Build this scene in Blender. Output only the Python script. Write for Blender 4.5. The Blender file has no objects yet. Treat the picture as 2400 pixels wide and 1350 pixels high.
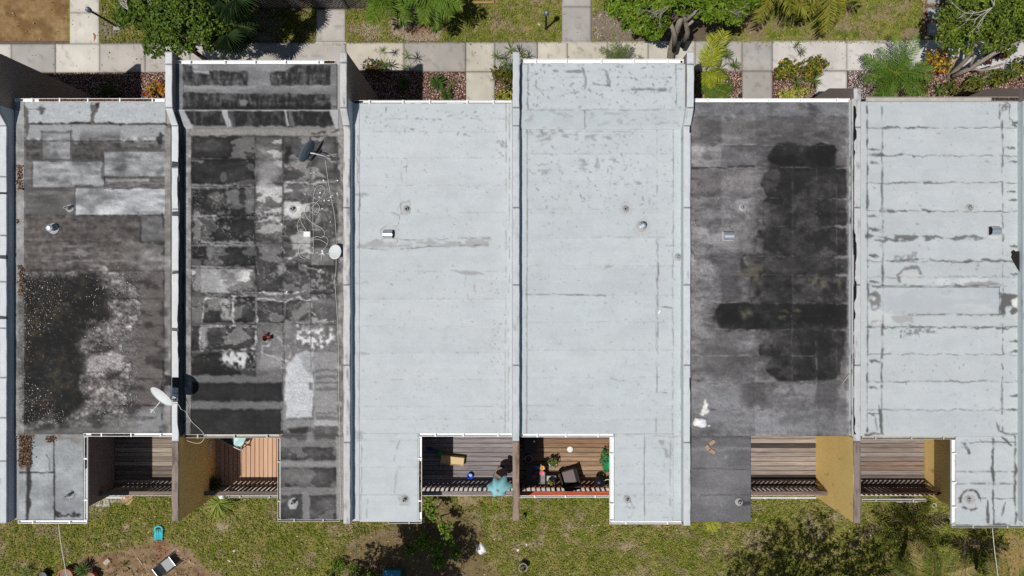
import bpy, bmesh, math, random
import numpy as np
from mathutils import Vector, Matrix

# ------------------------------------------------------------------ camera, sky, sun, exposure
SC = bpy.context.scene
COL = SC.collection
H = 31.3            # camera height over the ground
DR = 26.0           # camera height over the flat roofs (roof deck at 5.3 m)
K = 0.014 / DR      # metres on a plane one metre away, per photograph pixel
cam_d = bpy.data.cameras.new('camera')
cam = bpy.data.objects.new('camera', cam_d); COL.objects.link(cam)
cam.location = (0, 0, H); cam.rotation_euler = (0, 0, 0)
cam_d.sensor_width = 36.0
cam_d.lens = 36.0 / (2400 * K)
cam_d.clip_start = 0.5; cam_d.clip_end = 600
SC.camera = cam

SUNV = Vector((0.285, 0.22, -1.0)).normalized()      # the way the light travels
elev = math.asin(-SUNV.z)
az = math.atan2(-SUNV.x, -SUNV.y)                    # from +Y, clockwise
w = bpy.data.worlds.new('World'); SC.world = w; w.use_nodes = True
nt = w.node_tree; nt.nodes.clear()
sky = nt.nodes.new('ShaderNodeTexSky'); sky.sky_type = 'NISHITA'; sky.sun_disc = False
sky.sun_elevation = elev; sky.sun_rotation = az
bg = nt.nodes.new('ShaderNodeBackground'); bg.inputs['Strength'].default_value = 0.05
wo = nt.nodes.new('ShaderNodeOutputWorld')
nt.links.new(sky.outputs[0], bg.inputs[0]); nt.links.new(bg.outputs[0], wo.inputs[0])
sd = bpy.data.lights.new('sun', 'SUN'); sd.energy = 3.65; sd.angle = math.radians(0.53); sd.color = (1.0, 0.965, 0.91)
sun = bpy.data.objects.new('sun', sd); COL.objects.link(sun)
sun.rotation_euler = SUNV.to_track_quat('-Z', 'Y').to_euler(); sun.location = (-8, -6, 40)
vs = SC.view_settings
vs.view_transform = 'Standard'; vs.look = 'None'; vs.gamma = 1.0; vs.exposure = 0.0
try: vs.use_curve_mapping = False
except Exception: pass
SC.cycles.use_denoising = False; SC.cycles.max_bounces = 6; SC.cycles.diffuse_bounces = 3; SC.cycles.transparent_max_bounces = 6

# ------------------------------------------------------------------ helpers
E_LIT = 1.17        # display value of a lit level surface per unit of albedo
rnd = random.Random(7)
NR = np.random.RandomState(11)
PI = math.pi

def sc(z): return K * (H - z)
def PX(px, z): return (px - 1200.0) * sc(z)
def PY(py, z): return (675.0 - py) * sc(z)
def P(px, py, z=0.0): return (PX(px, z), PY(py, z), z)
def s2l(c):
    c = np.asarray(c, float)
    return np.where(c <= 0.04045, c / 12.92, ((np.maximum(c, 0) + 0.055) / 1.055) ** 2.4)
def alb(r, g, b):
    """base colour of a level surface that shows as this 8-bit colour in the sun"""
    v = np.clip(s2l(np.array([r, g, b]) / 255.0) / E_LIT, 0.003, 0.86)
    return tuple(float(x) for x in v)

def mk(name, me, parent=None, loc=None):
    o = bpy.data.objects.new(name, me); COL.objects.link(o)
    if parent is not None:
        o.parent = parent
        o.matrix_parent_inverse = INV.get(parent.name, Matrix())
    return o
INV = {}
def tag(o, label=None, cat=None, group=None, kind=None):
    if label: o['label'] = label
    if cat: o['category'] = cat
    if group: o['group'] = group
    if kind: o['kind'] = kind
    return o
def thing(name, label, cat, loc=(0, 0, 0), group=None):
    e = bpy.data.objects.new(name, None); COL.objects.link(e)
    e.location = loc; e.empty_display_size = 0.3
    INV[e.name] = Matrix.Translation(loc).inverted()
    tag(e, label, cat, group)
    return e

class MB:
    """collects geometry for one mesh"""
    def __init__(s): s.v = []; s.f = []; s.c = []
    def add(s, vs, fs, col=None):
        n = len(s.v); s.v += [tuple(p) for p in vs]; s.f += [tuple(i + n for i in f) for f in fs]
        s.c += [col] * len(vs)
        return s
    def box(s, x0, y0, z0, x1, y1, z1, col=None):
        if x0 > x1: x0, x1 = x1, x0
        if y0 > y1: y0, y1 = y1, y0
        if z0 > z1: z0, z1 = z1, z0
        return s.add([(x0,y0,z0),(x1,y0,z0),(x1,y1,z0),(x0,y1,z0),(x0,y0,z1),(x1,y0,z1),(x1,y1,z1),(x0,y1,z1)],
                     [(0,3,2,1),(4,5,6,7),(0,1,5,4),(1,2,6,5),(2,3,7,6),(3,0,4,7)], col)
    def bbox(s, x0, y0, z0, x1, y1, z1, b=0.004, col=None):
        """box with a chamfered top edge"""
        if x0 > x1: x0, x1 = x1, x0
        if y0 > y1: y0, y1 = y1, y0
        v = [(x0,y0,z0),(x1,y0,z0),(x1,y1,z0),(x0,y1,z0),(x0,y0,z1-b),(x1,y0,z1-b),(x1,y1,z1-b),(x0,y1,z1-b),
             (x0+b,y0+b,z1),(x1-b,y0+b,z1),(x1-b,y1-b,z1),(x0+b,y1-b,z1)]
        return s.add(v, [(0,3,2,1),(8,9,10,11)] + [(i,(i+1)%4,4+(i+1)%4,4+i) for i in range(4)] + [(4+i,4+(i+1)%4,8+(i+1)%4,8+i) for i in range(4)], col)
    def obox(s, c, ax, ay, az, col=None):
        """box from centre and three half-axis vectors"""
        c = Vector(c); ax = Vector(ax); ay = Vector(ay); az = Vector(az)
        v = [c + i*ax + j*ay + k*az for k in (-1,1) for j in (-1,1) for i in (-1,1)]
        return s.add(v, [(0,2,3,1),(4,5,7,6),(0,1,5,4),(1,3,7,5),(3,2,6,7),(2,0,4,6)], col)
    def bar(s, a, b, w, h, col=None):
        a = Vector(a); b = Vector(b); d = b - a
        if d.length < 1e-6: return s
        u = d.normalized(); up = Vector((0,0,1)) if abs(u.z) < .95 else Vector((0,1,0))
        r = u.cross(up).normalized(); q = r.cross(u)
        return s.obox((a+b)/2, d/2, r*(w/2), q*(h/2), col)
    def tube(s, pts, rad, n=6, caps=True, col=None):
        pts = [Vector(p) for p in pts]
        if not hasattr(rad, '__len__'): rad = [rad]*len(pts)
        vs = []; fs = []
        pr = None
        for i, p in enumerate(pts):
            d = (pts[min(i+1,len(pts)-1)] - pts[max(i-1,0)])
            d = d.normalized() if d.length > 1e-9 else Vector((0,0,1))
            if pr is None:
                up = Vector((0,0,1)) if abs(d.z) < .9 else Vector((1,0,0)); r = d.cross(up).normalized()
            else:
                r = (pr - d*pr.dot(d)); r = r.normalized() if r.length > 1e-6 else d.orthogonal().normalized()
            pr = r; q = d.cross(r)
            for k in range(n):
                a = 2*PI*k/n
                vs.append(p + (r*math.cos(a) + q*math.sin(a))*rad[i])
        for i in range(len(pts)-1):
            for k in range(n):
                fs.append((i*n+k, i*n+(k+1)%n, (i+1)*n+(k+1)%n, (i+1)*n+k))
        if caps:
            fs.append(tuple(range(n))[::-1]); fs.append(tuple(range((len(pts)-1)*n, len(pts)*n)))
        return s.add(vs, fs, col)
    def lathe(s, c, prof, n=20, col=None, cap0=True, cap1=True):
        cx, cy, cz = c; vs = []; fs = []
        for r, z in prof:
            for k in range(n):
                a = 2*PI*k/n; vs.append((cx+r*math.cos(a), cy+r*math.sin(a), cz+z))
        for i in range(len(prof)-1):
            for k in range(n): fs.append((i*n+k, i*n+(k+1)%n, (i+1)*n+(k+1)%n, (i+1)*n+k))
        if cap0: fs.append(tuple(range(n))[::-1])
        if cap1: fs.append(tuple(range((len(prof)-1)*n, len(prof)*n)))
        return s.add(vs, fs, col)
    def poly(s, pts, z0, z1, col=None):
        n = len(pts)
        return s.add([(x,y,z0) for x,y in pts] + [(x,y,z1) for x,y in pts],
                     [tuple(range(n))[::-1], tuple(range(n,2*n))] + [(i,(i+1)%n,n+(i+1)%n,n+i) for i in range(n)], col)
    def xf(s, M):
        s.v = [tuple(M @ Vector(p)) for p in s.v]; return s
    def build(s, name, mat, parent=None, smooth=False):
        me = bpy.data.meshes.new(name); me.from_pydata(s.v, [], s.f)
        if any(c is not None for c in s.c):
            a = me.color_attributes.new('Col', 'FLOAT_COLOR', 'POINT')
            arr = np.ones((len(s.v), 4), np.float32)
            for i, c in enumerate(s.c):
                if c is not None: arr[i, :3] = c
            a.data.foreach_set('color', arr.ravel())
        if mat is not None: me.materials.append(mat)
        if smooth: me.polygons.foreach_set('use_smooth', [True]*len(me.polygons))
        me.update()
        return mk(name, me, parent)

def npmesh(name, V, F, mat, parent=None, colr=None, smooth=False):
    """mesh from arrays; F is (n,3) or (n,4)"""
    V = np.asarray(V, np.float32); F = np.asarray(F, np.int32); k = F.shape[1]
    me = bpy.data.meshes.new(name)
    me.vertices.add(len(V)); me.vertices.foreach_set('co', V.ravel())
    me.loops.add(F.size); me.loops.foreach_set('vertex_index', F.ravel())
    me.polygons.add(len(F)); me.polygons.foreach_set('loop_start', np.arange(0, F.size, k, dtype=np.int32))
    try: me.polygons.foreach_set('loop_total', np.full(len(F), k, np.int32))
    except Exception: pass
    if smooth: me.polygons.foreach_set('use_smooth', np.ones(len(F), bool))
    me.update(calc_edges=True)
    if colr is not None:
        a = me.color_attributes.new('Col', 'FLOAT_COLOR', 'POINT')
        arr = np.ones((len(V), 4), np.float32); arr[:, :3] = colr
        a.data.foreach_set('color', arr.ravel())
    if mat is not None: me.materials.append(mat)
    return mk(name, me, parent)

# ------------------------------------------------------------------ noise on arrays
_T = np.random.RandomState(3).rand(256, 256)
def vnoise(x, y, seed=0):
    x = x + seed*17.31; y = y + seed*9.77
    xi = np.floor(x).astype(int); yi = np.floor(y).astype(int)
    fx = x - xi; fy = y - yi
    fx = fx*fx*(3-2*fx); fy = fy*fy*(3-2*fy)
    a = _T[yi & 255, xi & 255]; b = _T[yi & 255, (xi+1) & 255]; c = _T[(yi+1) & 255, xi & 255]; d = _T[(yi+1) & 255, (xi+1) & 255]
    return (a*(1-fx)+b*fx)*(1-fy) + (c*(1-fx)+d*fx)*fy
def fbm(x, y, seed=0, octv=4):
    t = 0; a = 0.5; n = 0
    for i in range(octv):
        t = t + a*vnoise(x, y, seed+i*3.7); n += a; a *= 0.5; x = x*2.03; y = y*2.03
    return t/n
def sstep(e0, e1, x):
    t = np.clip((x-e0)/(e1-e0), 0, 1); return t*t*(3-2*t)

class Canvas:
    """weathering painted on a px grid; sampled into vertex colours of the sheets of one surface"""
    def __init__(s, x0, y0, x1, y1, step=2.0, seed=1):
        s.x0, s.y0, s.st = x0, y0, step; s.seed = seed
        s.xs = np.arange(x0, x1+step, step); s.ys = np.arange(y0, y1+step, step)
        s.X, s.Y = np.meshgrid(s.xs, s.ys)
        s.c = np.zeros(s.X.shape + (3,)); s.k = 0
    def nz(s, sx, sy=None, octv=4, seed=None):
        sy = sy or sx
        s.k += 1
        return fbm(s.X/sx, s.Y/sy, s.seed*5 + (s.k if seed is None else seed), octv)
    def fill(s, col): s.c[:] = np.array(col)/255.0
    def mix(s, m, col):
        m = np.clip(m, 0, 1)[..., None]; s.c = s.c*(1-m) + (np.array(col)/255.0)*m
    def mul(s, m): s.c = s.c*(m[..., None] if m.ndim == 2 else m)
    def sub(s, xs, ys, m):
        """index window that holds these px bounds plus a margin"""
        i0 = min(max(int((min(xs)-m-s.x0)/s.st), 0), len(s.xs)-2); i1 = max(min(int((max(xs)+m-s.x0)/s.st)+2, len(s.xs)), i0+1)
        j0 = min(max(int((min(ys)-m-s.y0)/s.st), 0), len(s.ys)-2); j1 = max(min(int((max(ys)+m-s.y0)/s.st)+2, len(s.ys)), j0+1)
        return slice(j0, j1), slice(i0, i1)
    def warp(s, amt, scale=18, seed=0, w=None):
        X, Y = (s.X, s.Y) if w is None else (s.X[w], s.Y[w])
        return (X + amt*4*(fbm(X/scale, Y/scale, seed+31, 3)-.5), Y + amt*4*(fbm(X/scale, Y/scale, seed+77, 3)-.5))
    def rect(s, x0, y0, x1, y1, soft=1.5, warp=1.5, seed=0, sc_=14):
        w = s.sub((x0, x1), (y0, y1), soft+2*warp+4)
        X, Y = s.warp(warp, sc_, seed + s.k, w) if warp else (s.X[w], s.Y[w])
        s.k += 1
        d = np.minimum(np.minimum(X-x0, x1-X), np.minimum(Y-y0, y1-Y))
        o = np.zeros_like(s.X); o[w] = sstep(-soft, soft, d); return o
    def dist(s, pts, X, Y, closed):
        d = np.full(X.shape, 1e9); n = len(pts)
        for i in range(n if closed else n-1):
            ax, ay = pts[i]; bx, by = pts[(i+1) % n]
            dx, dy = bx-ax, by-ay; L = dx*dx+dy*dy+1e-9
            t = np.clip(((X-ax)*dx+(Y-ay)*dy)/L, 0, 1)
            d = np.minimum(d, (X-ax-t*dx)**2 + (Y-ay-t*dy)**2)
        return np.sqrt(d)
    def sdf(s, pts, warp=4, sc_=16, marg=24):
        w = s.sub([p[0] for p in pts], [p[1] for p in pts], marg+2*warp)
        X, Y = s.warp(warp, sc_, s.k, w); s.k += 1
        d = s.dist(pts, X, Y, True)
        ins = np.zeros(X.shape, bool); n = len(pts)
        for i in range(n):
            ax, ay = pts[i]; bx, by = pts[(i+1) % n]
            c = ((ay > Y) != (by > Y)) & (X < (bx-ax)*(Y-ay)/(by-ay+1e-12)+ax)
            ins ^= c
        o = np.full(s.X.shape, -1e3); o[w] = np.where(ins, d, -d); return o
    def blob(s, pts, soft=2, warp=4, sc_=16): return sstep(-soft, soft, s.sdf(pts, warp, sc_, soft+4))
    def line(s, pts, wd=1.2, brk=0.5, warp=1.2, var=0.7, sc_=16, brs=22):
        """a seam or crack: uneven width, interrupted where brk is high"""
        w = s.sub([p[0] for p in pts], [p[1] for p in pts], wd*3+2*warp+4)
        X, Y = s.warp(warp, sc_, s.k, w); s.k += 1
        d = s.dist(pts, X, Y, False)
        s.k += 2; q = s.seed*5+s.k
        n = fbm(s.X[w]/brs, s.Y[w]/brs, q, 3); ww = wd*(1 + var*4*(n-.5))
        o = np.zeros_like(s.X)
        o[w] = sstep(0.9, -0.9, d-np.maximum(ww, .15)) * sstep(brk-.12, brk+.12, fbm(s.X[w]/(brs*.8), s.Y[w]/(brs*.8), q+1, 3))
        return o
    def sample(s, px, py):
        u = np.clip((px-s.x0)/s.st, 0, len(s.xs)-1.001); v = np.clip((py-s.y0)/s.st, 0, len(s.ys)-1.001)
        i = u.astype(int); j = v.astype(int); fu = (u-i)[..., None]; fv = (v-j)[..., None]
        return (s.c[j, i]*(1-fu)+s.c[j, i+1]*fu)*(1-fv) + (s.c[j+1, i]*(1-fu)+s.c[j+1, i+1]*fu)*fv

def to_alb(c): return np.clip(s2l(np.clip(c, 0, 1))/E_LIT, 0.004, 0.85)

# ------------------------------------------------------------------ materials
def mat(name, base=(.5,.5,.5), rough=.8, stain=None, attr=False, n1=None, n2=None, bump=None, metal=0.0, spec=.3, coords='Object', trans=0):
    """n1/n2: (scale, amount, (sx,sy,sz)) value noise multiplied into the colour; bump: (scale, strength, dist)"""
    m = bpy.data.materials.new(name); m.use_nodes = True
    t = m.node_tree; b = t.nodes['Principled BSDF']
    b.inputs['Roughness'].default_value = rough; b.inputs['Metallic'].default_value = metal
    b.inputs['Specular IOR Level'].default_value = spec
    if attr:
        a = t.nodes.new('ShaderNodeVertexColor'); a.layer_name = 'Col'; out = a.outputs[0]
    else:
        r = t.nodes.new('ShaderNodeRGB'); r.outputs[0].default_value = (*base, 1); out = r.outputs[0]
    tc = t.nodes.new('ShaderNodeTexCoord')
    for q in (n1, n2):
        if not q: continue
        scale, amt, str_ = q
        mp = t.nodes.new('ShaderNodeMapping'); mp.inputs['Scale'].default_value = str_
        t.links.new(tc.outputs[coords], mp.inputs[0])
        n = t.nodes.new('ShaderNodeTexNoise'); n.inputs['Scale'].default_value = scale; n.inputs['Detail'].default_value = 5
        n.inputs['Roughness'].default_value = .65
        t.links.new(mp.outputs[0], n.inputs['Vector'])
        mr = t.nodes.new('ShaderNodeMapRange'); mr.inputs[1].default_value = .25; mr.inputs[2].default_value = .75
        mr.inputs[3].default_value = 1-amt; mr.inputs[4].default_value = 1+amt
        t.links.new(n.outputs['Fac'], mr.inputs[0])
        mx = t.nodes.new('ShaderNodeVectorMath'); mx.operation = 'SCALE'
        t.links.new(out, mx.inputs[0]); t.links.new(mr.outputs[0], mx.inputs['Scale']); out = mx.outputs[0]
    if stain:
        scol, scl, lo, amt = stain
        mp = t.nodes.new('ShaderNodeMapping'); mp.inputs['Scale'].default_value = scl; t.links.new(tc.outputs['Object'], mp.inputs[0])
        n = t.nodes.new('ShaderNodeTexNoise'); n.inputs['Scale'].default_value = 1.0; n.inputs['Detail'].default_value = 7; n.inputs['Roughness'].default_value = .7
        t.links.new(mp.outputs[0], n.inputs['Vector'])
        mr = t.nodes.new('ShaderNodeMapRange'); mr.inputs[1].default_value = lo; mr.inputs[2].default_value = lo+.07; mr.inputs[3].default_value = 0; mr.inputs[4].default_value = amt
        t.links.new(n.outputs['Fac'], mr.inputs[0])
        mx = t.nodes.new('ShaderNodeMixRGB'); mx.inputs[2].default_value = (*scol, 1); t.links.new(mr.outputs[0], mx.inputs[0]); t.links.new(out, mx.inputs[1]); out = mx.outputs[0]
    t.links.new(out, b.inputs['Base Color'])
    if bump:
        n = t.nodes.new('ShaderNodeTexNoise'); n.inputs['Scale'].default_value = bump[0]; n.inputs['Detail'].default_value = 4
        t.links.new(tc.outputs['Object'], n.inputs['Vector'])
        bp = t.nodes.new('ShaderNodeBump'); bp.inputs['Strength'].default_value = bump[1]; bp.inputs['Distance'].default_value = bump[2]
        t.links.new(n.outputs['Fac'], bp.inputs['Height']); t.links.new(bp.outputs[0], b.inputs['Normal'])
    if trans:
        tr = t.nodes.new('ShaderNodeBsdfTranslucent'); t.links.new(out, tr.inputs[0])
        ms = t.nodes.new('ShaderNodeMixShader'); ms.inputs[0].default_value = trans
        t.links.new(b.outputs[0], ms.inputs[1]); t.links.new(tr.outputs[0], ms.inputs[2])
        t.links.new(ms.outputs[0], t.nodes['Material Output'].inputs[0])
    return m

U1 = (1, 1, 1)
M = {}
M['roof'] = mat('roof_membrane', attr=True, rough=.85, n1=(2.2, .035, U1), n2=(26, .07, U1), bump=(60, .25, .004))
M['roofd'] = mat('worn_roof_membrane', attr=True, rough=.82, n1=(5, .13, (.55, 1.6, 1)), n2=(34, .2, (.8, 1.2, 1)), bump=(60, .4, .006))
M['ground'] = mat('ground_soil', attr=True, rough=.95, spec=.1, n1=(6, .28, U1), n2=(38, .3, U1), bump=(30, .6, .02))
M['soil'] = mat('far_soil', base=(.12, .12, .045), rough=.95, spec=.1, n1=(.6, .4, U1), n2=(12, .4, U1))
M['blade'] = mat('grass_blades', attr=True, rough=.7, spec=.15, trans=.35)
M['leaf'] = mat('leaves', attr=True, rough=.5, spec=.22, trans=.3)
M['chip'] = mat('chips', attr=True, rough=.9, spec=.15)
M['paint'] = mat('coloured_paint', attr=True, rough=.45, spec=.4)
M['bark'] = mat('bark', base=(.13, .105, .085), rough=.9, n1=(5, .35, (1, 1, .4)), n2=(30, .35, (1, 1, .3)), bump=(24, .8, .02))
M['bark_pale'] = mat('bark_pale', base=(.30, .26, .22), rough=.9, n1=(5, .3, (1, 1, .4)), n2=(30, .3, (1, 1, .3)), bump=(24, .8, .02))
M['twig'] = mat('bare_twig', base=(.42, .39, .35), rough=.9, n1=(20, .3, U1))
M['taupe'] = mat('taupe_stucco', base=alb(152, 136, 130), rough=.9, stain=((.14, .12, .11), (2.2, 2.2, .7), .66, .5), n1=(.9, .07, U1), n2=(60, .06, U1), bump=(90, .3, .004))
M['yellow'] = mat('yellow_stucco', base=(.90, .64, .235), rough=.9, stain=((.30, .20, .08), (3.6, 3.6, 1.5), .60, .5), n1=(.9, .07, U1), n2=(7, .06, U1), bump=(90, .3, .004))
M['coping'] = mat('coping_paint', attr=True, rough=.8, n1=(3, .10, U1), n2=(30, .12, U1), bump=(40, .3, .004))
M['white'] = mat('white_enamel', base=(.80, .80, .79), rough=.45, stain=((.30, .29, .27), (5, 5, 5), .62, .55), n1=(5, .08, U1), n2=(40, .05, U1))
M['greyg'] = mat('grey_gutter', base=(.42, .40, .36), rough=.5, n1=(4, .18, U1), n2=(40, .12, U1))
M['conc'] = mat('concrete', attr=True, rough=.9, n1=(1.3, .08, U1), n2=(22, .08, U1), bump=(60, .3, .004))
M['zinc'] = mat('galvanised', base=(.62, .66, .70), rough=.38, metal=.75, spec=.5, n1=(9, .12, U1))
M['lead'] = mat('lead_pipe', base=(.36, .36, .35), rough=.6, n1=(20, .15, U1))
M['black'] = mat('black_metal', base=(.012, .012, .014), rough=.5, spec=.4)
M['dark'] = mat('dark_hole', base=(.006, .006, .006), rough=.9)
M['dishg'] = mat('dish_grey', base=(.66, .69, .68), rough=.45, n1=(4, .05, U1))
M['dishb'] = mat('dish_blue_grey', base=(.10, .13, .17), rough=.4, n1=(4, .08, U1))
M['cable'] = mat('pale_cable', base=(.62, .6, .55), rough=.6, n1=(8, .12, U1))
M['wire'] = mat('dark_wire', base=(.05, .05, .05), rough=.6)
M['wood'] = mat('weathered_board', attr=True, rough=.85, spec=.15, n1=(2.6, .46, (.35, 9, 9)), n2=(16, .42, (.16, 5, 5)), bump=(14, .5, .006))
M['woodv'] = mat('stained_board', attr=True, rough=.7, spec=.2, n1=(2.2, .12, (9, .35, 9)), n2=(16, .12, (5, .12, 5)))
M['timber'] = mat('old_timber', base=(.10, .085, .075), rough=.85, n1=(4, .4, (.4, 6, 6)), n2=(20, .3, U1))
M['glass'] = mat('window_glass', base=(.02, .028, .03), rough=.05, spec=.8)
M['terra'] = mat('terracotta', base=(.46, .15, .07), rough=.75, n1=(9, .16, U1), n2=(40, .1, U1))
M['wicker'] = mat('dark_wicker', base=(.03, .022, .02), rough=.7, n1=(70, .5, U1), bump=(90, .8, .01))
M['mulch'] = mat('bed_soil', base=(.13, .095, .08), rough=.95, n1=(9, .4, U1), n2=(50, .4, U1))
# ------------------------------------------------------------------ roof weathering, one canvas per house
Z0, ZP, ZF, ZB, ZD, ZR = 5.30, 5.63, 6.12, 5.80, 2.42, 3.52
STEP = 2.3

def streak(c, amt, sx=60, sy=5):
    c.mul(1 + amt*2*(c.nz(sx, sy, 4)-.5)); c.mul(1 + amt*1.2*(c.nz(9, 7, 3)-.5))
def mottle(c, m, amt, s=12):
    n = c.nz(s, s, 5); f = 1 + amt*2*(n-.5); c.mul(1 + (f-1)*m)
def seam_rows(c, x0, x1, ys, col, wd=.8, brk=.45, a=.8, warp=1.0):
    if wd <= .6: a *= .74; wd = .32; brk -= .07
    for y in ys:
        c.mix(a*c.line([(x0, y), (x1, y+rnd.uniform(-1.2, 1.2))], wd, brk, warp), col)
def flecks(c, x0, y0, x1, y1, n, col, a=.6, smin=.7, smax=2.6):
    """small scuffs"""
    r = np.random.RandomState(int(x0*3+y0+n))
    for _ in range(n):
        x, y = r.uniform(x0, x1), r.uniform(y0, y1); s_ = r.uniform(smin, smax)*r.uniform(.4, 1)
        an = r.uniform(0, PI); L = s_*r.uniform(.5, 3.2)
        i0 = max(int((x-c.x0-12)/c.st), 0); i1 = int((x-c.x0+12)/c.st)+1; j0 = max(int((y-c.y0-12)/c.st), 0); j1 = int((y-c.y0+12)/c.st)+1
        X = c.X[j0:j1, i0:i1]-x; Y = c.Y[j0:j1, i0:i1]-y
        if X.size == 0: continue
        u = X*math.cos(an)+Y*math.sin(an); v = -X*math.sin(an)+Y*math.cos(an)
        d = np.sqrt((u/(L+.6))**2+(v/(s_*.6+.5))**2)
        m = (sstep(1.25, .45, d)*a*r.uniform(.4, 1))[..., None]
        c.c[j0:j1, i0:i1] = c.c[j0:j1, i0:i1]*(1-m) + np.array(col)/255.*m


def grain(c, amt, m=None):
    r_ = np.random.RandomState(c.seed*7+3); g_ = 1+amt*(r_.rand(*c.X.shape)+r_.rand(*c.X.shape)-1)
    c.mul(g_ if m is None else 1+(g_-1)*m)
def dsheet(c, x0, y0, x1, y1, g, edge=.45, cont=.7, light=.6, v=None):
    """one dark felt sheet: darker wet margins, mottling, crisp paler dried stains"""
    m = c.rect(x0, y0, x1, y1, 1.6, 1.8); c.mix(.94*m, (g*1.0, g*.985, g*.98))
    d = np.maximum(np.minimum(np.minimum(c.X-x0, x1-c.X), np.minimum(c.Y-y0, y1-c.Y)), 0) + 5*(c.nz(12, 12, 3)-.5)
    c.mul(1-m*edge*np.exp(-np.maximum(d, 0)/6.0))
    c.mul(1+m*cont*1.5*(c.nz(38, 20, 4)-.5)); c.mul(1+m*cont*.7*(c.nz(7, 5, 3)-.5))
    n = c.nz(44, 24, 4); k = .61
    c.mix(m*light*sstep(k-.012, k+.02, n), (g*2.1+14, g*2.08+14, g*2.05+14)); c.mix(m*light*.6*np.exp(-((n-k)/.010)**2), (g*2.9+30, g*2.9+30, g*2.9+30))
def tides(c, m, levels, sx, sy, col, a=.6, wd=.009):
    """dried puddle outlines: contour lines of a slow field, interrupted"""
    n = c.nz(sx, sy, 5); b = sstep(.42, .56, c.nz(18, 18, 3))
    for l in levels: c.mix(m*a*b*np.exp(-((n-l)/wd)**2), col)

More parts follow.
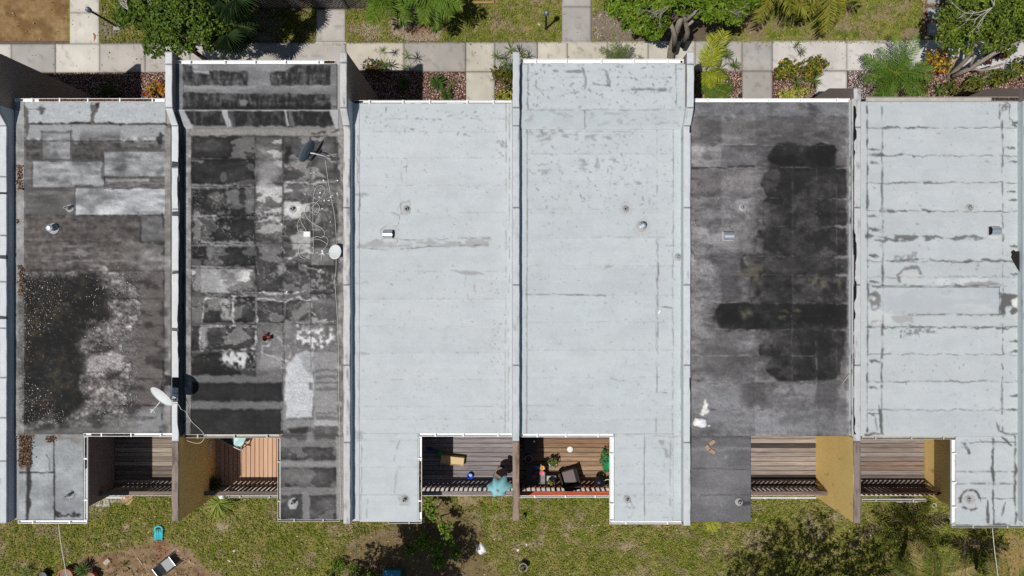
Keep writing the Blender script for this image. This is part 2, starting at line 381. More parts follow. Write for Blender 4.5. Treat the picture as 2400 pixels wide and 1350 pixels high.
def paint1():
    c = Canvas(30, 228, 412, 1232, 2.0, 1)
    c.fill((104, 102, 101)); streak(c, .16)
    big = c.nz(90, 60, 4); c.mul(1+.35*(big-.5))
    c.mix(.9*c.rect(30, 225, 390, 291, 1, .5), (176, 180, 182)); c.mix(.85*c.rect(58, 293, 390, 331, 1, .8), (158, 160, 161))
    c.mix(.8*c.rect(187, 294, 283, 331, 2, 1)*sstep(296, 330, c.Y+10*(c.nz(20, 20)-.5)), (92, 92, 93))
    c.mix(.75*c.rect(56, 333, 392, 378, 4, 4), (72, 69, 68)); mottle(c, c.rect(56, 322, 392, 380, 3, 2), .4, 7)
    c.mix(.6*c.rect(280, 332, 390, 345, 3, 5), (130, 130, 130))
    for r_, col in (((100, 312, 166, 373), (142, 143, 144)), ((78, 378, 245, 439), (148, 149, 150)), ((245, 355, 393, 414), (146, 147, 148)),
                    ((178, 441, 390, 504), (178, 180, 182))):
        x0, y0, x1, y1 = r_
        c.mix(.85*c.rect(x0-5, y0-5, x1+5, y1+5, 2, 3), (84, 83, 82)); c.mix(.97*c.rect(x0, y0, x1, y1, 1, .6), col)
        g = c.rect(x0, y0, x1, y1, 1, .6); c.mul(1 - g*.28*sstep(.45, .75, c.nz(34, 24, 4)))
    c.mix(.55*c.rect(290, 442, 390, 504, 8, 6), (138, 139, 141))
    for y in (415, 424, 433, 441): c.mix(.75*c.line([(244, y), (392, y+1)], 1.4, .4, 2.0), (70, 68, 67))
    c.mix(.8*c.rect(248, 419, 350, 426, 1, 2), (150, 150, 150))
    c.mix(.5*c.rect(55, 508, 330, 640, 6, 4), (78, 72, 69)); mottle(c, c.rect(55, 505, 392, 640, 4, 3), .32, 8)
    c.mix(.6*c.rect(330, 508, 388, 568, 1, 1), (112, 112, 112)); c.mix(.8*c.line([(329, 508), (330, 567), (392, 572)], 2.2, .2, 1), (50, 48, 48))
    c.mix(.5*sstep(.58, .72, c.nz(46, 7, 4))*c.rect(100, 566, 300, 630, 6, 4), (150, 148, 146))
    c.mix(.4*c.blob([(270, 560), (392, 590), (392, 632), (300, 632)], 6, 6), (128, 126, 124))
    # the wide wet, litter-dark area with chalky rim
    rim = [(44, 636), (250, 632), (318, 668), (330, 720), (318, 765), (280, 790), (292, 832), (312, 852), (300, 884), (306, 905), (290, 965), (205, 975), (120, 1000), (50, 1005)]
    s_ = c.sdf(rim, 7, 22)
    c.mix(.9*sstep(-3, 3, s_)*c.rect(180, 636, 335, 980, 30, 10), (104, 100, 98)); c.mix(.8*sstep(-2, 4, s_)*c.rect(190, 640, 335, 978, 25, 12)*sstep(.48, .66, c.nz(14, 9, 5)), (158, 155, 153)); c.mix(.45*sstep(-2, 2, s_)*sstep(16, 3, s_)*sstep(.36, .55, c.nz(9, 9, 4)), (190, 188, 186)); mottle(c, sstep(-2, 2, s_), .5, 5)
    c.mix(.5*sstep(4, 0, np.abs(s_+2)), (60, 58, 57))
    core = c.sdf([(44, 640), (215, 646), (250, 690), (255, 740), (200, 770), (190, 800), (210, 850), (195, 900), (208, 935), (190, 965), (60, 995), (44, 990)], 12, 26)
    c.mix(.93*sstep(-16, 14, core+14*(c.nz(14, 10, 4)-.5)), (52, 50, 49)); c.mix(.6*sstep(0, 12, core)*sstep(.52, .64, c.nz(20, 14, 4)), (88, 80, 66))
    c.mix(.6*sstep(0, 12, core)*sstep(.5, .62, c.nz(36, 30, 3)), (30, 34, 34))
    c.mix(.7*c.blob([(205, 830), (290, 832), (285, 870), (205, 872)], 4, 5), (172, 168, 166))
    c.mix(.5*c.rect(310, 640, 390, 960, 10, 8)*sstep(-4, -14, s_), (92, 85, 82))
    c.mix(.6*c.blob([(305, 1010), (345, 955), (398, 940), (398, 1018)], 16, 8), (150, 152, 154))
    seam_rows(c, 50, 392, (331, 505, 566, 636, 700, 762, 826, 888, 952), (46, 44, 43), 1.0, .38, .75)
    c.mix(.95*c.line([(62, 290), (135, 291), (200, 288), (300, 291), (390, 292)], 2.4, .33, 1.6, .9), (48, 46, 45))
    c.mix(.9*c.blob([(212, 242), (234, 241), (228, 262), (217, 289), (212, 289)], 1.2, 3, 7), (88, 86, 84)); c.mix(.8*c.blob([(222, 242), (236, 242), (230, 256)], 1, 2), (36, 34, 34))
    c.mix(.85*c.blob([(86, 253), (97, 249), (108, 257), (104, 266), (92, 265)], 1.5, 4, 6), (78, 76, 75)); c.mix(.8*c.line([(66, 257), (88, 256)], .7, .3), (60, 60, 60))
    c.mix(.9*c.blob([(56, 243), (66, 258), (64, 300), (60, 330), (56, 330)], 1.5, 4, 9), (88, 87, 85))
    c.mix(.8*c.blob([(372, 310), (385, 320), (380, 345), (366, 330)], 2, 5, 8), (44, 43, 42))
    c.mix(.75*c.line([(382, 505), (384, 640), (382, 700), (385, 780), (381, 900), (378, 1015)], 2.2, .5, 2.5), (45, 43, 42))
    # annex
    a = c.rect(30, 1018, 215, 1232, 1, .3); c.mix(a, (148, 151, 153)); c.mul(1+a*.22*(c.nz(40, 40, 4)-.5)*2)
    for pts, wd in (([(66, 1028), (68, 1108), (64, 1225)], 4.2), ([(126, 1030), (127, 1108), (129, 1222)], 1.3), ([(44, 1108), (126, 1107)], 1.6), ([(108, 1066), (118, 1080), (117, 1102)], .8)):
        c.mix(.88*c.line(pts, wd, .22, 1.2, .6), (50, 48, 47))
    c.mix(.85*c.blob([(127, 1190), (142, 1206), (190, 1204), (188, 1212), (130, 1211)], 1.5, 4, 8), (44, 42, 42))
    c.mix(.8*c.blob([(44, 1020), (80, 1020), (66, 1060), (60, 1100), (44, 1098)], 4, 5), (96, 80, 68))
    c.mix(.6*c.blob([(110, 1022), (196, 1022), (190, 1036), (120, 1032)], 5, 6), (120, 112, 104))
    c.mix(.5*c.blob([(142, 1160), (168, 1148), (182, 1160), (170, 1176), (148, 1174)], 3, 3), (120, 120, 120))
    # side flashings
    c.mix(.85*c.rect(30, 238, 58, 1016, 1.2, 1), (150, 150, 149)); mottle(c, c.rect(30, 238, 58, 1016, 1, 0), .25, 14)
    c.mix(.6*c.rect(40, 385, 54, 445, 2, 4, 0, 10)*sstep(.45, .55, c.nz(14, 26, 3)), (118, 92, 74)); c.mix(.6*c.rect(44, 625, 56, 690, 2, 4)*sstep(.4, .5, c.nz(12, 20, 3)), (98, 78, 64))
    c.mix(.8*c.rect(386, 300, 412, 1016, 1.2, 1), (138, 137, 136)); mottle(c, c.rect(386, 300, 412, 1016, 1, 0), .25, 20)
    c.mix(.85*c.blob([(384, 880), (408, 880), (412, 902), (384, 905)], 1.5, 3), (40, 38, 38))
    lo = c.rect(56, 318, 392, 640, 6, 3); c.mul(1+lo*.28*2*(c.nz(34, 9, 5)-.5)); tides(c, c.rect(56, 500, 392, 1010, 6, 3), (.46, .56), 50, 34, (150, 147, 145), .35)
    c.mul(1-.35*c.rect(56, 636, 392, 1010, 10, 4)*sstep(.5, .68, c.nz(40, 18, 5))); grain(c, .10); grain(c, .2, c.rect(44, 636, 335, 1000, 10, 6)); c.mul(1-.26*sstep(-8, 16, core+10*(c.nz(12, 12, 4)-.5)))
    c.c = np.clip(.40+(c.c-.40)*1.16, .07, .95)
    flecks(c, 45, 240, 395, 1000, 260, (34, 32, 31), .6, .5, 1.8)
    flecks(c, 60, 600, 330, 990, 420, (190, 187, 184), .6, .4, 1.2)
    return c

def paint2():
    c = Canvas(425, 296, 815, 1230, 2.0, 2)
    c.fill((104, 102, 102)); c.mul(1+.35*(c.nz(70, 60, 4)-.5)*2); mottle(c, np.ones_like(c.X), .22, 9)
    R = c.rect
    # left run of dark sheets
    for (y0, y1, g) in ((320, 371, 58), (373, 432, 44), (441, 508, 48), (512, 568, 42), (578, 624, 48), (632, 685, 108), (694, 756, 58), (765, 820, 66), (826, 881, 36)):
        dsheet(c, 449, y0, 598, y1, g)
    # right-hand sheets, paler and blotchier
    for (x0, y0, x1, y1, g) in ((600, 320, 661, 372, 112), (663, 320, 726, 372, 84), (730, 320, 788, 422, 90), (600, 374, 661, 500, 118), (664, 374, 726, 424, 80), (664, 432, 788, 470, 116), (664, 472, 726, 512, 122), (600, 502, 662, 566, 96), (664, 516, 726, 566, 82),
                             (730, 480, 790, 580, 84), (600, 576, 662, 684, 66), (664, 580, 728, 620, 96), (664, 622, 790, 690, 72), (602, 706, 668, 756, 74), (670, 704, 724, 752, 76), (728, 696, 790, 756, 104)):
        dsheet(c, x0, y0, x1, y1, g, .35, .5, .45)
    c.mix(.8*R(470, 624, 518, 686, 1, 1), (156, 156, 156)); c.mix(.6*R(518, 622, 560, 686, 4, 6), (128, 128, 128))
    dsheet(c, 450, 896, 660, 942, 42, .3, .35, .12); dsheet(c, 436, 958, 662, 1022, 44, .3, .35, .10); c.mix(.7*R(436, 940, 660, 958, 2, 3), (108, 108, 108))
    c.mix(.8*R(436, 880, 662, 896, 2, 3), (104, 104, 104))
    for (x0, y0, x1, y1, g) in ((452, 372, 480, 382, 128), (450, 432, 560, 440, 140), (455, 490, 470, 510, 140), (530, 445, 560, 480, 120), (575, 440, 592, 500, 112), (455, 505, 515, 512, 150), (452, 520, 470, 560, 130),
                                (470, 566, 515, 574, 150), (485, 580, 500, 610, 118), (500, 566, 598, 577, 130), (455, 626, 470, 680, 125)):
        c.mix(.75*R(x0, y0, x1, y1, 2.5, 4, 0, 9), (g, g, g))
    # chalk rims
    for pts, wd in (([(470, 766), (600, 764), (600, 818), (505, 822), (470, 820), (470, 766)], 1.7), ([(475, 758), (480, 700), (545, 694), (600, 692)], 1.2), ([(545, 698), (548, 756)], 2.0), ([(600, 690), (602, 760)], 1.2)):
        c.mix(.8*c.line(pts, wd, .42, 1.8, .9, 9, 9), (206, 205, 204))
    c.mix(.85*c.blob([(512, 832), (548, 822), (600, 832), (596, 852), (560, 862), (525, 856)], 7, 4)*sstep(.35, .6, c.nz(9, 9, 3)), (222, 222, 222))
    c.mix(.6*c.blob([(470, 766), (488, 766), (484, 818), (470, 818)], 5, 4), (190, 190, 190))
    c.mix(.55*c.blob([(516, 698), (540, 692), (542, 756), (520, 752)], 4, 4)*sstep(.4, .55, c.nz(8, 8, 3)), (196, 195, 194))
    c.mix(.9*c.blob([(668, 345), (680, 343), (684, 375), (678, 385), (668, 380)], 5, 4), (34, 34, 34))
    c.mix(.6*c.blob([(612, 380), (640, 360), (660, 400), (640, 430), (606, 436)], 10, 8), (142, 142, 142)); c.mix(.7*c.blob([(600, 440), (620, 418), (640, 422), (655, 440), (600, 446)], 4, 6), (160, 160, 160))
    for pts in ([(600, 700), (640, 704), (668, 708), (700, 698), (730, 704), (728, 730), (740, 740)], [(604, 686), (668, 690), (726, 682)], [(662, 578), (664, 596), (680, 606), (698, 594), (720, 590), (760, 596)],
                [(642, 785), (664, 800), (660, 815), (668, 812)], [(612, 825), (616, 812), (632, 808), (640, 790)], [(612, 826), (650, 838), (672, 848), (682, 830), (676, 808)], [(662, 430), (690, 426), (720, 430), (790, 424)],
                [(700, 618), (740, 632), (760, 640)], [(596, 520), (640, 512), (662, 520)], [(655, 522), (680, 540)]):
        c.mix(.82*c.line(pts, 1.3, .3, 2.4, .8, 10, 10), (205, 204, 203))
    c.mix(.85*c.blob([(696, 766), (780, 776), (786, 800), (750, 816), (700, 812), (690, 790)], 6, 6)*sstep(.42, .62, c.nz(7, 7, 3)), (226, 226, 226))
    c.mix(.8*c.blob([(678, 560), (712, 545), (738, 570), (720, 590), (690, 586)], 5, 5), (176, 175, 174)); c.mix(.7*c.blob([(650, 625), (664, 612), (668, 640), (656, 645)], 3, 3), (170, 170, 170))
    c.mix(.55*c.rect(604, 498, 650, 530, 3, 4)*sstep(.5, .65, c.nz(5, 5, 2)), (190, 190, 190)); c.mix(.5*c.rect(725, 640, 790, 680, 3, 4)*sstep(.5, .65, c.nz(6, 6, 2)), (180, 180, 180))
    c.mix(.75*c.blob([(612, 830), (655, 832), (668, 850), (640, 872), (600, 868)], 6, 4), (140, 140, 140))
    c.mix(.95*c.blob([(672, 858), (700, 826), (734, 824), (734, 980), (668, 980)], 3, 3), (188, 190, 192)); c.mix(.55*c.blob([(700, 822), (735, 828), (728, 880), (705, 860)], 6, 5), (128, 128, 129))
    c.mix(.9*R(736, 826, 792, 998, 1.5, 1.5), (142, 141, 141))
    for y0, y1 in ((866, 872), (880, 888), (894, 900), (908, 916), (966, 970), (976, 984)): c.mix(.75*R(740, y0, 790, y1, 1.5, 2), (100, 100, 100))
    c.mix(.8*R(724, 896, 732, 914, 1.5, 1), (106, 106, 106)); c.mix(.7*R(736, 985, 792, 998, 1, 1), (172, 172, 172))
    c.mix(.85*R(660, 940, 672, 1008, 2, 2), (132, 132, 132)); c.mix(.92*c.blob([(676, 1004), (700, 1002), (722, 996), (722, 1016), (680, 1014)], 1.5, 2), (52, 50, 50))
    c.mix(.8*R(668, 984, 736, 1002, 2, 2), (140, 140, 140))
    for x in (598, 664, 728): c.mix(.7*c.line([(x, 320), (x+1, 700), (x+2, 880)], .9, .38, .8), (46, 45, 45))
    seam_rows(c, 446, 600, (318, 374, 436, 510, 572, 628, 690, 760, 822), (38, 37, 37), 1.3, .35, .8, 1.6)
    seam_rows(c, 600, 790, (374, 430, 570, 694, 760), (48, 46, 46), 1.0, .45, .7, 1.6)
    c.mix(.8*R(425, 296, 815, 318, 2, 2), (142, 140, 137)); c.mix(.8*c.line([(735, 312), (800, 308)], 3, .4, 3), (60, 58, 57)); c.mix(.5*c.line([(560, 318), (700, 320)], 1.4, .3, 1.5), (70, 68, 66))
    c.mix(.9*R(425, 296, 448, 1020, 1.5, 1.5), (136, 135, 133)); mottle(c, R(425, 296, 448, 1020, 1, 0), .35, 12)
    c.mix(.85*R(792, 300, 815, 1024, 1.5, 1.5), (132, 130, 129)); mottle(c, R(790, 300, 815, 1230, 1, 0), .45, 12)
    c.mix(.6*c.line([(790, 340), (794, 430)], 4, .3, 3), (44, 43, 43)); c.mix(.6*c.line([(786, 480), (790, 620), (788, 660)], 4, .4, 3), (48, 46, 46)); c.mix(.5*c.blob([(750, 500), (790, 490), (788, 590), (750, 580)], 6, 6), (66, 65, 65))
    # annex
    c.mix(R(650, 1020, 815, 1230, 1, .3), (118, 116, 116)); streak(c, .04)
    for y0, y1, g in ((1048, 1078, 80), (1096, 1142, 74), (1160, 1216, 76)): dsheet(c, 658, y0, 788, y1, g, .3, .6, .3)
    c.mix(.85*R(708, 1152, 726, 1216, 2, 2), (132, 131, 131)); c.mix(.7*R(658, 1082, 788, 1094, 2, 2), (140, 139, 139)); c.mix(.7*R(655, 1018, 800, 1030, 2, 4), (70, 69, 68)); c.mix(.8*R(718, 1012, 736, 1036, 3, 2), (134, 133, 133))
    c.mix(.8*R(788, 1024, 815, 1225, 2, 2), (146, 144, 143)); c.mix(.9*c.blob([(676, 1172), (690, 1168), (699, 1178), (694, 1192), (680, 1192), (674, 1182)], 1, 1), (172, 172, 172))
    tides(c, R(445, 430, 795, 870, 6, 3), (.44, .52, .60), 46, 34, (196, 195, 193), .5); grain(c, .14); c.c = np.clip(.38+(c.c-.38)*1.14, .07, .92)
    flecks(c, 450, 300, 800, 1200, 260, (38, 36, 36), .5, .5, 1.8); flecks(c, 600, 320, 800, 840, 200, (214, 213, 211), .5, .4, 1.2)
    return c

def pale_base(c, col, seed):
    c.fill(col); c.mul(1+.016*(c.nz(80, 50, 4)-.5)*2); c.mul(1+.016*(c.nz(70, 6, 3)-.5)*2)
    c.mix(.2*sstep(.5, .7, c.nz(70, 40, 3)), (206, 208, 207)); c.mul(1-.018*sstep(.5, .66, c.nz(44, 30, 5))); tides(c, np.ones_like(c.X), (.47, .56), 80, 50, (182, 182, 180), .16, .006); grain(c, .03)
SEAM_LINE = (128, 129, 129)  # dark lap lines with dirt, painted because the thin lips cast no visible shadow

def paint3():
    c = Canvas(820, 236, 1206, 1232, 2.0, 3); pale_base(c, (199, 205, 207), 3)
    seam_rows(c, 832, 1185, (278, 308, 371, 434, 498, 637, 700, 765, 827, 889, 952, 982, 1019), SEAM_LINE, .5, .5, .7, .8)
    c.mix(.55*c.blob([(838, 566), (900, 562), (1000, 566), (1080, 560), (1150, 555), (1145, 576), (1000, 580), (900, 584), (840, 580)], 3, 4)*sstep(.35, .62, c.nz(26, 7, 4)), (150, 148, 146))
    for pts, wd in (([(838, 582), (920, 584), (1010, 578), (1145, 574)], .8), ([(880, 560), (1000, 562), (1150, 556)], .6), ([(838, 310), (838, 430)], 1.2), ([(836, 434), (845, 440), (840, 495)], 1.4)): c.mix(.7*c.line(pts, wd, .35, 2), (112, 110, 108))
    for pts in ([(941, 372), (953, 372), (953, 428), (943, 428), (941, 372)], [(920, 500), (935, 505), (932, 530), (922, 532)], [(893, 537), (905, 529), (925, 530), (935, 545), (930, 570), (895, 572), (892, 537)], [(938, 476), (960, 472), (964, 500), (942, 503), (938, 476)],
                [(1092, 640), (1088, 668), (1098, 700)], [(1112, 668), (1114, 690)], [(1160, 760), (1176, 758)], [(862, 340), (875, 342)]):
        c.mix(.6*c.line(pts, 1.0, .38, 1.8), (124, 122, 120))
    c.mix(.4*c.blob([(893, 537), (905, 529), (925, 530), (935, 545), (930, 570), (895, 572)], 2, 2), (196, 194, 190)); c.mix(.4*c.blob([(940, 476), (960, 473), (963, 500), (942, 502)], 2, 2), (188, 186, 183))
    c.mix(.5*c.blob([(1165, 326), (1185, 335), (1188, 345), (1170, 342)], 2, 6, 5)*sstep(.4, .55, c.nz(6, 6, 3)), (96, 92, 92)); c.mix(.5*c.blob([(1165, 345), (1175, 350), (1178, 372), (1166, 365)], 2, 5, 5)*sstep(.45, .6, c.nz(6, 6, 3)), (110, 106, 106))
    c.mix(.5*c.blob([(1048, 634), (1098, 631), (1140, 640), (1100, 642)], 1.5, 3), (138, 136, 135))
    for x in (1186, 1194): c.mix(.65*c.line([(x, 240), (x-1, 700), (x-2, 1015)], .7, .45, .8), (128, 126, 126))
    c.mix(.6*c.line([(843, 300), (842, 600), (840, 1010)], .6, .5, .8), (130, 128, 128))
    for y in (456, 664, 830): c.mix(.5*c.line([(832, y), (864, y-2)], 2.2, .35, 2), (140, 138, 138))
    # annex
    seam_rows(c, 830, 985, (1033, 1095, 1160), SEAM_LINE, .5, .5, .6)
    for pts in ([(936, 1034), (922, 1078), (938, 1098), (930, 1100), (924, 1155)], [(848, 1034), (846, 1216)], [(862, 1170), (860, 1215)], [(840, 1008), (856, 1014)]): c.mix(.6*c.line(pts, .8, .35, 1.5), (126, 124, 124))
    c.mix(.6*c.blob([(934, 1166), (950, 1158), (962, 1166), (960, 1184), (938, 1184)], 1.4, 2), (178, 175, 172)); c.mix(.6*c.line([(934, 1166), (950, 1158), (962, 1166), (960, 1184), (938, 1184), (934, 1166)], .7, .3, 1), (130, 128, 126))
    c.mix(.5*c.blob([(830, 1006), (852, 1010), (854, 1028), (832, 1030)], 2, 4), (150, 148, 147))
    flecks(c, 840, 245, 1195, 1010, 400, (104, 105, 106), .6, .4, 1.6); flecks(c, 1150, 640, 1185, 1010, 60, (80, 80, 82), .7, .4, 1.3); flecks(c, 850, 255, 1160, 320, 80, (116, 116, 116), .75, .8, 3.4)
    return c

def paint4():
    c = Canvas(1212, 296, 1618, 1236, 2.0, 4); pale_base(c, (196, 203, 205), 4)
    seam_rows(c, 1235, 1580, (308, 360, 425, 490, 557, 623, 690, 755, 820, 885, 950, 983, 1018), SEAM_LINE, .5, .48, .75, .8)
    for x, b in ((1236, .3), (1578, .35), (1598, .45), (1540, .52)): c.mix(.7*c.line([(x, 300), (x-1, 650), (x-2, 1016)], .8, b, 1.0), (126, 126, 127))
    c.mix(.5*c.blob([(1230, 300), (1320, 296), (1320, 312), (1236, 320)], 3, 6, 9)*sstep(.45, .6, c.nz(8, 8, 3)), (120, 120, 122))
    for x0, y0, x1, y1 in ((1240, 312, 1470, 330), (1245, 385, 1290, 408), (1360, 370, 1440, 400), (1430, 425, 1500, 433), (1375, 618, 1440, 628)): c.mix(.55*c.rect(x0, y0, x1, y1, 3, 5)*sstep(.52, .66, c.nz(13, 7, 3)), (138, 138, 139))
    c.mix(.55*c.blob([(1452, 478), (1468, 470), (1482, 480), (1482, 500), (1462, 504), (1451, 496)], 1.4, 2), (184, 183, 183)); c.mix(.5*c.blob([(1490, 520), (1512, 508), (1526, 528), (1520, 552), (1495, 556), (1483, 538)], 1.4, 2), (186, 185, 185))
    for pts in ([(1232, 690), (1300, 689), (1420, 692)], [(1430, 888), (1462, 893)], [(1560, 575), (1580, 576)], [(1545, 718), (1575, 720)], [(1541, 560), (1542, 740), (1540, 920), (1562, 921)]): c.mix(.75*c.line(pts, .9, .25, 1.2), (108, 108, 110))
    # annex
    seam_rows(c, 1440, 1560, (1050, 1093, 1134, 1160), SEAM_LINE, .5, .42, .6)
    for x in (1511, 1572, 1600): c.mix(.65*c.line([(x, 1026), (x-2, 1140), (x+2, 1214)], 1.1, .33, 1.4), (132, 132, 133))
    c.mix(.6*c.blob([(1540, 1026), (1566, 1030), (1574, 1060), (1560, 1090), (1555, 1060)], 2, 4)*sstep(.42, .58, c.nz(10, 10, 3)), (140, 139, 139)); c.mix(.8*c.line([(1519, 1213), (1566, 1213)], .8, .2, .6), (118, 118, 118))
    flecks(c, 1464, 1160, 1486, 1192, 30, (80, 80, 80), .8, .5, 1.6); c.mix(.5*c.line([(1440, 1022), (1600, 1023)], 1.4, .4, 1.5), (150, 150, 150))
    flecks(c, 1225, 300, 1605, 1015, 440, (106, 107, 109), .6, .4, 1.6); flecks(c, 1240, 310, 1580, 500, 170, (112, 113, 114), .7, .8, 3.0); flecks(c, 1440, 1025, 1600, 1215, 120, (118, 119, 120), .55, .4, 1.6)
    return c

def paint5():
    c = Canvas(1606, 228, 2008, 1228, 2.0, 5)
    c.fill((116, 114, 114)); c.mul(1+.3*(c.nz(110, 70, 4)-.5)*2); streak(c, .10); mottle(c, np.ones_like(c.X), .16, 7)
    c.mix(.6*c.rect(1606, 228, 2008, 272, 3, 3), (122, 124, 127)); c.mix(.6*c.rect(1640, 274, 1960, 340, 8, 6), (88, 85, 84)); c.mix(.7*c.blob([(1890, 240), (1912, 242), (1924, 262), (1905, 275), (1893, 268)], 5, 5), (58, 56, 56))
    c.mix(.5*c.blob([(1620, 400), (1765, 398), (1768, 450), (1620, 455)], 12, 8), (128, 122, 121)); c.mix(.5*c.blob([(1690, 370), (1800, 360), (1790, 392), (1680, 392)], 10, 8), (142, 140, 140))
    c.mix(.7*c.blob([(1870, 308), (1905, 318), (1945, 300), (1950, 325), (1880, 326)], 6, 8), (52, 50, 50))
    RW = [(340, 393, 1797, 1961, 34, .95), (391, 465, 1780, 1990, 42, .92), (465, 531, 1786, 1988, 46, .88), (531, 600, 1772, 1988, 44, .9), (600, 645, 1735, 1989, 48, .85), (645, 711, 1752, 1987, 46, .9), (711, 772, 1669, 1990, 30, .96), (772, 835, 1777, 1981, 44, .92), (835, 891, 1793, 1972, 42, .94)]
    tot = np.full(c.X.shape, -1e3)
    for (y0, y1, x0, x1, g, a_) in RW:
        h_ = (y1-y0)/2; ym = (y0+y1)/2; k_ = min(h_, 26)
        rd = 1.0 if g in (34, 30, 42) else .22; k_ *= rd
        pts = [(x0+k_*.9, y0-2), (x1-8, y0-2), (x1, y0+10), (x1, y1-12), (x1-10, y1+2), (x0+k_*1.0, y1+2), (x0+k_*.25, ym+h_*.45), (x0, ym), (x0+k_*.3, ym-h_*.5)]
        s1 = c.sdf(pts, 3.5, 26, 30); tot = np.maximum(tot, s1)
        fd = 1.0 if rd == 1.0 else .45+.55*sstep(x0-4, x0+52, c.X+34*(c.nz(20, 14, 4)-.5)); c.mix(a_*fd*sstep(-3-9*(rd < 1), 4, s1+9*(c.nz(11, 9, 5)-.5)), (g, g*.975, g*.965))
    s_ = tot
    c.mix(.55*np.exp(-((s_-1.5)/2.0)**2)*sstep(.36, .56, c.nz(26, 26, 3)), (22, 21, 21)); c.mix(.35*np.exp(-((s_+4)/3.0)**2)*sstep(.42, .6, c.nz(20, 20, 3)), (160, 157, 154))
    fe = c.nz(22, 18, 5)*26; c.mix(.6*sstep(-30, 2, s_+fe-13)*sstep(3, -3, s_)*c.rect(1640, 320, 1995, 905, 25, 6), (66, 63, 62)); c.mix(.28*sstep(0, 9, s_)*sstep(26, 6, s_)*sstep(.5, .64, c.nz(18, 12, 5)), (84, 81, 79))
    ins = sstep(-1, 4, s_)
    c.mul(1+ins*.4*2*(c.nz(34, 22, 5)-.5)); c.mul(1+ins*.35*2*(c.nz(8, 7, 4)-.5)); c.mix(.3*ins*sstep(.57, .68, c.nz(22, 9, 5)), (80, 77, 75)); c.mix(.6*ins*sstep(.56, .66, c.nz(40, 30, 4)), (24, 23, 23))
    out = 1-ins; c.mul(1+out*.22*2*(c.nz(60, 22, 5)-.5)); c.mix(.3*out*sstep(.56, .68, c.nz(34, 6, 5)), (150, 147, 146)); c.mix(.4*out*sstep(.57, .68, c.nz(24, 12, 5)), (70, 67, 66)); tides(c, out*c.rect(1614, 380, 1800, 720, 8, 4), (.48, .58), 30, 22, (64, 62, 61), .5)
    for y in (394, 466, 532, 602, 647, 712, 774): c.mix(.7*c.line([(1958, y), (1992, y-1)], 2.2, .3, 2), (150, 147, 144))
    for x in (1857, 1914, 1960): c.mix(.45*c.line([(x, 345), (x+1, 880)], .8, .46, .8), (104, 101, 98))
    rr_ = np.random.RandomState(55)
    for ya, yb in zip((272, 340, 394, 465, 530, 600, 645, 710, 773, 834, 897, 960), (340, 394, 465, 530, 600, 645, 710, 773, 834, 897, 960, 1020)):
        for xa, xb in ((1616, 1690), (1690, 1770), (1770, 1857), (1857, 1914), (1914, 1960), (1960, 1990)):
            f = rr_.uniform(-.13, .13); c.mul(1+f*c.rect(xa, ya, xb, yb, 3, 2))
    for b in ([(1805, 375), (1865, 365), (1868, 392), (1806, 392)], [(1885, 355), (1945, 350), (1950, 388), (1890, 390)], [(1880, 715), (1965, 710), (1970, 760), (1870, 765)], [(1675, 720), (1735, 712), (1740, 760), (1690, 764)]):
        c.mix(.7*c.blob(b, 12, 6), (20, 19, 19))
    for b in ([(1885, 655), (1930, 645), (1942, 670), (1900, 675)], [(1740, 620), (1790, 622), (1785, 660), (1740, 650)], [(1735, 725), (1770, 722), (1765, 742), (1738, 742)], [(1820, 730), (1880, 728), (1870, 745), (1820, 745)], [(1960, 650), (1975, 655), (1965, 680)]):
        c.mix(.6*c.blob(b, 7, 7)*sstep(.36, .56, c.nz(10, 8, 3)), (112, 106, 86))
    c.mix(.6*c.blob([(1722, 470), (1752, 466), (1760, 492), (1735, 502)], 3, 4), (164, 163, 162)); c.mix(.55*c.blob([(1690, 520), (1730, 528), (1735, 575), (1700, 580), (1685, 545)], 7, 7), (140, 138, 136))
    c.mix(.6*c.blob([(1760, 500), (1800, 510), (1780, 560), (1740, 590), (1730, 560)], 8, 10, 10)*sstep(.45, .6, c.nz(9, 9, 3)), (126, 123, 120))
    c.mix(.55*c.blob([(1660, 600), (1735, 595), (1735, 700), (1705, 695), (1690, 660)], 10, 8), (58, 57, 58))
    c.mix(.65*c.blob([(1735, 900), (1790, 898), (1800, 950), (1740, 960)], 10, 6), (74, 72, 72)); c.mix(.6*c.blob([(1910, 895), (1970, 895), (1960, 955), (1912, 955)], 4, 4), (70, 69, 69)); c.mix(.5*c.blob([(1640, 790), (1735, 790), (1735, 890), (1670, 890)], 16, 8), (84, 81, 80))
    c.mix(.45*c.blob([(1650, 970), (1900, 960), (1995, 975), (1990, 1015), (1700, 1018)], 25, 10), (142, 144, 147)); c.mix(.5*c.blob([(1820, 975), (1920, 965), (1915, 985), (1830, 990)], 10, 8), (84, 83, 84))
    c.mix(.55*c.blob([(1615, 900), (1735, 905), (1735, 965), (1615, 1010)], 20, 8), (138, 139, 141))
    seam_rows(c, 1614, 1992, (272, 340, 465, 530, 600, 645, 710, 773, 834, 897, 960), (50, 48, 48), .7, .5, .65, 1.2); seam_rows(c, 1614, 1770, (338, 393, 464, 709, 772, 833, 895), (158, 156, 155), .8, .42, .7, 1.2)
    c.mix(.85*c.line([(1618, 394), (1700, 393), (1768, 390)], 2.4, .3, 1.6), (48, 46, 46)); c.mix(.6*c.line([(1856, 340), (1858, 550)], .6, .5, .6), (110, 108, 106)); c.mix(.55*c.line([(1912, 800), (1914, 960)], 1.4, .4, 1), (126, 124, 122)); c.mix(.5*c.line([(1855, 765), (1856, 900)], 1.0, .45, 1), (110, 108, 106))
    c.mix(.96*c.blob([(1650, 936), (1657, 940), (1660, 962), (1664, 970), (1640, 972), (1646, 960)], 2, 3, 7), (236, 233, 224))
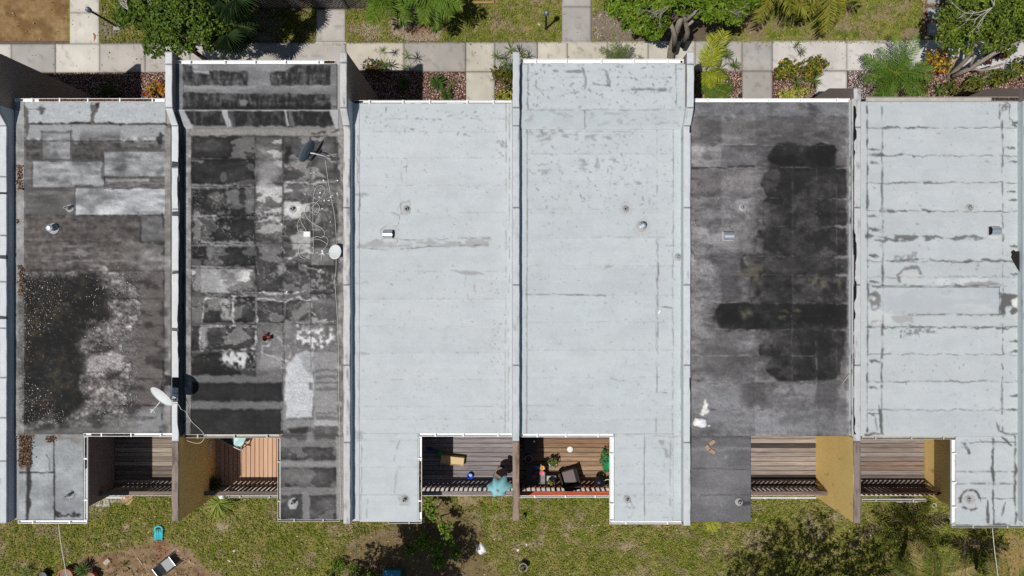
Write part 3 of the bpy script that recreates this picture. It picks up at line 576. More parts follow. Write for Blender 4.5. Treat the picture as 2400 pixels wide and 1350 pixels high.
    c.mix(.7*c.rect(1985, 240, 2008, 1020, 2, 2), (140, 139, 138)); mottle(c, c.rect(1984, 240, 2008, 1020, 1, 0), .35, 10)
    c.mix(.75*c.rect(1606, 262, 1618, 1016, 2, 2), (142, 141, 140))
    c.mix(c.rect(1606, 1022, 1770, 1228, 1, .3), (112, 111, 112)); a = c.rect(1606, 1022, 1770, 1228, 1, .3); c.mul(1+a*.2*(c.nz(60, 40, 4)-.5)*2)
    seam_rows(c, 1616, 1758, (1098, 1160), (64, 63, 63), .9, .42, .8); c.mix(.7*c.rect(1616, 1048, 1760, 1056, 3, 2), (134, 134, 135)); c.mix(.7*c.rect(1614, 1022, 1760, 1027, 2, 2), (82, 80, 80))
    c.mix(.85*c.blob([(1724, 1176), (1732, 1166), (1742, 1170), (1745, 1176), (1760, 1176), (1760, 1184), (1735, 1184)], 1.5, 2, 6), (52, 51, 52)); c.mix(.6*c.blob([(1696, 1068), (1704, 1066), (1703, 1076), (1698, 1076)], 1, 1), (160, 160, 160))
    seam_rows(c, 1614, 1992, (272, 340, 393, 465, 530, 600, 645, 710, 773, 834, 897, 960), (142, 140, 138), .61, .44, .55, 1.4); c.c[..., 2] *= 1.015
    grain(c, .15)
    flecks(c, 1620, 245, 1990, 1010, 320, (42, 40, 40), .45, .5, 1.6); flecks(c, 1780, 440, 1985, 880, 260, (150, 149, 147), .55, .35, .9); flecks(c, 1620, 245, 1780, 1000, 120, (160, 159, 158), .4, .4, 1.4)
    return c

def paint6():
    c = Canvas(2016, 228, 2402, 1244, 2.0, 6); pale_base(c, (193, 199, 201), 6); DKG = (84, 83, 82)
    seam_rows(c, 2032, 2392, (300, 365, 429, 495, 613, 650, 767, 831, 895, 960), (92, 91, 90), .7, .30, .85, 2.0)
    for y, x0, x1, wd in ((299, 2068, 2170, 2.2), (363, 2032, 2145, 3.2), (429, 2075, 2200, 1.4), (492, 2065, 2180, 2.6), (556, 2032, 2310, 4.2), (563, 2032, 2130, 3), (610, 2080, 2400, 2.2), (669, 2032, 2360, 2.2), (738, 2130, 2345, 1.8), (766, 2030, 2390, 1.8)):
        c.mix(.72*c.line([(x0, y), ((x0+x1)/2, y+rnd.uniform(-2, 2)), (x1, y+1)], wd*.75, .36, 3.0, 1.1), DKG)
    for x, b in ((2067, .36), (2349, .44), (2032, .4), (2390, .22)): c.mix(.8*c.line([(x, 250), (x+1, 500), (x+2, 700), (x-1, 1010)], 1.3, b+.04, 1.4, 1.0), DKG)
    for i, y in enumerate(range(318, 1000, 31)):
        if i % 6 == 4 or (i*7) % 5 < 2: continue
        x = 2033 + (i % 3)*2; c.mix(.8*c.blob([(x, y), (x+14, y-3+i % 4), (x+28, y+2), (x+16, y+5), (x+3, y+4)], 1.0, 2.5, 6), DKG if i % 2 else (110, 108, 107))
    for x, y in ((2355, 347), (2360, 379), (2356, 449), (2360, 469), (2362, 576), (2364, 643), (2364, 800), (2366, 825), (2362, 928), (2358, 960)): c.mix(.8*c.blob([(x, y), (x+14, y-4), (x+26, y-1), (x+22, y+3)], .9, 2, 6), DKG)
    c.mix(.8*c.blob([(2352, 232), (2366, 226), (2364, 246), (2356, 262), (2350, 250)], 1.5, 3, 5)*sstep(.36, .5, c.nz(6, 6, 3)), (110, 108, 107)); c.mix(.85*c.blob([(2364, 276), (2376, 282), (2391, 290), (2388, 298), (2366, 296)], 1.5, 3, 5)*sstep(.34, .5, c.nz(5, 5, 3)), DKG)
    c.mix(.8*c.line([(2366, 246), (2366, 280)], 1.4, .3, 1), DKG); c.mix(.8*c.line([(2343, 245), (2342, 280)], 1.6, .45, 1), DKG)
    # the puddled grey patch and peeled margins
    c.mix(.85*c.rect(2063, 672, 2342, 737, 1.5, 1.5), (182, 188, 191)); c.mix(.8*c.line([(2063, 671), (2342, 671), (2343, 738), (2130, 738)], 1.0, .34, 1.2), (96, 94, 93)); c.mix(.5*c.rect(2063, 672, 2342, 737, 2, 1)*sstep(.5, .7, c.nz(60, 24, 4)), (200, 205, 207)); c.mix(.4*c.blob([(2140, 690), (2240, 680), (2330, 700), (2330, 730), (2200, 728)], 14, 6)*sstep(.45, .65, c.nz(40, 12, 3)), (206, 210, 211))
    c.mix(.9*c.blob([(2343, 688), (2390, 688), (2388, 730), (2375, 738), (2345, 736)], 2, 3)*sstep(.32, .5, c.nz(12, 10, 3)), (92, 90, 89)); c.mix(.9*c.blob([(2372, 700), (2388, 700), (2384, 718), (2374, 718)], 1.5, 2), (226, 226, 222))
    c.mix(.75*c.blob([(2034, 675), (2060, 673), (2062, 700), (2060, 735), (2040, 725)], 2, 3)*sstep(.36, .55, c.nz(10, 10, 3)), (112, 109, 106)); c.mix(.5*c.rect(2034, 730, 2090, 758, 2, 3), (210, 212, 211)); c.mix(.7*c.blob([(2084, 742), (2140, 738), (2140, 756), (2100, 757)], 1, 2), (170, 167, 164))
    for x0, x1 in ((2195, 2225), (2248, 2315)): c.mix(.6*c.rect(x0, 652, x1, 667, 1.5, 2), (214, 216, 215))
    c.mix(.7*c.blob([(2255, 669), (2275, 660), (2320, 660), (2355, 668), (2330, 671)], 1.2, 2), (140, 138, 137))
    c.mix(.75*c.line([(2108, 660), (2106, 644), (2120, 630), (2150, 627), (2156, 640)], 3, .2, 2), (112, 110, 108)); c.mix(.6*c.blob([(2118, 640), (2150, 632), (2150, 655), (2112, 662)], 3, 4), (206, 204, 200))
    c.mix(.6*c.blob([(2120, 768), (2190, 768), (2195, 780), (2150, 785), (2110, 792)], 2, 7, 6)*sstep(.42, .56, c.nz(6, 5, 3)), (100, 98, 97)); c.mix(.5*c.blob([(2100, 598), (2150, 590), (2155, 608), (2100, 612)], 2, 5)*sstep(.4, .55, c.nz(6, 6, 3)), (110, 108, 107))
    for pts in ([(2289, 617), (2294, 617), (2294, 622), (2289, 622)], [(2294, 622), (2289, 625)], [(2288, 629), (2295, 629)], [(2288, 632), (2295, 633)], [(2288, 629), (2289, 634)]): c.mix(.75*c.line(pts, .45, 0, .2, .2), (108, 107, 106))
    c.mix(.5*c.rect(2322, 524, 2352, 560, 2, 3), (210, 208, 204)); c.mix(.4*c.blob([(2265, 478), (2275, 474), (2290, 480), (2292, 495), (2270, 495)], 1.5, 2), (186, 184, 182))
    for pts in ([(2052, 980), (2058, 1010)], [(2062, 950), (2066, 1016)], [(2030, 1019), (2062, 1016)]): c.mix(.8*c.line(pts, 2.2, .2, 2), DKG)
    c.mix(.7*c.line([(2335, 990), (2340, 1010), (2360, 1016), (2392, 1018)], 1.6, .3, 2), (96, 94, 93))
    # annex
    seam_rows(c, 2242, 2380, (1037, 1105, 1134, 1168), (96, 95, 94), 1.1, .4, .85)
    for pts in ([(2378, 1024), (2379, 1100), (2380, 1230)], [(2328, 1030), (2327, 1140), (2330, 1228)], [(2262, 1040), (2272, 1062)], [(2314, 1176), (2316, 1224)], [(2356, 1178), (2348, 1210)], [(2350, 1024), (2372, 1045)], [(2242, 1232), (2390, 1229)]): c.mix(.85*c.line(pts, 2.0, .34, 2), DKG)
    rr = np.hypot(c.X-2274, (c.Y-1171)*1.02)+3*(c.nz(9, 9, 3)-.5)*2; c.mix(.85*sstep(4, 1.2, np.abs(rr-23))*sstep(.28, .45, c.nz(12, 12, 3)), (62, 60, 60)); c.mix(.6*sstep(22, 18, rr), (190, 189, 187)); c.mix(.5*sstep(13, 9, rr), (160, 158, 156))
    flecks(c, 2035, 240, 2390, 1015, 300, (108, 107, 107), .6, .4, 1.8); flecks(c, 2242, 1030, 2392, 1228, 70, (100, 99, 98), .6, .4, 1.8)
    return c

def paint_bay(which):
    if which == 2:
        c = Canvas(405, 130, 800, 312, 2.0, 12); c.fill((124, 124, 125)); c.mul(1+.22*(c.nz(50, 22, 4)-.5)*2)
        D = (48, 47, 47)
        c.mix(.92*c.blob([(430, 153), (450, 153), (455, 166), (580, 168), (580, 201), (430, 199)], 1.5, 2), D); c.mix(.92*c.blob([(634, 170), (670, 166), (688, 152), (776, 152), (775, 200), (633, 201)], 1.5, 1.5), D)
        c.mix(.94*c.blob([(431, 217), (600, 219), (775, 221), (774, 258), (431, 256)], 1.5, 2), D)
        m = c.rect(428, 150, 778, 258, 2, 1); dk_ = sstep(.36, .28, c.c[..., 0])*m; c.mul(1+dk_*.9*2*(c.nz(5, 16, 4)-.5)); c.mul(1+dk_*.6*2*(c.nz(26, 5, 4)-.5)); c.mix(.5*dk_*sstep(.56, .7, c.nz(7, 14, 4)), (120, 118, 117)); grain(c, .16); c.mul(1 - m*.5*c.rect(428, 246, 778, 262, 5, 3))
        c.mix(.9*c.blob([(453, 166), (480, 167), (491, 165), (490, 175), (455, 172)], 1, 1.5), (176, 178, 180)); c.mix(.8*c.blob([(452, 152), (466, 152), (464, 160), (453, 160)], 2, 2), (160, 161, 162)); c.mix(.9*c.blob([(560, 236), (574, 232), (582, 240), (576, 250), (562, 248)], 1.5, 2), (126, 126, 126)); c.mix(.6*c.rect(600, 150, 634, 165, 2, 2), (150, 150, 151))
        c.mix(.5*c.rect(430, 202, 600, 208, 2, 2), (160, 161, 162))
        for pts in ([(637, 176), (640, 176), (638, 184), (634, 184)], [(644, 184), (645, 177), (649, 178), (648, 181), (645, 181), (649, 185)], [(653, 178), (657, 177), (659, 180), (656, 183), (653, 181), (653, 178)]): c.mix(.8*c.line(pts, .5, 0, .2, .2), (150, 148, 145))
        c.mix(.6*c.blob([(780, 248), (790, 246), (792, 250), (782, 254)], 1, 2), (60, 58, 58)); flecks(c, 430, 150, 780, 255, 160, (170, 170, 170), .3, .4, 1.5); return c
    c = Canvas(1212, 130, 1620, 312, 2.0, 14); pale_base(c, (195, 202, 204), 8)
    seam_rows(c, 1235, 1582, (181, 213, 256), SEAM_LINE, .6, .42, .8)
    for pts, wd in (([(1300, 166), (1330, 169), (1366, 168)], 2.2), ([(1366, 162), (1372, 185), (1371, 208)], 2.0), ([(1418, 165), (1424, 180), (1430, 202)], 2.6), ([(1390, 196), (1425, 200)], 1.4), ([(1256, 172), (1258, 205), (1275, 224)], 1.0), ([(1336, 218), (1360, 216)], 2), ([(1480, 208), (1560, 210)], 2.0), ([(1237, 152), (1237, 256)], .8), ([(1585, 152), (1584, 250)], .9)):
        c.mix(.75*c.line(pts, wd, .3, 1.8), (120, 119, 120))
    flecks(c, 1225, 150, 1605, 255, 260, (100, 101, 103), .75, .5, 2.6); return c
# ------------------------------------------------------------------ the row of townhouses
DARKR = set()
def sheet(parent, cv, x0, y0, x1, y1, z, dz=0.0, lap=3.0, tilt=.007, tone=1.0, name='roofing_sheet', zfun=None, pz=None):
    """one strip of roofing: a thin sheet whose lower edge laps over the next"""
    pz = z if pz is None else pz
    y1e = y1 + lap
    nx = max(2, int((x1-x0)/STEP)+1); ny = max(2, int((y1e-y0)/STEP)+1)
    xs = np.linspace(x0, x1, nx); ys = np.linspace(y0, y1e, ny)
    X, Y = np.meshgrid(xs, ys)
    Z = z + dz + tilt*(Y-y0)/(y1e-y0) + .003*(fbm(X/30, Y/20, 5)-.5)
    if zfun is not None: Z = zfun(Y) + dz
    colr = to_alb(cv.sample(X, Y)*tone)
    s_ = K*(H-(pz if zfun is None else Z))
    V = np.stack([(X-1200)*s_, (675-Y)*s_, Z], -1)
    n = nx*ny; idx = np.arange(n).reshape(ny, nx)
    F = np.stack([idx[:-1, :-1], idx[1:, :-1], idx[1:, 1:], idx[:-1, 1:]], -1).reshape(-1, 4)
    ring = np.concatenate([idx[0, :], idx[1:, -1], idx[-1, -2::-1], idx[-2:0:-1, 0]])
    Vf = V.reshape(-1, 3); Cf = colr.reshape(-1, 3)
    low = Vf[ring].copy(); low[:, 2] -= .014 + dz
    r2 = np.arange(len(ring)) + n
    F2 = np.stack([ring, np.roll(ring, -1), np.roll(r2, -1), r2], -1)
    o = npmesh(name, np.vstack([Vf, low]), np.vstack([F, F2]), M['roofd' if id(cv) in DARKR else 'roof'], parent, np.vstack([Cf, Cf[ring]]), True)
    return o

def rows(parent, cv, x0, x1, ys, z, **k):
    for i in range(len(ys)-1):
        sheet(parent, cv, x0, ys[i], x1, ys[i+1], z, lap=0 if i == len(ys)-2 else 3, tone=1+rnd.uniform(-.012, .012), **k)

WX = [-16.47, -10.90, -5.35, 0.13, 5.67, 11.18, 16.72]     # party wall centres
TH = .19
YF, YB, YA, YW = 6.09, -4.77, -7.60, -7.56                 # front, rear, annex rear, wing-wall end
YBAY = 7.19
LAB = {0: 'end slice of townhouse with taupe fin wall at the left photo edge',
       1: 'townhouse with patched grey roof, leaf litter and dark weathered balcony on the far left',
       2: 'townhouse with black blotchy roof, satellite dishes and orange-brown balcony boards',
       3: 'townhouse with pale roof at one level and grey balcony holding the turquoise parasol',
       4: 'townhouse with pale roof, raised front bay and balcony full of pots and furniture',
       5: 'townhouse with half-black soaked roof and balcony beside the sunlit yellow wall',
       6: 'townhouse with pale roof striped by dark peeling seams on the right',
       7: 'next townhouse with pale roof cut off by the right photo edge'}
HS = {}
for i in range(8):
    xl = WX[i-1] if i else WX[0]-5.55
    HS[i] = thing('townhouse', LAB[i], 'house', (xl+2.77, .6, 0), 'townhouses in one terrace')
ANX = {1: ('L', -14.04), 2: ('R', -7.58), 3: ('L', -3.08), 4: ('R', 3.36), 5: ('L', 7.84), 6: ('R', 14.59)}
REAR5 = -4.86
AWM = {1: 'taupe', 2: 'taupe', 3: 'taupe', 4: 'taupe', 5: 'yellow', 6: 'yellow'}
OVH = .45

def window(parent, x0, x1, z0, z1, y, sgn, name='window'):
    f = MB(); t = .06
    f.box(x0, y, z0, x1, y+sgn*.05, z0+t).box(x0, y, z1-t, x1, y+sgn*.05, z1).box(x0, y, z0+t, x0+t, y+sgn*.05, z1-t).box(x1-t, y, z0+t, x1, y+sgn*.05, z1-t)
    xm = (x0+x1)/2; f.box(xm-.03, y, z0+t, xm+.03, y+sgn*.045, z1-t)
    o = f.build(name, M['white'], parent)
    for a, b in ((x0+t, xm-.03), (xm+.03, x1-t)): MB().box(a, y+sgn*.003, z0+t, b, y+sgn*.018, z1-t).build('pane', M['glass'], o)

RP = {}
for i in range(8):
    h = HS[i]
    xl = (WX[i-1] if i else WX[0]-5.55)+TH/2; xr = (WX[i] if i < 7 else WX[6]+5.55)-TH/2
    bay = i in (0, 2, 4)
    yf = YBAY if bay else YF
    body = MB(); body.box(xl, YB+.12, 0, xr, YF-.12, Z0-.17)
    if bay: body.box(xl, YF-.119, 0, xr, YBAY-.12, ZB-.17)
    body.build('wall', M['taupe'], h)
    rf = MB(); rf.box(xl, YB if i != 5 else REAR5, Z0-.16, xr, (YF if not bay else 5.18), Z0-.016)
    side = ANX.get(i)
    if side:
        s_, xs = side
        a0, a1 = (xl, xs) if s_ == 'L' else (xs, xr)
        rf.box(a0, YA, Z0-.16, a1, (YB if i != 5 else REAR5)-.001, Z0-.016)
        w0, w1 = (xl, xs-OVH) if s_ == 'L' else (xs+OVH, xr)
        MB().box(w0, YA+.12, 0, w1, YB+.119, Z0-.161).build('annex_wall', M[AWM[i]], h)
        d0, d1 = (w1+.002, xr-.002) if s_ == 'L' else (xl+.002, w0-.002)
        MB().box(d0, -7.32, 0, d1, YB+.118, ZD-.14).build('lower_wall', M['taupe'], h)
        window(h, d0+.3, d0+2.2, ZD+.02, ZD+2.05, YB+.116, -1, 'sliding_door')
        window(h, w0+.5, w1-.5, 3.4, 4.5, YA+.116, -1); window(h, w0+.5, w1-.5, .9, 2.0, YA+.116, -1); window(h, d0+.6, d1-.6, .8, 2.0, -7.325, -1)
    roof = rf.build('roof', M['roof'], h)
    a = roof.data.color_attributes.new('Col', 'FLOAT_COLOR', 'POINT'); a.data.foreach_set('color', np.tile(np.array([.3, .3, .3, 1], np.float32), len(roof.data.vertices)))
    RP[i] = roof
    if bay:
        b = MB().box(xl, 5.70, ZB-.16, xr, YBAY, ZB-.018)
        b.add([(xl,5.699,ZB-.16),(xr,5.699,ZB-.16),(xr,5.699,ZB-.03),(xl,5.699,ZB-.03),(xl,5.181,Z0-.16),(xr,5.181,Z0-.16),(xr,5.181,Z0-.03),(xl,5.181,Z0-.03)],
              [(0,1,2,3),(5,4,7,6),(3,2,6,7),(0,4,5,1),(0,3,7,4),(1,5,6,2)])
        br = b.build('bay_roof', M['roof'], h)
        a = br.data.color_attributes.new('Col', 'FLOAT_COLOR', 'POINT'); a.data.foreach_set('color', np.tile(np.array([.3, .3, .3, 1], np.float32), len(br.data.vertices)))
        RP[(i, 'b')] = br
    window(h, xl+.7, xl+2.0, 3.1, 4.4, yf-.118, 1); window(h, xr-2.0, xr-.7, 3.1, 4.4, yf-.118, 1); window(h, xl+.7, xl+2.4, .8, 2.1, yf-.118, 1)
    MB().box(xr-1.6, yf-.119, .05, xr-.7, yf-.07, 2.1).build('front_door', M['timber'], h)

# ---- roofing sheets
c1 = paint1(); DARKR.add(id(c1))
r = RP[1]
rows(r, c1, 52, 389, [239, 291, 332, 378, 441, 506, 567, 637, 701, 763, 827, 889, 953, 1015], Z0)
for q in ((100, 312, 166, 373), (78, 378, 245, 439), (245, 355, 390, 414), (178, 442, 389, 504)): sheet(r, c1, *q, Z0, dz=.014, lap=0, tilt=.002, name='repair_patch')
sheet(r, c1, 35, 239, 58, 1022, Z0, dz=.010, lap=0, tilt=0, name='edge_flashing'); sheet(r, c1, 386, 290, 401, 1015, Z0, dz=.012, lap=0, tilt=0, name='edge_flashing')
for q in ((44, 1015, 66, 1218), (66, 1015, 127, 1108), (66, 1108, 128, 1218), (127, 1015, 196, 1218)): sheet(r, c1, *q, Z0, dz=.004*rnd.randint(0, 2), lap=0, tilt=.002)
c2 = paint2(); DARKR.add(id(c2)); r = RP[2]
rows(r, c2, 444, 599, [318, 373, 436, 510, 572, 628, 690, 760, 822, 890, 950, 1017], Z0)
rows(r, c2, 598, 663, [318, 372, 430, 500, 570, 690, 760, 868, 890, 950, 1017], Z0, dz=.003); rows(r, c2, 662, 729, [318, 372, 430, 500, 572, 690, 762, 828, 1021], Z0, dz=.001)
rows(r, c2, 728, 795, [318, 424, 500, 585, 694, 760, 826, 870, 918, 984, 1021], Z0, dz=.004)
sheet(r, c2, 432, 318, 449, 1017, Z0, dz=.012, lap=0, tilt=0, name='edge_flashing'); sheet(r, c2, 792, 318, 806, 1216, Z0, dz=.014, lap=0, tilt=0, name='edge_flashing'); sheet(r, c2, 430, 300, 806, 320, Z0, dz=.012, lap=0, tilt=0, name='edge_flashing')
sheet(r, c2, 452, 765, 603, 821, Z0, dz=.016, lap=0, tilt=.002, name='repair_patch')
for q in ((658, 1021, 794, 1046), (658, 1046, 794, 1090), (658, 1090, 794, 1150), (658, 1150, 794, 1216)): sheet(r, c2, *q, Z0, lap=2)
c3 = paint3(); r = RP[3]
rows(r, c3, 842, 1187, [242, 278, 308, 371, 434, 498, 566, 637, 700, 765, 827, 889, 952, 1015], Z0)
sheet(r, c3, 826, 242, 843, 1221, Z0, dz=.010, lap=0, tilt=0, name='edge_flashing'); sheet(r, c3, 1186, 242, 1202, 1015, Z0, dz=.012, lap=0, tilt=0, name='edge_flashing')
for q in ((843, 1015, 980, 1034), (843, 1034, 980, 1095), (843, 1095, 980, 1160), (843, 1160, 980, 1221)): sheet(r, c3, *q, Z0, lap=2)
c4 = paint4(); r = RP[4]
rows(r, c4, 1235, 1579, [302, 308, 360, 425, 490, 557, 623, 690, 755, 820, 885, 950, 1016], Z0)
sheet(r, c4, 1216, 302, 1236, 1016, Z0, dz=.010, lap=0, tilt=0, name='edge_flashing'); sheet(r, c4, 1578, 302, 1598, 1220, Z0, dz=.012, lap=0, tilt=0, name='edge_flashing')
for q in ((1440, 1016, 1511, 1093), (1511, 1016, 1578, 1093), (1440, 1093, 1511, 1160), (1511, 1093, 1578, 1160), (1440, 1160, 1511, 1220), (1511, 1160, 1578, 1220)): sheet(r, c4, *q, Z0, dz=.002*rnd.randint(0, 2), lap=2)
c5 = paint5(); DARKR.add(id(c5)); r = RP[5]
rows(r, c5, 1616, 1770, [240, 272, 340, 394, 465, 530, 600, 645, 710, 773, 834, 897, 960, 1022], Z0)
rows(r, c5, 1769, 1990, [240, 272, 340, 394, 465, 530, 600, 645, 710, 773, 834, 897, 960, 1022], Z0, dz=.003)
sheet(r, c5, 1611, 242, 1617, 1220, Z0, dz=.012, lap=0, tilt=0, name='edge_flashing'); sheet(r, c5, 1988, 240, 1997, 1021, Z0, dz=.012, lap=0, tilt=0, name='edge_flashing')
for q in ((1616, 1022, 1760, 1050), (1616, 1050, 1760, 1098), (1616, 1098, 1760, 1160), (1616, 1160, 1760, 1221)): sheet(r, c5, *q, Z0, lap=2)
c6 = paint6(); r = RP[6]
rows(r, c6, 2032, 2391, [238, 300, 365, 429, 495, 560, 613, 651, 672, 737, 767, 831, 895, 960, 1022], Z0)
sheet(r, c6, 2063, 673, 2342, 737, Z0, dz=.014, lap=0, tilt=.002, name='repair_patch')
sheet(r, c6, 2015, 238, 2033, 1022, Z0, dz=.010, lap=0, tilt=0, name='edge_flashing'); sheet(r, c6, 2390, 238, 2400, 1232, Z0, dz=.012, lap=0, tilt=0, name='edge_flashing')
for q in ((2240, 1022, 2328, 1105), (2328, 1022, 2391, 1105), (2240, 1105, 2328, 1230), (2328, 1105, 2391, 1168), (2328, 1168, 2391, 1230)): sheet(r, c6, *q, Z0, dz=.002*rnd.randint(0, 2), lap=2)
KEEP = []
# bays: level roof then the slope down to the main roof
for i, x0, x1 in ((2, 412, 790), (4, 1219, 1606)):
    cb = paint_bay(i); i == 2 and DARKR.add(id(cb)); r = RP[(i, 'b')]
    m_ = (x0+18, x1-16)
    yy = [150, 168, 202, 218, 258] if i == 2 else [148, 181, 213, 258]
    rows(r, cb, m_[0], m_[1], yy, ZB)
    sheet(r, cb, x0, 150, m_[0]+1, 258, ZB, dz=.012, lap=0, tilt=0, name='edge_flashing'); sheet(r, cb, m_[1]-1, 150, x1, 258, ZB, dz=.012, lap=0, tilt=0, name='edge_flashing')
    cs = Canvas(x0-10, 250, x1+20, 310, 2.0, 21+i); KEEP.append(cs); i == 2 and DARKR.add(id(cs))
    if i == 2:
        cs.fill((44, 43, 43)); mottle(cs, np.ones_like(cs.X), .5, 7); cs.mix(.6*sstep(.5, .7, cs.nz(9, 14, 4)), (100, 99, 98)); cs.mix(.9*cs.rect(425, 256, 785, 260, 1.2, 1), (186, 188, 190)); cs.mix(.85*cs.rect(425, 296, 800, 312, 2, 3), (150, 148, 145))
        for pts in ([(518, 254), (532, 254), (543, 296), (532, 298)], [(662, 254), (668, 254), (678, 294), (674, 296)], [(410, 252), (430, 254), (452, 300), (432, 304)], [(772, 256), (800, 254), (812, 304), (786, 300)]): cs.mix(.95*cs.blob(pts, 1.4, 1.5), (186, 188, 190))
        cs.mix(.7*cs.blob([(676, 258), (684, 258), (692, 298), (680, 298)], 1.5, 2), (126, 125, 124)); cs.mix(.7*cs.blob([(534, 262), (540, 270), (552, 298), (545, 298)], 1.5, 2), (96, 96, 96))
    else:
        pale_base(cs, (198, 205, 207), 9); cs.mix(.7*cs.line([(1230, 257), (1605, 256)], 1.2, .35, 1), (120, 120, 122)); cs.mix(.5*cs.rect(1230, 258, 1600, 300, 5, 4)*sstep(.6, .74, cs.nz(16, 8, 3)), (160, 160, 161)); cs.mix(.6*cs.line([(1370, 258), (1372, 300)], 1.6, .35, 1), (140, 140, 141))
    zf = lambda Y: ZB + .012 - (ZB-Z0)*np.clip((Y-258)/(302-258), 0, 1)
    n = 3 if i == 2 else 2
    ex = [x0, 536, 676, x1+4] if i == 2 else [x0, 1371, x1]
    for k in range(n): sheet(r, cs, ex[k], 257, ex[k+1], 303, ZB, dz=.006, lap=0, tilt=0, zfun=zf, name='slope_sheet')

# ---- party walls, copings and upstands
def col_noise(base, dirt, amt, seed, y, u):
    n = fbm(y*2.2, u*6+seed, seed, 4); n2 = fbm(y*9, u*9, seed+5, 3)
    m = np.clip((n-(1-amt))*3.2 + (n2-.5)*.7, 0, 1)[:, None]
    return s2l((np.array(base)/255.*(1-m)+np.array(dirt)/255.*m))/E_LIT

def party_wall(k, house, prof, segs, paint, yseam=None):
    """prof: outline in (y,z) of the wall; the coping follows the top; segs: coping breaks in y"""
    x0, x1 = WX[k]-TH/2, WX[k]+TH/2
    w_ = thing('party_wall', None, None) if False else None
    m = MB(); n = len(prof)
    m.add([(x0, y, z) for y, z in prof] + [(x1, y, z) for y, z in prof], [tuple(range(n)), tuple(range(n, 2*n))[::-1]] + [(i, n+i, n+(i+1) % n, (i+1) % n) for i in range(n)])
    mt = paint.get('wall', 'taupe')
    wall = m.build('party_wall', M[mt], HS[house])
    top = [p for p in prof if p[1] > 4.5]; top.sort(key=lambda p: -p[0])
    ty = np.array([p[0] for p in top])[::-1]; tz = np.array([p[1] for p in top])[::-1]
    ends = [ty[-1]+.01] + sorted(segs, reverse=True) + [ty[0]-.01]
    for j in range(len(ends)-1):
        ya, yb = ends[j]-.004, ends[j+1]+.004
        nn = max(3, int((ya-yb)/.05)); ys = np.linspace(ya, yb, nn)
        for t_ in top:
            if yb < t_[0] < ya: ys[np.argmin(abs(ys-t_[0]))] = t_[0]
        zs = np.interp(ys, ty, tz)
        us = np.array([-1, -.8, -.3, .3, .8, 1.0])*(TH/2+.012)
        jit = .016*(fbm(ys*2.2, ys*0, k+3, 4)-.5)*2
        V = []; C = []; nu = len(us)
        for q, u in enumerate(us):
            V.append(np.stack([np.full(nn, WX[k]+u)+jit, ys, zs+.03-(.006 if q in (0, nu-1) else 0)], -1))
            base, dirt, amt = paint['cop'](.5*(ya+yb), ys); C.append(col_noise(base, dirt, amt, k*7+j, ys, np.full(nn, u*8)))
        for q in (0, nu-1):
            v = V[q].copy(); v[:, 2] -= .06; V.append(v); C.append(C[q])
        V = np.vstack(V); C = np.vstack(C); F = []
        order = [nu] + list(range(nu)) + [nu+1]
        for q in range(len(order)-1):
            for t_ in range(nn-1): F.append((order[q]*nn+t_, order[q]*nn+t_+1, order[q+1]*nn+t_+1, order[q+1]*nn+t_))
        # end caps
        for t_ in (0, nn-1):
            for q in range(1, len(order)-2): F.append((order[0]*nn+t_, order[q]*nn+t_, order[q+1]*nn+t_, order[-1]*nn+t_))
        npmesh('coping_stone', V, np.array(F), M['coping'], wall, np.clip(C, .004, .85))
    for sgn, key in ((-1, 'ul'), (1, 'ur')):
        if key not in paint: continue
        base, dirt, amt, ya, yb = paint[key]
        ys = np.arange(yb, ya, .06); zs = np.interp(ys, ty, tz)-.045
        xx = WX[k]+sgn*(TH/2+.011)
        jx = sgn*.01*fbm(ys*2, ys*0+k, k, 3)
        za = Z0-.01
        lv = [0, .35, .7, 1]
        V = []; C = []
        for l in lv:
            V.append(np.stack([xx+jx+sgn*.05*max(0, .25-l)*4*.6, ys, za+(zs-za)*l], -1)); C.append(col_noise(base, dirt, amt, k*3+11, ys, np.full(len(ys), l*2)))
        V.append(np.stack([np.full(len(ys), WX[k]+sgn*(TH/2-.005)), ys, zs+.002], -1)); C.append(C[-1])
        nn = len(ys); F = [(a*nn+t_, a*nn+t_+1, (a+1)*nn+t_+1, (a+1)*nn+t_) for a in range(len(lv)) for t_ in range(nn-1)]
        npmesh('upstand', np.vstack(V), np.array(F), M['roof'], wall, np.clip(np.vstack(C), .004, .85))
    return wall

WHITE = (214, 217, 217); PALE = (192, 199, 201); GREYD = (120, 117, 115); BROWN = (128, 114, 104); BRD = (92, 80, 72); INK = (34, 34, 36)
def fin_prof(rear, front=7.5): return [(front, 0), (front, ZF), (5.72, ZF), (5.25, ZP), (rear, ZP), (rear, 0)]
def low_prof(rear): return [(6.98, 0), (6.98, 3.6), (6.47, ZP), (rear, ZP), (rear, 0)]
def cop(a, b, da, db, amta, amtb, yb=-4.95):
    return lambda y, ys: (a, da, amta) if y > yb else (b, db, amtb)
party_wall(0, 0, fin_prof(-7.62), [5.7, 5.25, 3.6, 1.7, .2, -1.3, -2.9, -4.2, -5.6], {'wall': 'taupe', 'cop': cop((214, 217, 218), (206, 210, 212), GREYD, GREYD, .18, .2), 'ur': ((186, 194, 200), INK, .16, 5.9, -7.6)})
party_wall(1, 1, fin_prof(YW), [7.1, 5.72, 5.25, 3.9, 2.55, .55, -1.35, -3.15, -3.4, -4.97], {'wall': 'taupe', 'cop': cop((218, 220, 220), (150, 136, 122), (128, 122, 116), (96, 82, 72), .14, .5), 'ur': ((78, 80, 86), (26, 26, 28), .5, 5.7, -4.8), 'ul': ((180, 180, 178), GREYD, .3, 5.2, -4.84)})
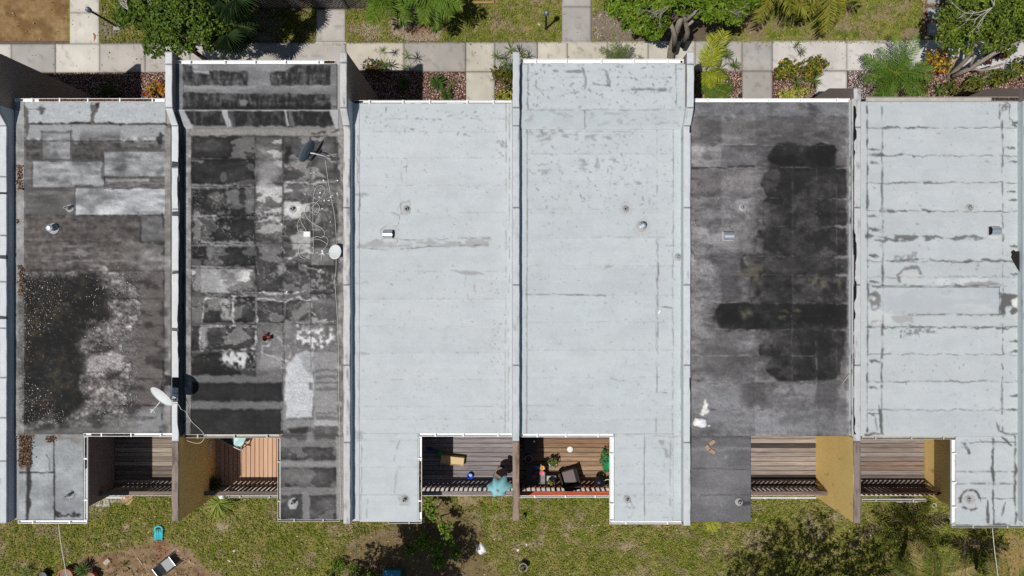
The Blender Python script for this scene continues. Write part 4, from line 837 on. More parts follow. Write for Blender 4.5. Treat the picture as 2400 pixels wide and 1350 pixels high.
party_wall(2, 2, fin_prof(-7.64), [7.15, 5.72, 5.25, 2.6, 0.1, -2.5, -5.0], {'wall': 'taupe', 'cop': cop((206, 205, 204), (200, 200, 199), (132, 127, 124), (132, 128, 126), .46, .42), 'ur': ((184, 193, 199), GREYD, .2, 6.1, -7.6), 'ul': ((150, 148, 147), (80, 78, 76), .45, 5.2, -7.5)})
party_wall(3, 3, fin_prof(YW), [5.72, 5.25, 2.6, 0.1, -2.5, -4.97], {'wall': 'taupe', 'cop': cop((202, 206, 208), (156, 136, 120), (158, 155, 154), (92, 76, 66), .34, .5), 'ur': (PALE, GREYD, .22, 5.7, -4.83), 'ul': (PALE, GREYD, .25, 6.1, -4.83)})
party_wall(4, 4, fin_prof(-7.7), [7.1, 5.72, 5.25, 2.6, 0.1, -2.5, -5.0], {'wall': 'taupe', 'cop': cop((208, 212, 213), (204, 208, 209), (158, 155, 154), (152, 150, 149), .32, .34), 'ul': (PALE, GREYD, .25, 5.8, -7.6), 'ur': ((196, 198, 198), INK, .3, 5.2, -7.6)})
party_wall(5, 5, low_prof(-7.62), [5.2, 2.6, 0.1, -2.5, -4.97], {'wall': 'taupe', 'cop': cop((200, 201, 201), (142, 128, 120), (132, 129, 127), (98, 86, 80), .4, .5), 'ul': ((222, 222, 220), INK, .42, 6.2, -4.83), 'ur': ((178, 183, 186), GREYD, .35, 6.1, -4.83)})
party_wall(6, 6, low_prof(-7.62), [5.2, 2.6, 0.1, -2.5, -4.97], {'wall': 'taupe', 'cop': cop((190, 196, 198), (190, 196, 198), GREYD, GREYD, .3, .3), 'ul': (PALE, GREYD, .3, 6.1, -7.6)})
# ragged black tar line along two copings
for k, side_, y0_, y1_, hs in ((5, -1, 5.9, -4.75, 5), (4, 1, 6.0, 5.0, 4), (4, 1, -2.9, -6.0, 4), (1, 1, 5.2, -4.7, 1)):
    ys = np.arange(y0_, y1_, -.035); n_ = fbm(ys*1.6, ys*0+k, 6, 4); w_ = np.clip((n_-.43)*.34, 0, .08)*(.55 if k != 5 else 1); xe = WX[k]+side_*(TH/2+.016); xi = xe-side_*w_
    V = np.vstack([np.stack([np.full(len(ys), xe), ys, np.full(len(ys), ZP+.034)], -1), np.stack([xi, ys, np.full(len(ys), ZP+.036)], -1), np.stack([np.full(len(ys), xe), ys, np.full(len(ys), ZP-.03)], -1)]); q = len(ys)
    npmesh('tar_line', V, [(i, i+1, q+i+1, q+i) for i in range(q-1)]+[(i, i+1, 2*q+i+1, 2*q+i) for i in range(q-1)], M['black'], HS[hs])
# yellow stucco on the balcony side of two wing walls
for k, h_, sg in ((1, 1, 1), (5, 5, -1)):
    xa = WX[k]+sg*TH/2; xb = xa+sg*.012; x0, x1 = min(xa, xb), max(xa, xb)
    MB().box(x0, -7.55 if k == 1 else -7.61, 0, x1, 4.9, Z0-.02).box(x0, -7.55 if k == 1 else -7.61, Z0-.02, x1, -4.86, ZP-.03).build('yellow_render', M['yellow'], HS[h_])
# roofs of the two end slices
for i, x0, x1, cv in ((0, -260, -2, c1), (7, 2414, 2700, c6)):
    cc = Canvas(x0, 230, x1, 1230, 4, 30+i); cc.fill((150, 150, 150) if i == 0 else (194, 201, 204)); cc.mul(1+.2*(cc.nz(60, 40)-.5)); seam_rows(cc, x0, x1, range(300, 1000, 65), (90, 90, 90), 1, .4)
    rows(RP[i], cc, x0, x1, [304 if i == 0 else 240, 430, 560, 690, 820, 950, 1021], Z0)

# ---- gutters
def gutter(i, x0, y0, x1, y1, z, m='white', end=True, step=.92, depth=.09, debris=None, nb=True):
    """open U trough between two px corners on the plane z"""
    X0, X1 = sorted((PX(x0, z), PX(x1, z))); Y0, Y1 = sorted((PY(y0, z), PY(y1, z)))
    t = .014; zb = z-depth; b = MB()
    b.box(X0, Y0, zb, X1, Y1, zb+.008)
    horiz = (X1-X0) > (Y1-Y0)
    if horiz:
        b.box(X0, Y0, zb+.008, X1, Y0+t, z).box(X0, Y1-t, zb+.008, X1, Y1, z)
        b.box(X0, Y0+t, zb+.008, X0+t, Y1-t, z).box(X1-t, Y0+t, zb+.008, X1, Y1-t, z)
    else:
        b.box(X0, Y0, zb+.008, X0+t, Y1, z).box(X1-t, Y0, zb+.008, X1, Y1, z)
        b.box(X0+t, Y0, zb+.008, X1-t, Y0+t, z).box(X0+t, Y1-t, zb+.008, X1-t, Y1, z)
    g = b.build('gutter', M[m], HS[i])
    L = (X1-X0) if horiz else (Y1-Y0); n = max(1, int(L/step))
    if nb:
        for q in range(n):
            p = (q+.5+rnd.uniform(-.12, .12))*L/n
            mm = MB()
            if horiz: mm.box(X0+p-.022, Y0-.008, z-.02, X0+p+.022, Y1+.008, z+.008)
            else: mm.box(X0-.008, Y0+p-.022, z-.02, X1+.008, Y0+p+.022, z+.008)
            mm.build('gutter_bracket', M[m], g)
    if debris:
        a, b_, dens, cols = debris
        nn = int(L*(b_-a)*dens); r_ = np.random.RandomState(int(x0+y0))
        if horiz: C = np.stack([X0+L*r_.uniform(a, b_, nn), r_.uniform(Y0+.02, Y1-.02, nn), r_.uniform(zb+.02, z-.005, nn)], -1)
        else: C = np.stack([r_.uniform(X0+.02, X1-.02, nn), Y0+L*r_.uniform(a, b_, nn), r_.uniform(zb+.02, z-.005, nn)], -1)
        o = chips('leaf_debris', C, r_.uniform(.012, .03, nn), cols, g, r_); o['kind'] = 'stuff'
    return g

def chips(name, C, size, cols, parent, r_, mat_='chip', flat=.5):
    """little flat flakes"""
    n = len(C); a = r_.uniform(0, 2*PI, n); tx = r_.normal(0, flat, n); ty = r_.normal(0, flat, n)
    u = np.stack([np.cos(a), np.sin(a), tx], -1)*size[:, None]; v = np.stack([-np.sin(a), np.cos(a), ty], -1)*(size*r_.uniform(.35, .9, n))[:, None]
    V = np.stack([C-u, C-v, C+u, C+v], 1).reshape(-1, 3)
    F = np.arange(4*n).reshape(-1, 4)
    cc = np.array([alb(*c) for c in cols])[r_.randint(0, len(cols), n)]*r_.uniform(.7, 1.25, (n, 1))
    return npmesh(name, V, F, M[mat_], parent, np.repeat(np.clip(cc, .004, .85), 4, 0))
LITT = [(136, 106, 86), (108, 82, 66), (84, 68, 58), (160, 134, 110), (62, 52, 46)]
LITD = [(66, 58, 50), (44, 40, 36), (92, 78, 64), (120, 100, 80)]
gutter(1, 34, 230.5, 386, 239, Z0, 'white', debris=(.16, .92, 900, LITT)); gutter(1, 196, 1015.5, 404, 1023, Z0, 'white', debris=(.08, .55, 260, LITD)); gutter(1, 42, 1219.5, 204, 1227, Z0, 'white'); gutter(1, 197, 1024, 205, 1219, Z0, 'white', debris=(.62, 1, 420, LITD))
gutter(2, 411, 141, 786, 150, ZB, 'white', debris=(.93, 1, 900, LITD)); gutter(2, 433, 1018, 655, 1026.5, Z0, 'greyg', debris=(0, .2, 300, LITD)); gutter(2, 651, 1217, 796, 1223, Z0, 'greyg'); gutter(2, 650.5, 1027, 657.5, 1217, Z0, 'greyg')
gutter(3, 829, 235, 1199, 243, Z0, 'white', debris=(0, .05, 1500, LITD)); gutter(3, 981, 1015.5, 1200, 1023, Z0, 'white'); gutter(3, 911, 1221.5, 988, 1227.5, Z0, 'greyg'); gutter(3, 980.5, 1024, 988.5, 1221, Z0, 'white', debris=(.1, .7, 420, LITD + [(150, 150, 150)]))
gutter(4, 1220, 138, 1603, 148.5, ZB, 'white'); gutter(4, 1219, 1016.5, 1438, 1024.5, Z0, 'white'); gutter(4, 1429, 1221, 1597, 1228.5, Z0, 'white'); gutter(4, 1428.5, 1025, 1439, 1221, Z0, 'white')
MB().box(PX(1596, ZB), PY(141, ZB), ZB-.085, PX(1601, ZB), PY(146, ZB), ZB-.07).build('downpipe_hole', M['dark'], HS[4])
gutter(5, 1627, 230.5, 1992, 239.5, Z0, 'white', step=.95)
gutter(6, 2030, 227, 2400, 237.5, Z0, 'greyg', nb=False, debris=(.8, 1, 500, LITD)); gutter(6, 2021, 1022, 2243, 1029.5, Z0, 'greyg'); gutter(6, 2231, 1230, 2400, 1237.5, Z0, 'greyg'); gutter(6, 2230.5, 1031, 2241, 1229, Z0, 'white', step=.8)
gutter(4, 1217, 1160, 1434, 1166.5, 2.33, 'white'); gutter(2, 535, 1161, 657, 1167, 2.33, 'greyg'); gutter(6, 2021, 1169, 2171, 1175.5, 2.33, 'greyg'); gutter(5, 1758, 1165.5, 1913, 1169, 2.33, 'white', depth=.05); gutter(1, 246, 1165, 293, 1168.5, 2.33, 'white', depth=.05, nb=False)

# ---- balconies: boards, rails, balusters
def balcony(i, orient, cols, rail_col, seed, bal_sp=.165, bw=.14, rail_w=.14, fascia=(.10, .085, .075), bal_sz=.045, ends=(0, 0)):
    r_ = random.Random(seed)
    xl, xr = WX[i-1]+TH/2+.01, WX[i]-TH/2-.01
    s_, xs = ANX[i]
    X0, X1 = ((xs-OVH)+.01, xr) if s_ == 'L' else (xl, (xs+OVH)-.01)
    X0 += ends[0]; X1 -= ends[1]
    Y0, Y1 = -7.30, YB+.11
    fr = MB().box(X0, Y0, ZD-.13, X1, Y1, ZD-.032)
    d = fr.build('balcony_floor', M['timber'], HS[i])
    gap = .016
    if orient == 'h':
        n = int((Y1-Y0)/(bw+gap)); bw_ = (Y1-Y0)/n-gap
        for q in range(n):
            y = Y0+q*(bw_+gap); c = cols[r_.randrange(len(cols))]; f = r_.uniform(.84, 1.14)
            MB().bbox(X0, y, ZD-.03, X1, y+bw_, ZD+r_.uniform(-.004, .004), .006, tuple(min(.8, v*f) for v in alb(*c))).build('deck_board', M['wood'], d)
    else:
        n = int((X1-X0)/(bw+gap)); bw_ = (X1-X0)/n-gap
        for q in range(n):
            x = X0+q*(bw_+gap); c = cols[r_.randrange(len(cols))]; f = r_.uniform(.93, 1.06)
            MB().bbox(x, Y0, ZD-.03, x+bw_, Y1, ZD+r_.uniform(-.003, .003), .006, tuple(min(.8, v*f) for v in alb(*c))).build('deck_board', M['woodv'], d)
    # railing
    yr = -7.20; rc = alb(*rail_col)
    rail = MB().bbox(X0, yr-rail_w/2, ZR-.04, X1, yr+rail_w/2, ZR, .006, rc).build('railing', M['wood'], HS[i])
    MB().box(X0, yr-.02, ZD+.09, X1, yr+.02, ZD+.15, tuple(v*.8 for v in rc)).build('bottom_rail', M['wood'], rail)
    MB().box(X0, yr-.02, ZR-.11, X1, yr+.02, ZR-.042, tuple(v*.8 for v in rc)).build('under_rail', M['wood'], rail)
    n = int((X1-X0)/bal_sp)
    for q in range(n):
        x = X0+(q+.5)*(X1-X0)/n
        post = q % 7 == 0; w_ = bal_sz if not post else bal_sz*1.7
        f = r_.uniform(.8, 1.1)
        MB().box(x-w_/2, yr-.064-bal_sz*.5, ZD+.02 if not post else ZD-.1, x+w_/2, yr-.021, ZR-.041, tuple(v*f for v in rc)).build('baluster' if not post else 'rail_post', M['wood'], rail)
    # ledge of the storey below
    MB().box(X0, -7.62, ZD-.26, X1, -7.31, ZD-.15).build('eave_ledge', M['greyg'], HS[i])
balcony(1, 'h', [(164, 152, 139), (138, 125, 114), (176, 162, 147), (118, 105, 96)], (126, 114, 104), 1)
balcony(2, 'v', [(212, 172, 142), (206, 164, 134), (216, 178, 148)], (116, 104, 98), 2)
balcony(3, 'h', [(144, 136, 136), (136, 128, 129), (150, 143, 143), (140, 133, 134)], (142, 132, 130), 3)
balcony(4, 'h', [(158, 132, 110), (146, 124, 106), (164, 136, 110), (150, 120, 96)], (172, 88, 66), 4, bal_sp=.172)
balcony(5, 'h', [(160, 148, 139), (146, 134, 127), (106, 97, 93), (168, 154, 144), (74, 67, 64), (150, 138, 129)], (126, 108, 102), 5)
balcony(6, 'h', [(140, 127, 119), (126, 111, 103), (150, 138, 131), (134, 113, 100), (112, 99, 93)], (70, 46, 38), 6, rail_w=.06)
# ------------------------------------------------------------------ ground
def ground_sheet(name, cv, x0, y0, x1, y1, z, step):
    xs = np.arange(x0, x1+step, step); ys = np.arange(y0, y1+step, step); X, Y = np.meshgrid(xs, ys)
    Z = z + .03*(fbm(X/40, Y/40, 3)-.5) + .012*(fbm(X/9, Y/9, 8)-.5)
    C = to_alb(cv.sample(X, Y)); s_ = K*(H-z)
    V = np.stack([(X-1200)*s_, (675-Y)*s_, Z], -1); ny, nx = X.shape; idx = np.arange(nx*ny).reshape(ny, nx)
    F = np.stack([idx[:-1, :-1], idx[1:, :-1], idx[1:, 1:], idx[:-1, 1:]], -1).reshape(-1, 4)
    o = npmesh(name, V.reshape(-1, 3), F, M['ground'], None, C.reshape(-1, 3), True); o['kind'] = 'structure'; return o
MB().box(-160, -160, -.3, 160, 160, -.06).build('ground', M['soil'])['kind'] = 'structure'

def lawn_mix(c, gr=(112, 122, 48), dry=(146, 138, 84), bare=(142, 126, 106), bthr=.60):
    gr = tuple(v*1.05 for v in gr); c.fill(gr); c.mix(.6*sstep(.42, .64, c.nz(40, 34, 6)), dry); c.mix(.75*sstep(.52, .66, c.nz(9, 8, 5)), (88, 104, 34)); c.mix(.6*sstep(.54, .66, c.nz(11, 10, 5)), (156, 140, 100)); c.mix(.75*sstep(bthr, bthr+.08, c.nz(30, 22, 6)), bare)
gf = Canvas(-170, -150, 2570, 330, 4, 40); lawn_mix(gf, bthr=.555)
gf.mix(gf.rect(-200, -160, 162, 101, 2, 1), (146, 118, 82)); gf.mix(.7*gf.rect(-200, -160, 162, 101, 2, 1)*sstep(.5, .62, gf.nz(40, 40, 4)), (116, 88, 58)); gf.mix(.5*gf.rect(-200, -160, 162, 101, 2, 1)*sstep(.58, .68, gf.nz(18, 18, 4)), (172, 150, 112))
gf.mix(.9*gf.rect(520, -150, 890, 22, 2, 1), (186, 160, 128))
for cx, cy, rx, ry, col in ((612, 68, 50, 44, (150, 138, 128)), (975, 62, 62, 44, (160, 144, 126)), (870, 70, 26, 22, (166, 154, 136)), (1440, 60, 60, 50, (134, 122, 110)), (1560, 70, 80, 60, (110, 98, 86)), (255, 68, 30, 22, (140, 132, 118)), (1650, 70, 70, 60, (104, 92, 78)), (1765, 40, 30, 44, (134, 116, 92)), (2150, 80, 40, 20, (138, 122, 100))):
    d = np.hypot((gf.X-cx)/rx, (gf.Y-cy)/ry)+.5*(gf.nz(16, 16, 4)-.5); gf.mix(.92*sstep(1.1, .85, d), col)
gf.mix(.8*np.exp(-(((gf.X-985)/26)**2+((gf.Y-68)/14)**2)), (150, 104, 70))
gf.mix(.7*gf.rect(1770, 40, 2160, 100, 30, 10)*sstep(.35, .5, gf.nz(40, 30, 4)), (118, 134, 44))
gf.mix(gf.rect(-200, 160, 2600, 330, 2, 1), (86, 58, 48))
gf.mix(.9*gf.rect(2160, -150, 2218, 92, 3, 2), (112, 92, 76))
ground_sheet('front_lawn', gf, -170, -150, 2570, 330, 0.0, 5)
gr_ = Canvas(-170, 1050, 2570, 1560, 4, 41); lawn_mix(gr_, gr=(114, 120, 50), dry=(150, 140, 86), bare=(152, 138, 118), bthr=.60)
m = gr_.blob([(170, 1318), (250, 1300), (300, 1275), (355, 1265), (400, 1270), (440, 1300), (520, 1350), (560, 1420), (150, 1420)], 14, 14, 30); gr_.mix(.92*m, (144, 118, 94)); gr_.mix(.7*m*sstep(.5, .6, gr_.nz(16, 14, 5)), (108, 84, 64)); gr_.mix(.5*m*sstep(.55, .66, gr_.nz(12, 12, 5)), (168, 150, 130)); gr_.mix(.6*gr_.blob([(365, 1278), (410, 1268), (430, 1290), (372, 1312)], 8, 8), (132, 88, 64))
m = gr_.blob([(800, 1300), (880, 1230), (1000, 1160), (1100, 1180), (1150, 1290), (1190, 1420), (780, 1420)], 22, 18, 34); gr_.mix(.75*m, (118, 98, 78))
gr_.mix(.6*gr_.blob([(1070, 1160), (1130, 1165), (1120, 1190), (1080, 1185)], 8, 8), (170, 146, 126)); gr_.mix(.7*gr_.blob([(2330, 1270), (2460, 1260), (2460, 1420), (2340, 1380)], 16, 16, 30), (158, 126, 92)); gr_.mix(.6*gr_.blob([(2250, 1262), (2285, 1255), (2290, 1280), (2260, 1290)], 10, 8), (150, 120, 92))
for cx, cy in ((200, 1170), (230, 1196), (1505, 1340), (1480, 1275), (1700, 1290), (1960, 1210), (410, 1290), (525, 1240)):
    gr_.mix(.7*np.exp(-(((gr_.X-cx)/22)**2+((gr_.Y-cy)/15)**2)*(1+.0*gr_.X)), (164, 148, 132))
ground_sheet('rear_lawn', gr_, -170, 1050, 2570, 1560, 0.0, 5)

def grass(name, cv, n, region, reject, seed, hmin=.03, hmax=.12):
    r_ = np.random.RandomState(seed); x0, y0, x1, y1 = region
    px = r_.uniform(x0, x1, n); py = r_.uniform(y0, y1, n)
    C = cv.sample(px, py); green = (C[:, 1]*1.02 > C[:, 0]*.94)
    keep = (r_.rand(n) < np.where(green, 1.0, .10))
    for (a, b, c, d) in reject: keep &= ~((px > a) & (px < c) & (py > b) & (py < d))
    px, py, C = px[keep], py[keep], C[keep]; n = len(px); s_ = K*H
    B = np.stack([(px-1200)*s_, (675-py)*s_, np.zeros(n)-.005], -1)
    nb = 3; V = []; Cc = []
    for k in range(nb):
        a = r_.uniform(0, 2*PI, n); hh = r_.uniform(hmin, hmax, n); ln = r_.uniform(.03, .085, n); wd = r_.uniform(.007, .018, n)
        d = np.stack([np.cos(a), np.sin(a), 0*a], -1); q = np.stack([-np.sin(a), np.cos(a), 0*a], -1)
        o = B + d*.012
        mid = o + d*(ln*.5)[:, None]; mid[:, 2] += hh; tip = o + d*ln[:, None]; tip[:, 2] += hh*r_.uniform(.3, 1.1, n)
        V.append(np.stack([o-q*wd[:, None]*.6, o+q*wd[:, None]*.6, mid+q*wd[:, None], tip, mid-q*wd[:, None]], 1))
        base = to_alb(C)*np.array([1.0, 1.03, .95])*r_.uniform(.75, 2.25, (n, 1)); base[:, 2] *= r_.uniform(.7, 1.1, n); dryb = r_.rand(n) < .22
        base[dryb] = np.array(alb(188, 172, 118))*r_.uniform(.6, 1.15, (dryb.sum(), 1))
        Cc.append(np.repeat(base[:, None, :], 5, 1))
    V = np.concatenate(V, 0).reshape(-1, 3); Cc = np.clip(np.concatenate(Cc, 0).reshape(-1, 3), .004, .8)
    m_ = len(V)//5; i = np.arange(m_)*5
    F = np.concatenate([np.stack([i, i+1, i+2], -1), np.stack([i, i+2, i+4], -1), np.stack([i+4, i+2, i+3], -1)])
    o = npmesh(name, V, F, M['blade'], None, Cc); o['kind'] = 'stuff'; return o
FR = [(-200, -200, 163, 104), (160, -200, 236, 104), (738, -200, 813, 104), (1314, -200, 1390, 104), (2160, -200, 2220, 98), (520, -200, 890, 22)]
g = grass('front_grass', gf, 42000, (-60, -60, 2460, 101), FR, 5); tag(g, 'short patchy green grass of the front lawns beyond the pavement', 'grass')
g = grass('rear_grass', gr_, 72000, (-40, 1075, 2440, 1400), [], 6); tag(g, 'worn yellow-green grass of the back yard lawn', 'grass')

# pavement and paths of separate concrete slabs
def slab(parent, x0, y0, x1, y1, col, z=.05, skew=0, name='concrete_slab', ya=None, yb=None):
    f = lambda x, y: (PX(x, z), PY(y, z))
    g_ = .45
    pts = [f(x0+g_, (ya or (y0, y0))[0]+g_), f(x1-g_, (ya or (y0, y0))[1]+g_), f(x1-g_, (yb or (y1, y1))[1]-g_), f(x0+g_, (yb or (y1, y1))[0]-g_)]
    nx, ny = max(2, int((x1-x0)/5)), max(2, int((y1-y0)/5)); V = []; C = []
    base = s2l((np.array(col)*.7+np.array((190, 183, 172))*.3)/255.)/E_LIT
    for j in range(ny+1):
        for i in range(nx+1):
            u, v = i/nx, j/ny
            a = np.array(pts[0])*(1-u)+np.array(pts[1])*u; b = np.array(pts[3])*(1-u)+np.array(pts[2])*u; p = a*(1-v)+b*v
            e = min(u*nx, (1-u)*nx, v*ny, (1-v)*ny)
            V.append((p[0], p[1], z-(.004 if e < .5 else 0)))
            n = fbm(np.array([p[0]*1.7]), np.array([p[1]*1.7]), 9, 4)[0]; n2 = fbm(np.array([p[0]*6]), np.array([p[1]*6]), 4, 3)[0]
            C.append(base*np.array([1.06, 1.1, 1.17])*(1+.16*(n-.5)*2)*(1-.55*max(0, n2-.64)*3)*(.86 if e < .5 else .97 if e < 1.5 else 1))
    nv = nx+1; F = [(j*nv+i, (j+1)*nv+i, (j+1)*nv+i+1, j*nv+i+1) for j in range(ny) for i in range(nx)]
    ring = [i for i in range(nv)] + [j*nv+nx for j in range(1, ny+1)] + [ny*nv+i for i in range(nx-1, -1, -1)] + [j*nv for j in range(ny-1, 0, -1)]
    n0 = len(V)
    for q in ring: V.append((V[q][0], V[q][1], -.05)); C.append(C[q])
    for q in range(len(ring)): F.append((ring[q], ring[(q+1) % len(ring)], n0+(q+1) % len(ring), n0+q))
    return npmesh(name, V, F, M['conc'], parent, np.clip(np.array(C), .01, .8))
YT = lambda x: 103-.0045*x; YBm = lambda x: 170-.0025*x
sw = MB().box(PX(-150, 0), PY(169, 0), -.12, PX(2560, 0), PY(96, 0), .018).build('pavement', M['mulch']); sw['kind'] = 'structure'
XS = [-90, 27, 130.5, 234, 340.5, 446, 565, 684, 811, 947, 1092, 1160, 1260, 1330, 1425, 1520, 1630, 1740, 1811, 1986, 2122, 2240, 2360, 2500]
CS = [(216, 206, 190), (164, 158, 148), (224, 214, 196), (186, 176, 164), (184, 174, 162), (182, 172, 160), (176, 167, 156), (176, 168, 157), (200, 188, 166), (158, 150, 140), (192, 182, 162), (160, 153, 144), (208, 196, 174), (200, 188, 166), (204, 194, 174), (204, 194, 176), (178, 170, 160), (164, 158, 150), (212, 203, 194), (214, 206, 198), (214, 206, 198), (206, 199, 192), (206, 199, 192)]
for i in range(len(XS)-1):
    a, b = XS[i], XS[i+1]; slab(sw, a, YT(a), b, YBm(b), CS[i], ya=(YT(a), YT(b)), yb=(YBm(a), YBm(b)))
def path(name, slabs):
    x0 = min(s_[0] for s_ in slabs); y0 = min(s_[1] for s_ in slabs); x1 = max(s_[2] for s_ in slabs); y1 = max(s_[3] for s_ in slabs)
    p = MB().box(PX(x0+1, 0), PY(y1-1, 0), -.1, PX(x1-1, 0), PY(y0+1, 0), .016).build(name, M['mulch']); p['kind'] = 'structure'
    for s_ in slabs: slab(p, *s_)
path('garden_path', [(163, -60, 233, 29, (214, 205, 186)), (163, 29, 233, 102, (218, 209, 190))])
path('garden_path', [(741, -40, 810, 21, (176, 168, 158)), (741, 21, 810, 97, (182, 173, 162))]); slab(sw, 739, 97, 813, 103, (200, 192, 180), .07)
path('garden_path', [(1317, -60, 1386, 15, (172, 164, 156)), (1317, 15, 1386, 97, (162, 155, 148))]); slab(sw, 1315, 96, 1389, 101, (190, 182, 172), .07)
path('door_path', [(1092, 168, 1160, 260, (196, 186, 166))]); path('door_path', [(1740, 166, 1811, 262, (158, 150, 142))]); path('door_path', [(1914, 166, 1986, 262, (216, 208, 200))]); path('door_path', [(385, 171, 440, 250, (186, 176, 164))])
st = MB().box(PX(2172, 0), PY(88, 0), -.1, PX(2208, 0), PY(-40, 0), .005).build('stepping_path', M['mulch']); st['kind'] = 'structure'
for y0, y1 in ((-34, -20), (-10, 8), (17, 45), (54, 83)): slab(st, 2174, y0, 2205, y1, (176, 172, 164), .045, name='stepping_stone')
# kerb of small bricks on both sides of the stepping stones
for x in (2166, 2209):
    for y in range(-30, 88, 10): MB().bbox(PX(x-2.2, .06), PY(y+8.6, .06), -.05, PX(x+2.2, .06), PY(y, .06), .05+rnd.uniform(0, .02), .006, tuple(v*rnd.uniform(.7, 1.2) for v in alb(150, 124, 100))).build('edging_brick', M['conc'], st)

# loose stone of the planting beds
def stones(name, label, regions, cols, dens, seed, smin=.012, smax=.034, z=.02):
    r_ = np.random.RandomState(seed); Cs = []
    for (x0, y0, x1, y1) in regions:
        n = int((x1-x0)*(y1-y0)*(K*H)**2*dens); Cs.append(np.stack([(r_.uniform(x0, x1, n)-1200)*K*H, (675-r_.uniform(y0, y1, n))*K*H, r_.uniform(z-.01, z+.03, n)], -1))
    C = np.vstack(Cs); n = len(C); s_ = r_.uniform(smin, smax, n); a = r_.uniform(0, 2*PI, n)
    ax = np.stack([np.cos(a), np.sin(a), r_.normal(0, .3, n)], -1)*s_[:, None]; ay = np.stack([-np.sin(a), np.cos(a), r_.normal(0, .3, n)], -1)*(s_*r_.uniform(.5, .9, n))[:, None]; az = np.array([0, 0, 1.])*(s_*r_.uniform(.4, .9, n))[:, None]
    V = np.stack([C-ax, C-ay, C+ax, C+ay, C+az, C-az], 1).reshape(-1, 3); i = np.arange(n)*6
    F = np.concatenate([np.stack([i+p, i+q, i+4], -1) for p, q in ((0, 1), (1, 2), (2, 3), (3, 0))])
    cc = np.array([alb(*c) for c in cols])[r_.randint(0, len(cols), n)]*r_.uniform(.7, 1.3, (n, 1))
    o = npmesh(name, V, F, M['chip'], None, np.repeat(np.clip(cc, .004, .85), 6, 0)); tag(o, label, 'gravel', kind='stuff'); return o
LAVA = [(170, 140, 128), (146, 112, 100), (190, 164, 150), (120, 94, 85), (208, 188, 178)]
stones('lava_rock', 'red lava rock mulch in the planting beds along the house fronts', [(125, 171, 388, 290), (812, 169, 1091, 290), (1161, 169, 1210, 290), (1630, 167, 1739, 290), (1812, 167, 1913, 290), (2040, 167, 2480, 290)], LAVA, 700, 21)
stones('white_gravel', 'whitish gravel patch beside the feathery palm', [(1987, 167, 2052, 250)], [(200, 190, 186), (160, 148, 144), (120, 104, 100), (216, 208, 206)], 800, 22)
stones('path_gravel', 'tan pebbles around the stepping stones', [(2160, -30, 2174, 90), (2205, -30, 2216, 90), (2174, 8, 2206, 17), (2174, 45, 2206, 54), (2174, 83, 2206, 91)], [(170, 146, 120), (120, 98, 78), (196, 176, 152), (92, 76, 64)], 900, 23)
stones('bark_litter', 'grey bark litter around the palm trunks', [(572, 28, 652, 108), (920, 24, 1036, 100), (1390, 20, 1500, 98)], [(168, 154, 142), (140, 126, 114), (190, 176, 164), (116, 100, 90)], 170, 24, .012, .04)
# ------------------------------------------------------------------ plants
def leaf_cloud(name, parent, centres, n, size, cols, seed, up=.55, asp=.42, light=(.7, 1.25), shell=.35):
    """real leaf faces (two folded quads each) gathered in clumps; centres: (x,y,z,rx,ry,rz)"""
    r_ = np.random.RandomState(seed); C = np.array(centres); k = len(C)
    wgt = C[:, 3]*C[:, 4]; wgt = wgt/wgt.sum(); idx = r_.choice(k, n, p=wgt)
    d = r_.normal(0, 1, (n, 3)); d /= np.linalg.norm(d, axis=1)[:, None]; rad = r_.uniform(shell, 1, n)**.6
    # twigs: leaves sit in small sprays
    ns = max(1, n//9); sp = r_.normal(0, 1, (ns, 3)); sp /= np.linalg.norm(sp, axis=1)[:, None]; si = r_.randint(0, ns, n)
    dd = sp[si] + .22*d; dd /= np.linalg.norm(dd, axis=1)[:, None]; sr = r_.uniform(shell, 1, ns)**.6
    idx = r_.choice(k, ns, p=wgt)[si]
    Pp = C[idx, :3] + dd*C[idx, 3:6]*(sr[si]+.10*r_.normal(0, 1, n))[:, None]
    nrm = dd*(1-up) + np.array([0, 0, 1.])*up + .35*r_.normal(0, 1, (n, 3)); nrm /= np.linalg.norm(nrm, axis=1)[:, None]
    t = r_.normal(0, 1, (n, 3)) + dd*.7; t -= nrm*(t*nrm).sum(1)[:, None]; t /= np.linalg.norm(t, axis=1)[:, None]; q = np.cross(nrm, t)
    L = size*r_.uniform(.6, 1.25, n); W = L*asp
    b = Pp-t*(L*.5)[:, None]; tip = Pp+t*(L*.5)[:, None]-nrm*(L*.12)[:, None]; l = Pp+q*(W*.5)[:, None]+nrm*(L*.05)[:, None]; rr = Pp-q*(W*.5)[:, None]+nrm*(L*.05)[:, None]
    V = np.stack([b, l, tip, rr], 1).reshape(-1, 3); i = np.arange(n)*4
    F = np.concatenate([np.stack([i, i+2, i+1], -1), np.stack([i, i+3, i+2], -1)])
    cc = np.array(cols)[r_.randint(0, len(cols), n)]*r_.uniform(light[0], light[1], (n, 1))*r_.uniform(.75, 1.2, (ns, 1))[si]
    cc = cc*np.array([1.2, 1.1, .6])
    return npmesh(name, V, F, M['leaf'], parent, np.repeat(np.clip(cc, .004, .8), 4, 0))

def curve(a, b, sag=(0, 0, 0), n=6, jit=0, r_=rnd):
    a = Vector(a); b = Vector(b); s_ = Vector(sag)
    return [a.lerp(b, t) + s_*4*t*(1-t) + Vector((r_.uniform(-jit, jit), r_.uniform(-jit, jit), r_.uniform(-jit, jit)))*(0 if t in (0, 1) else 1) for t in [i/n for i in range(n+1)]]

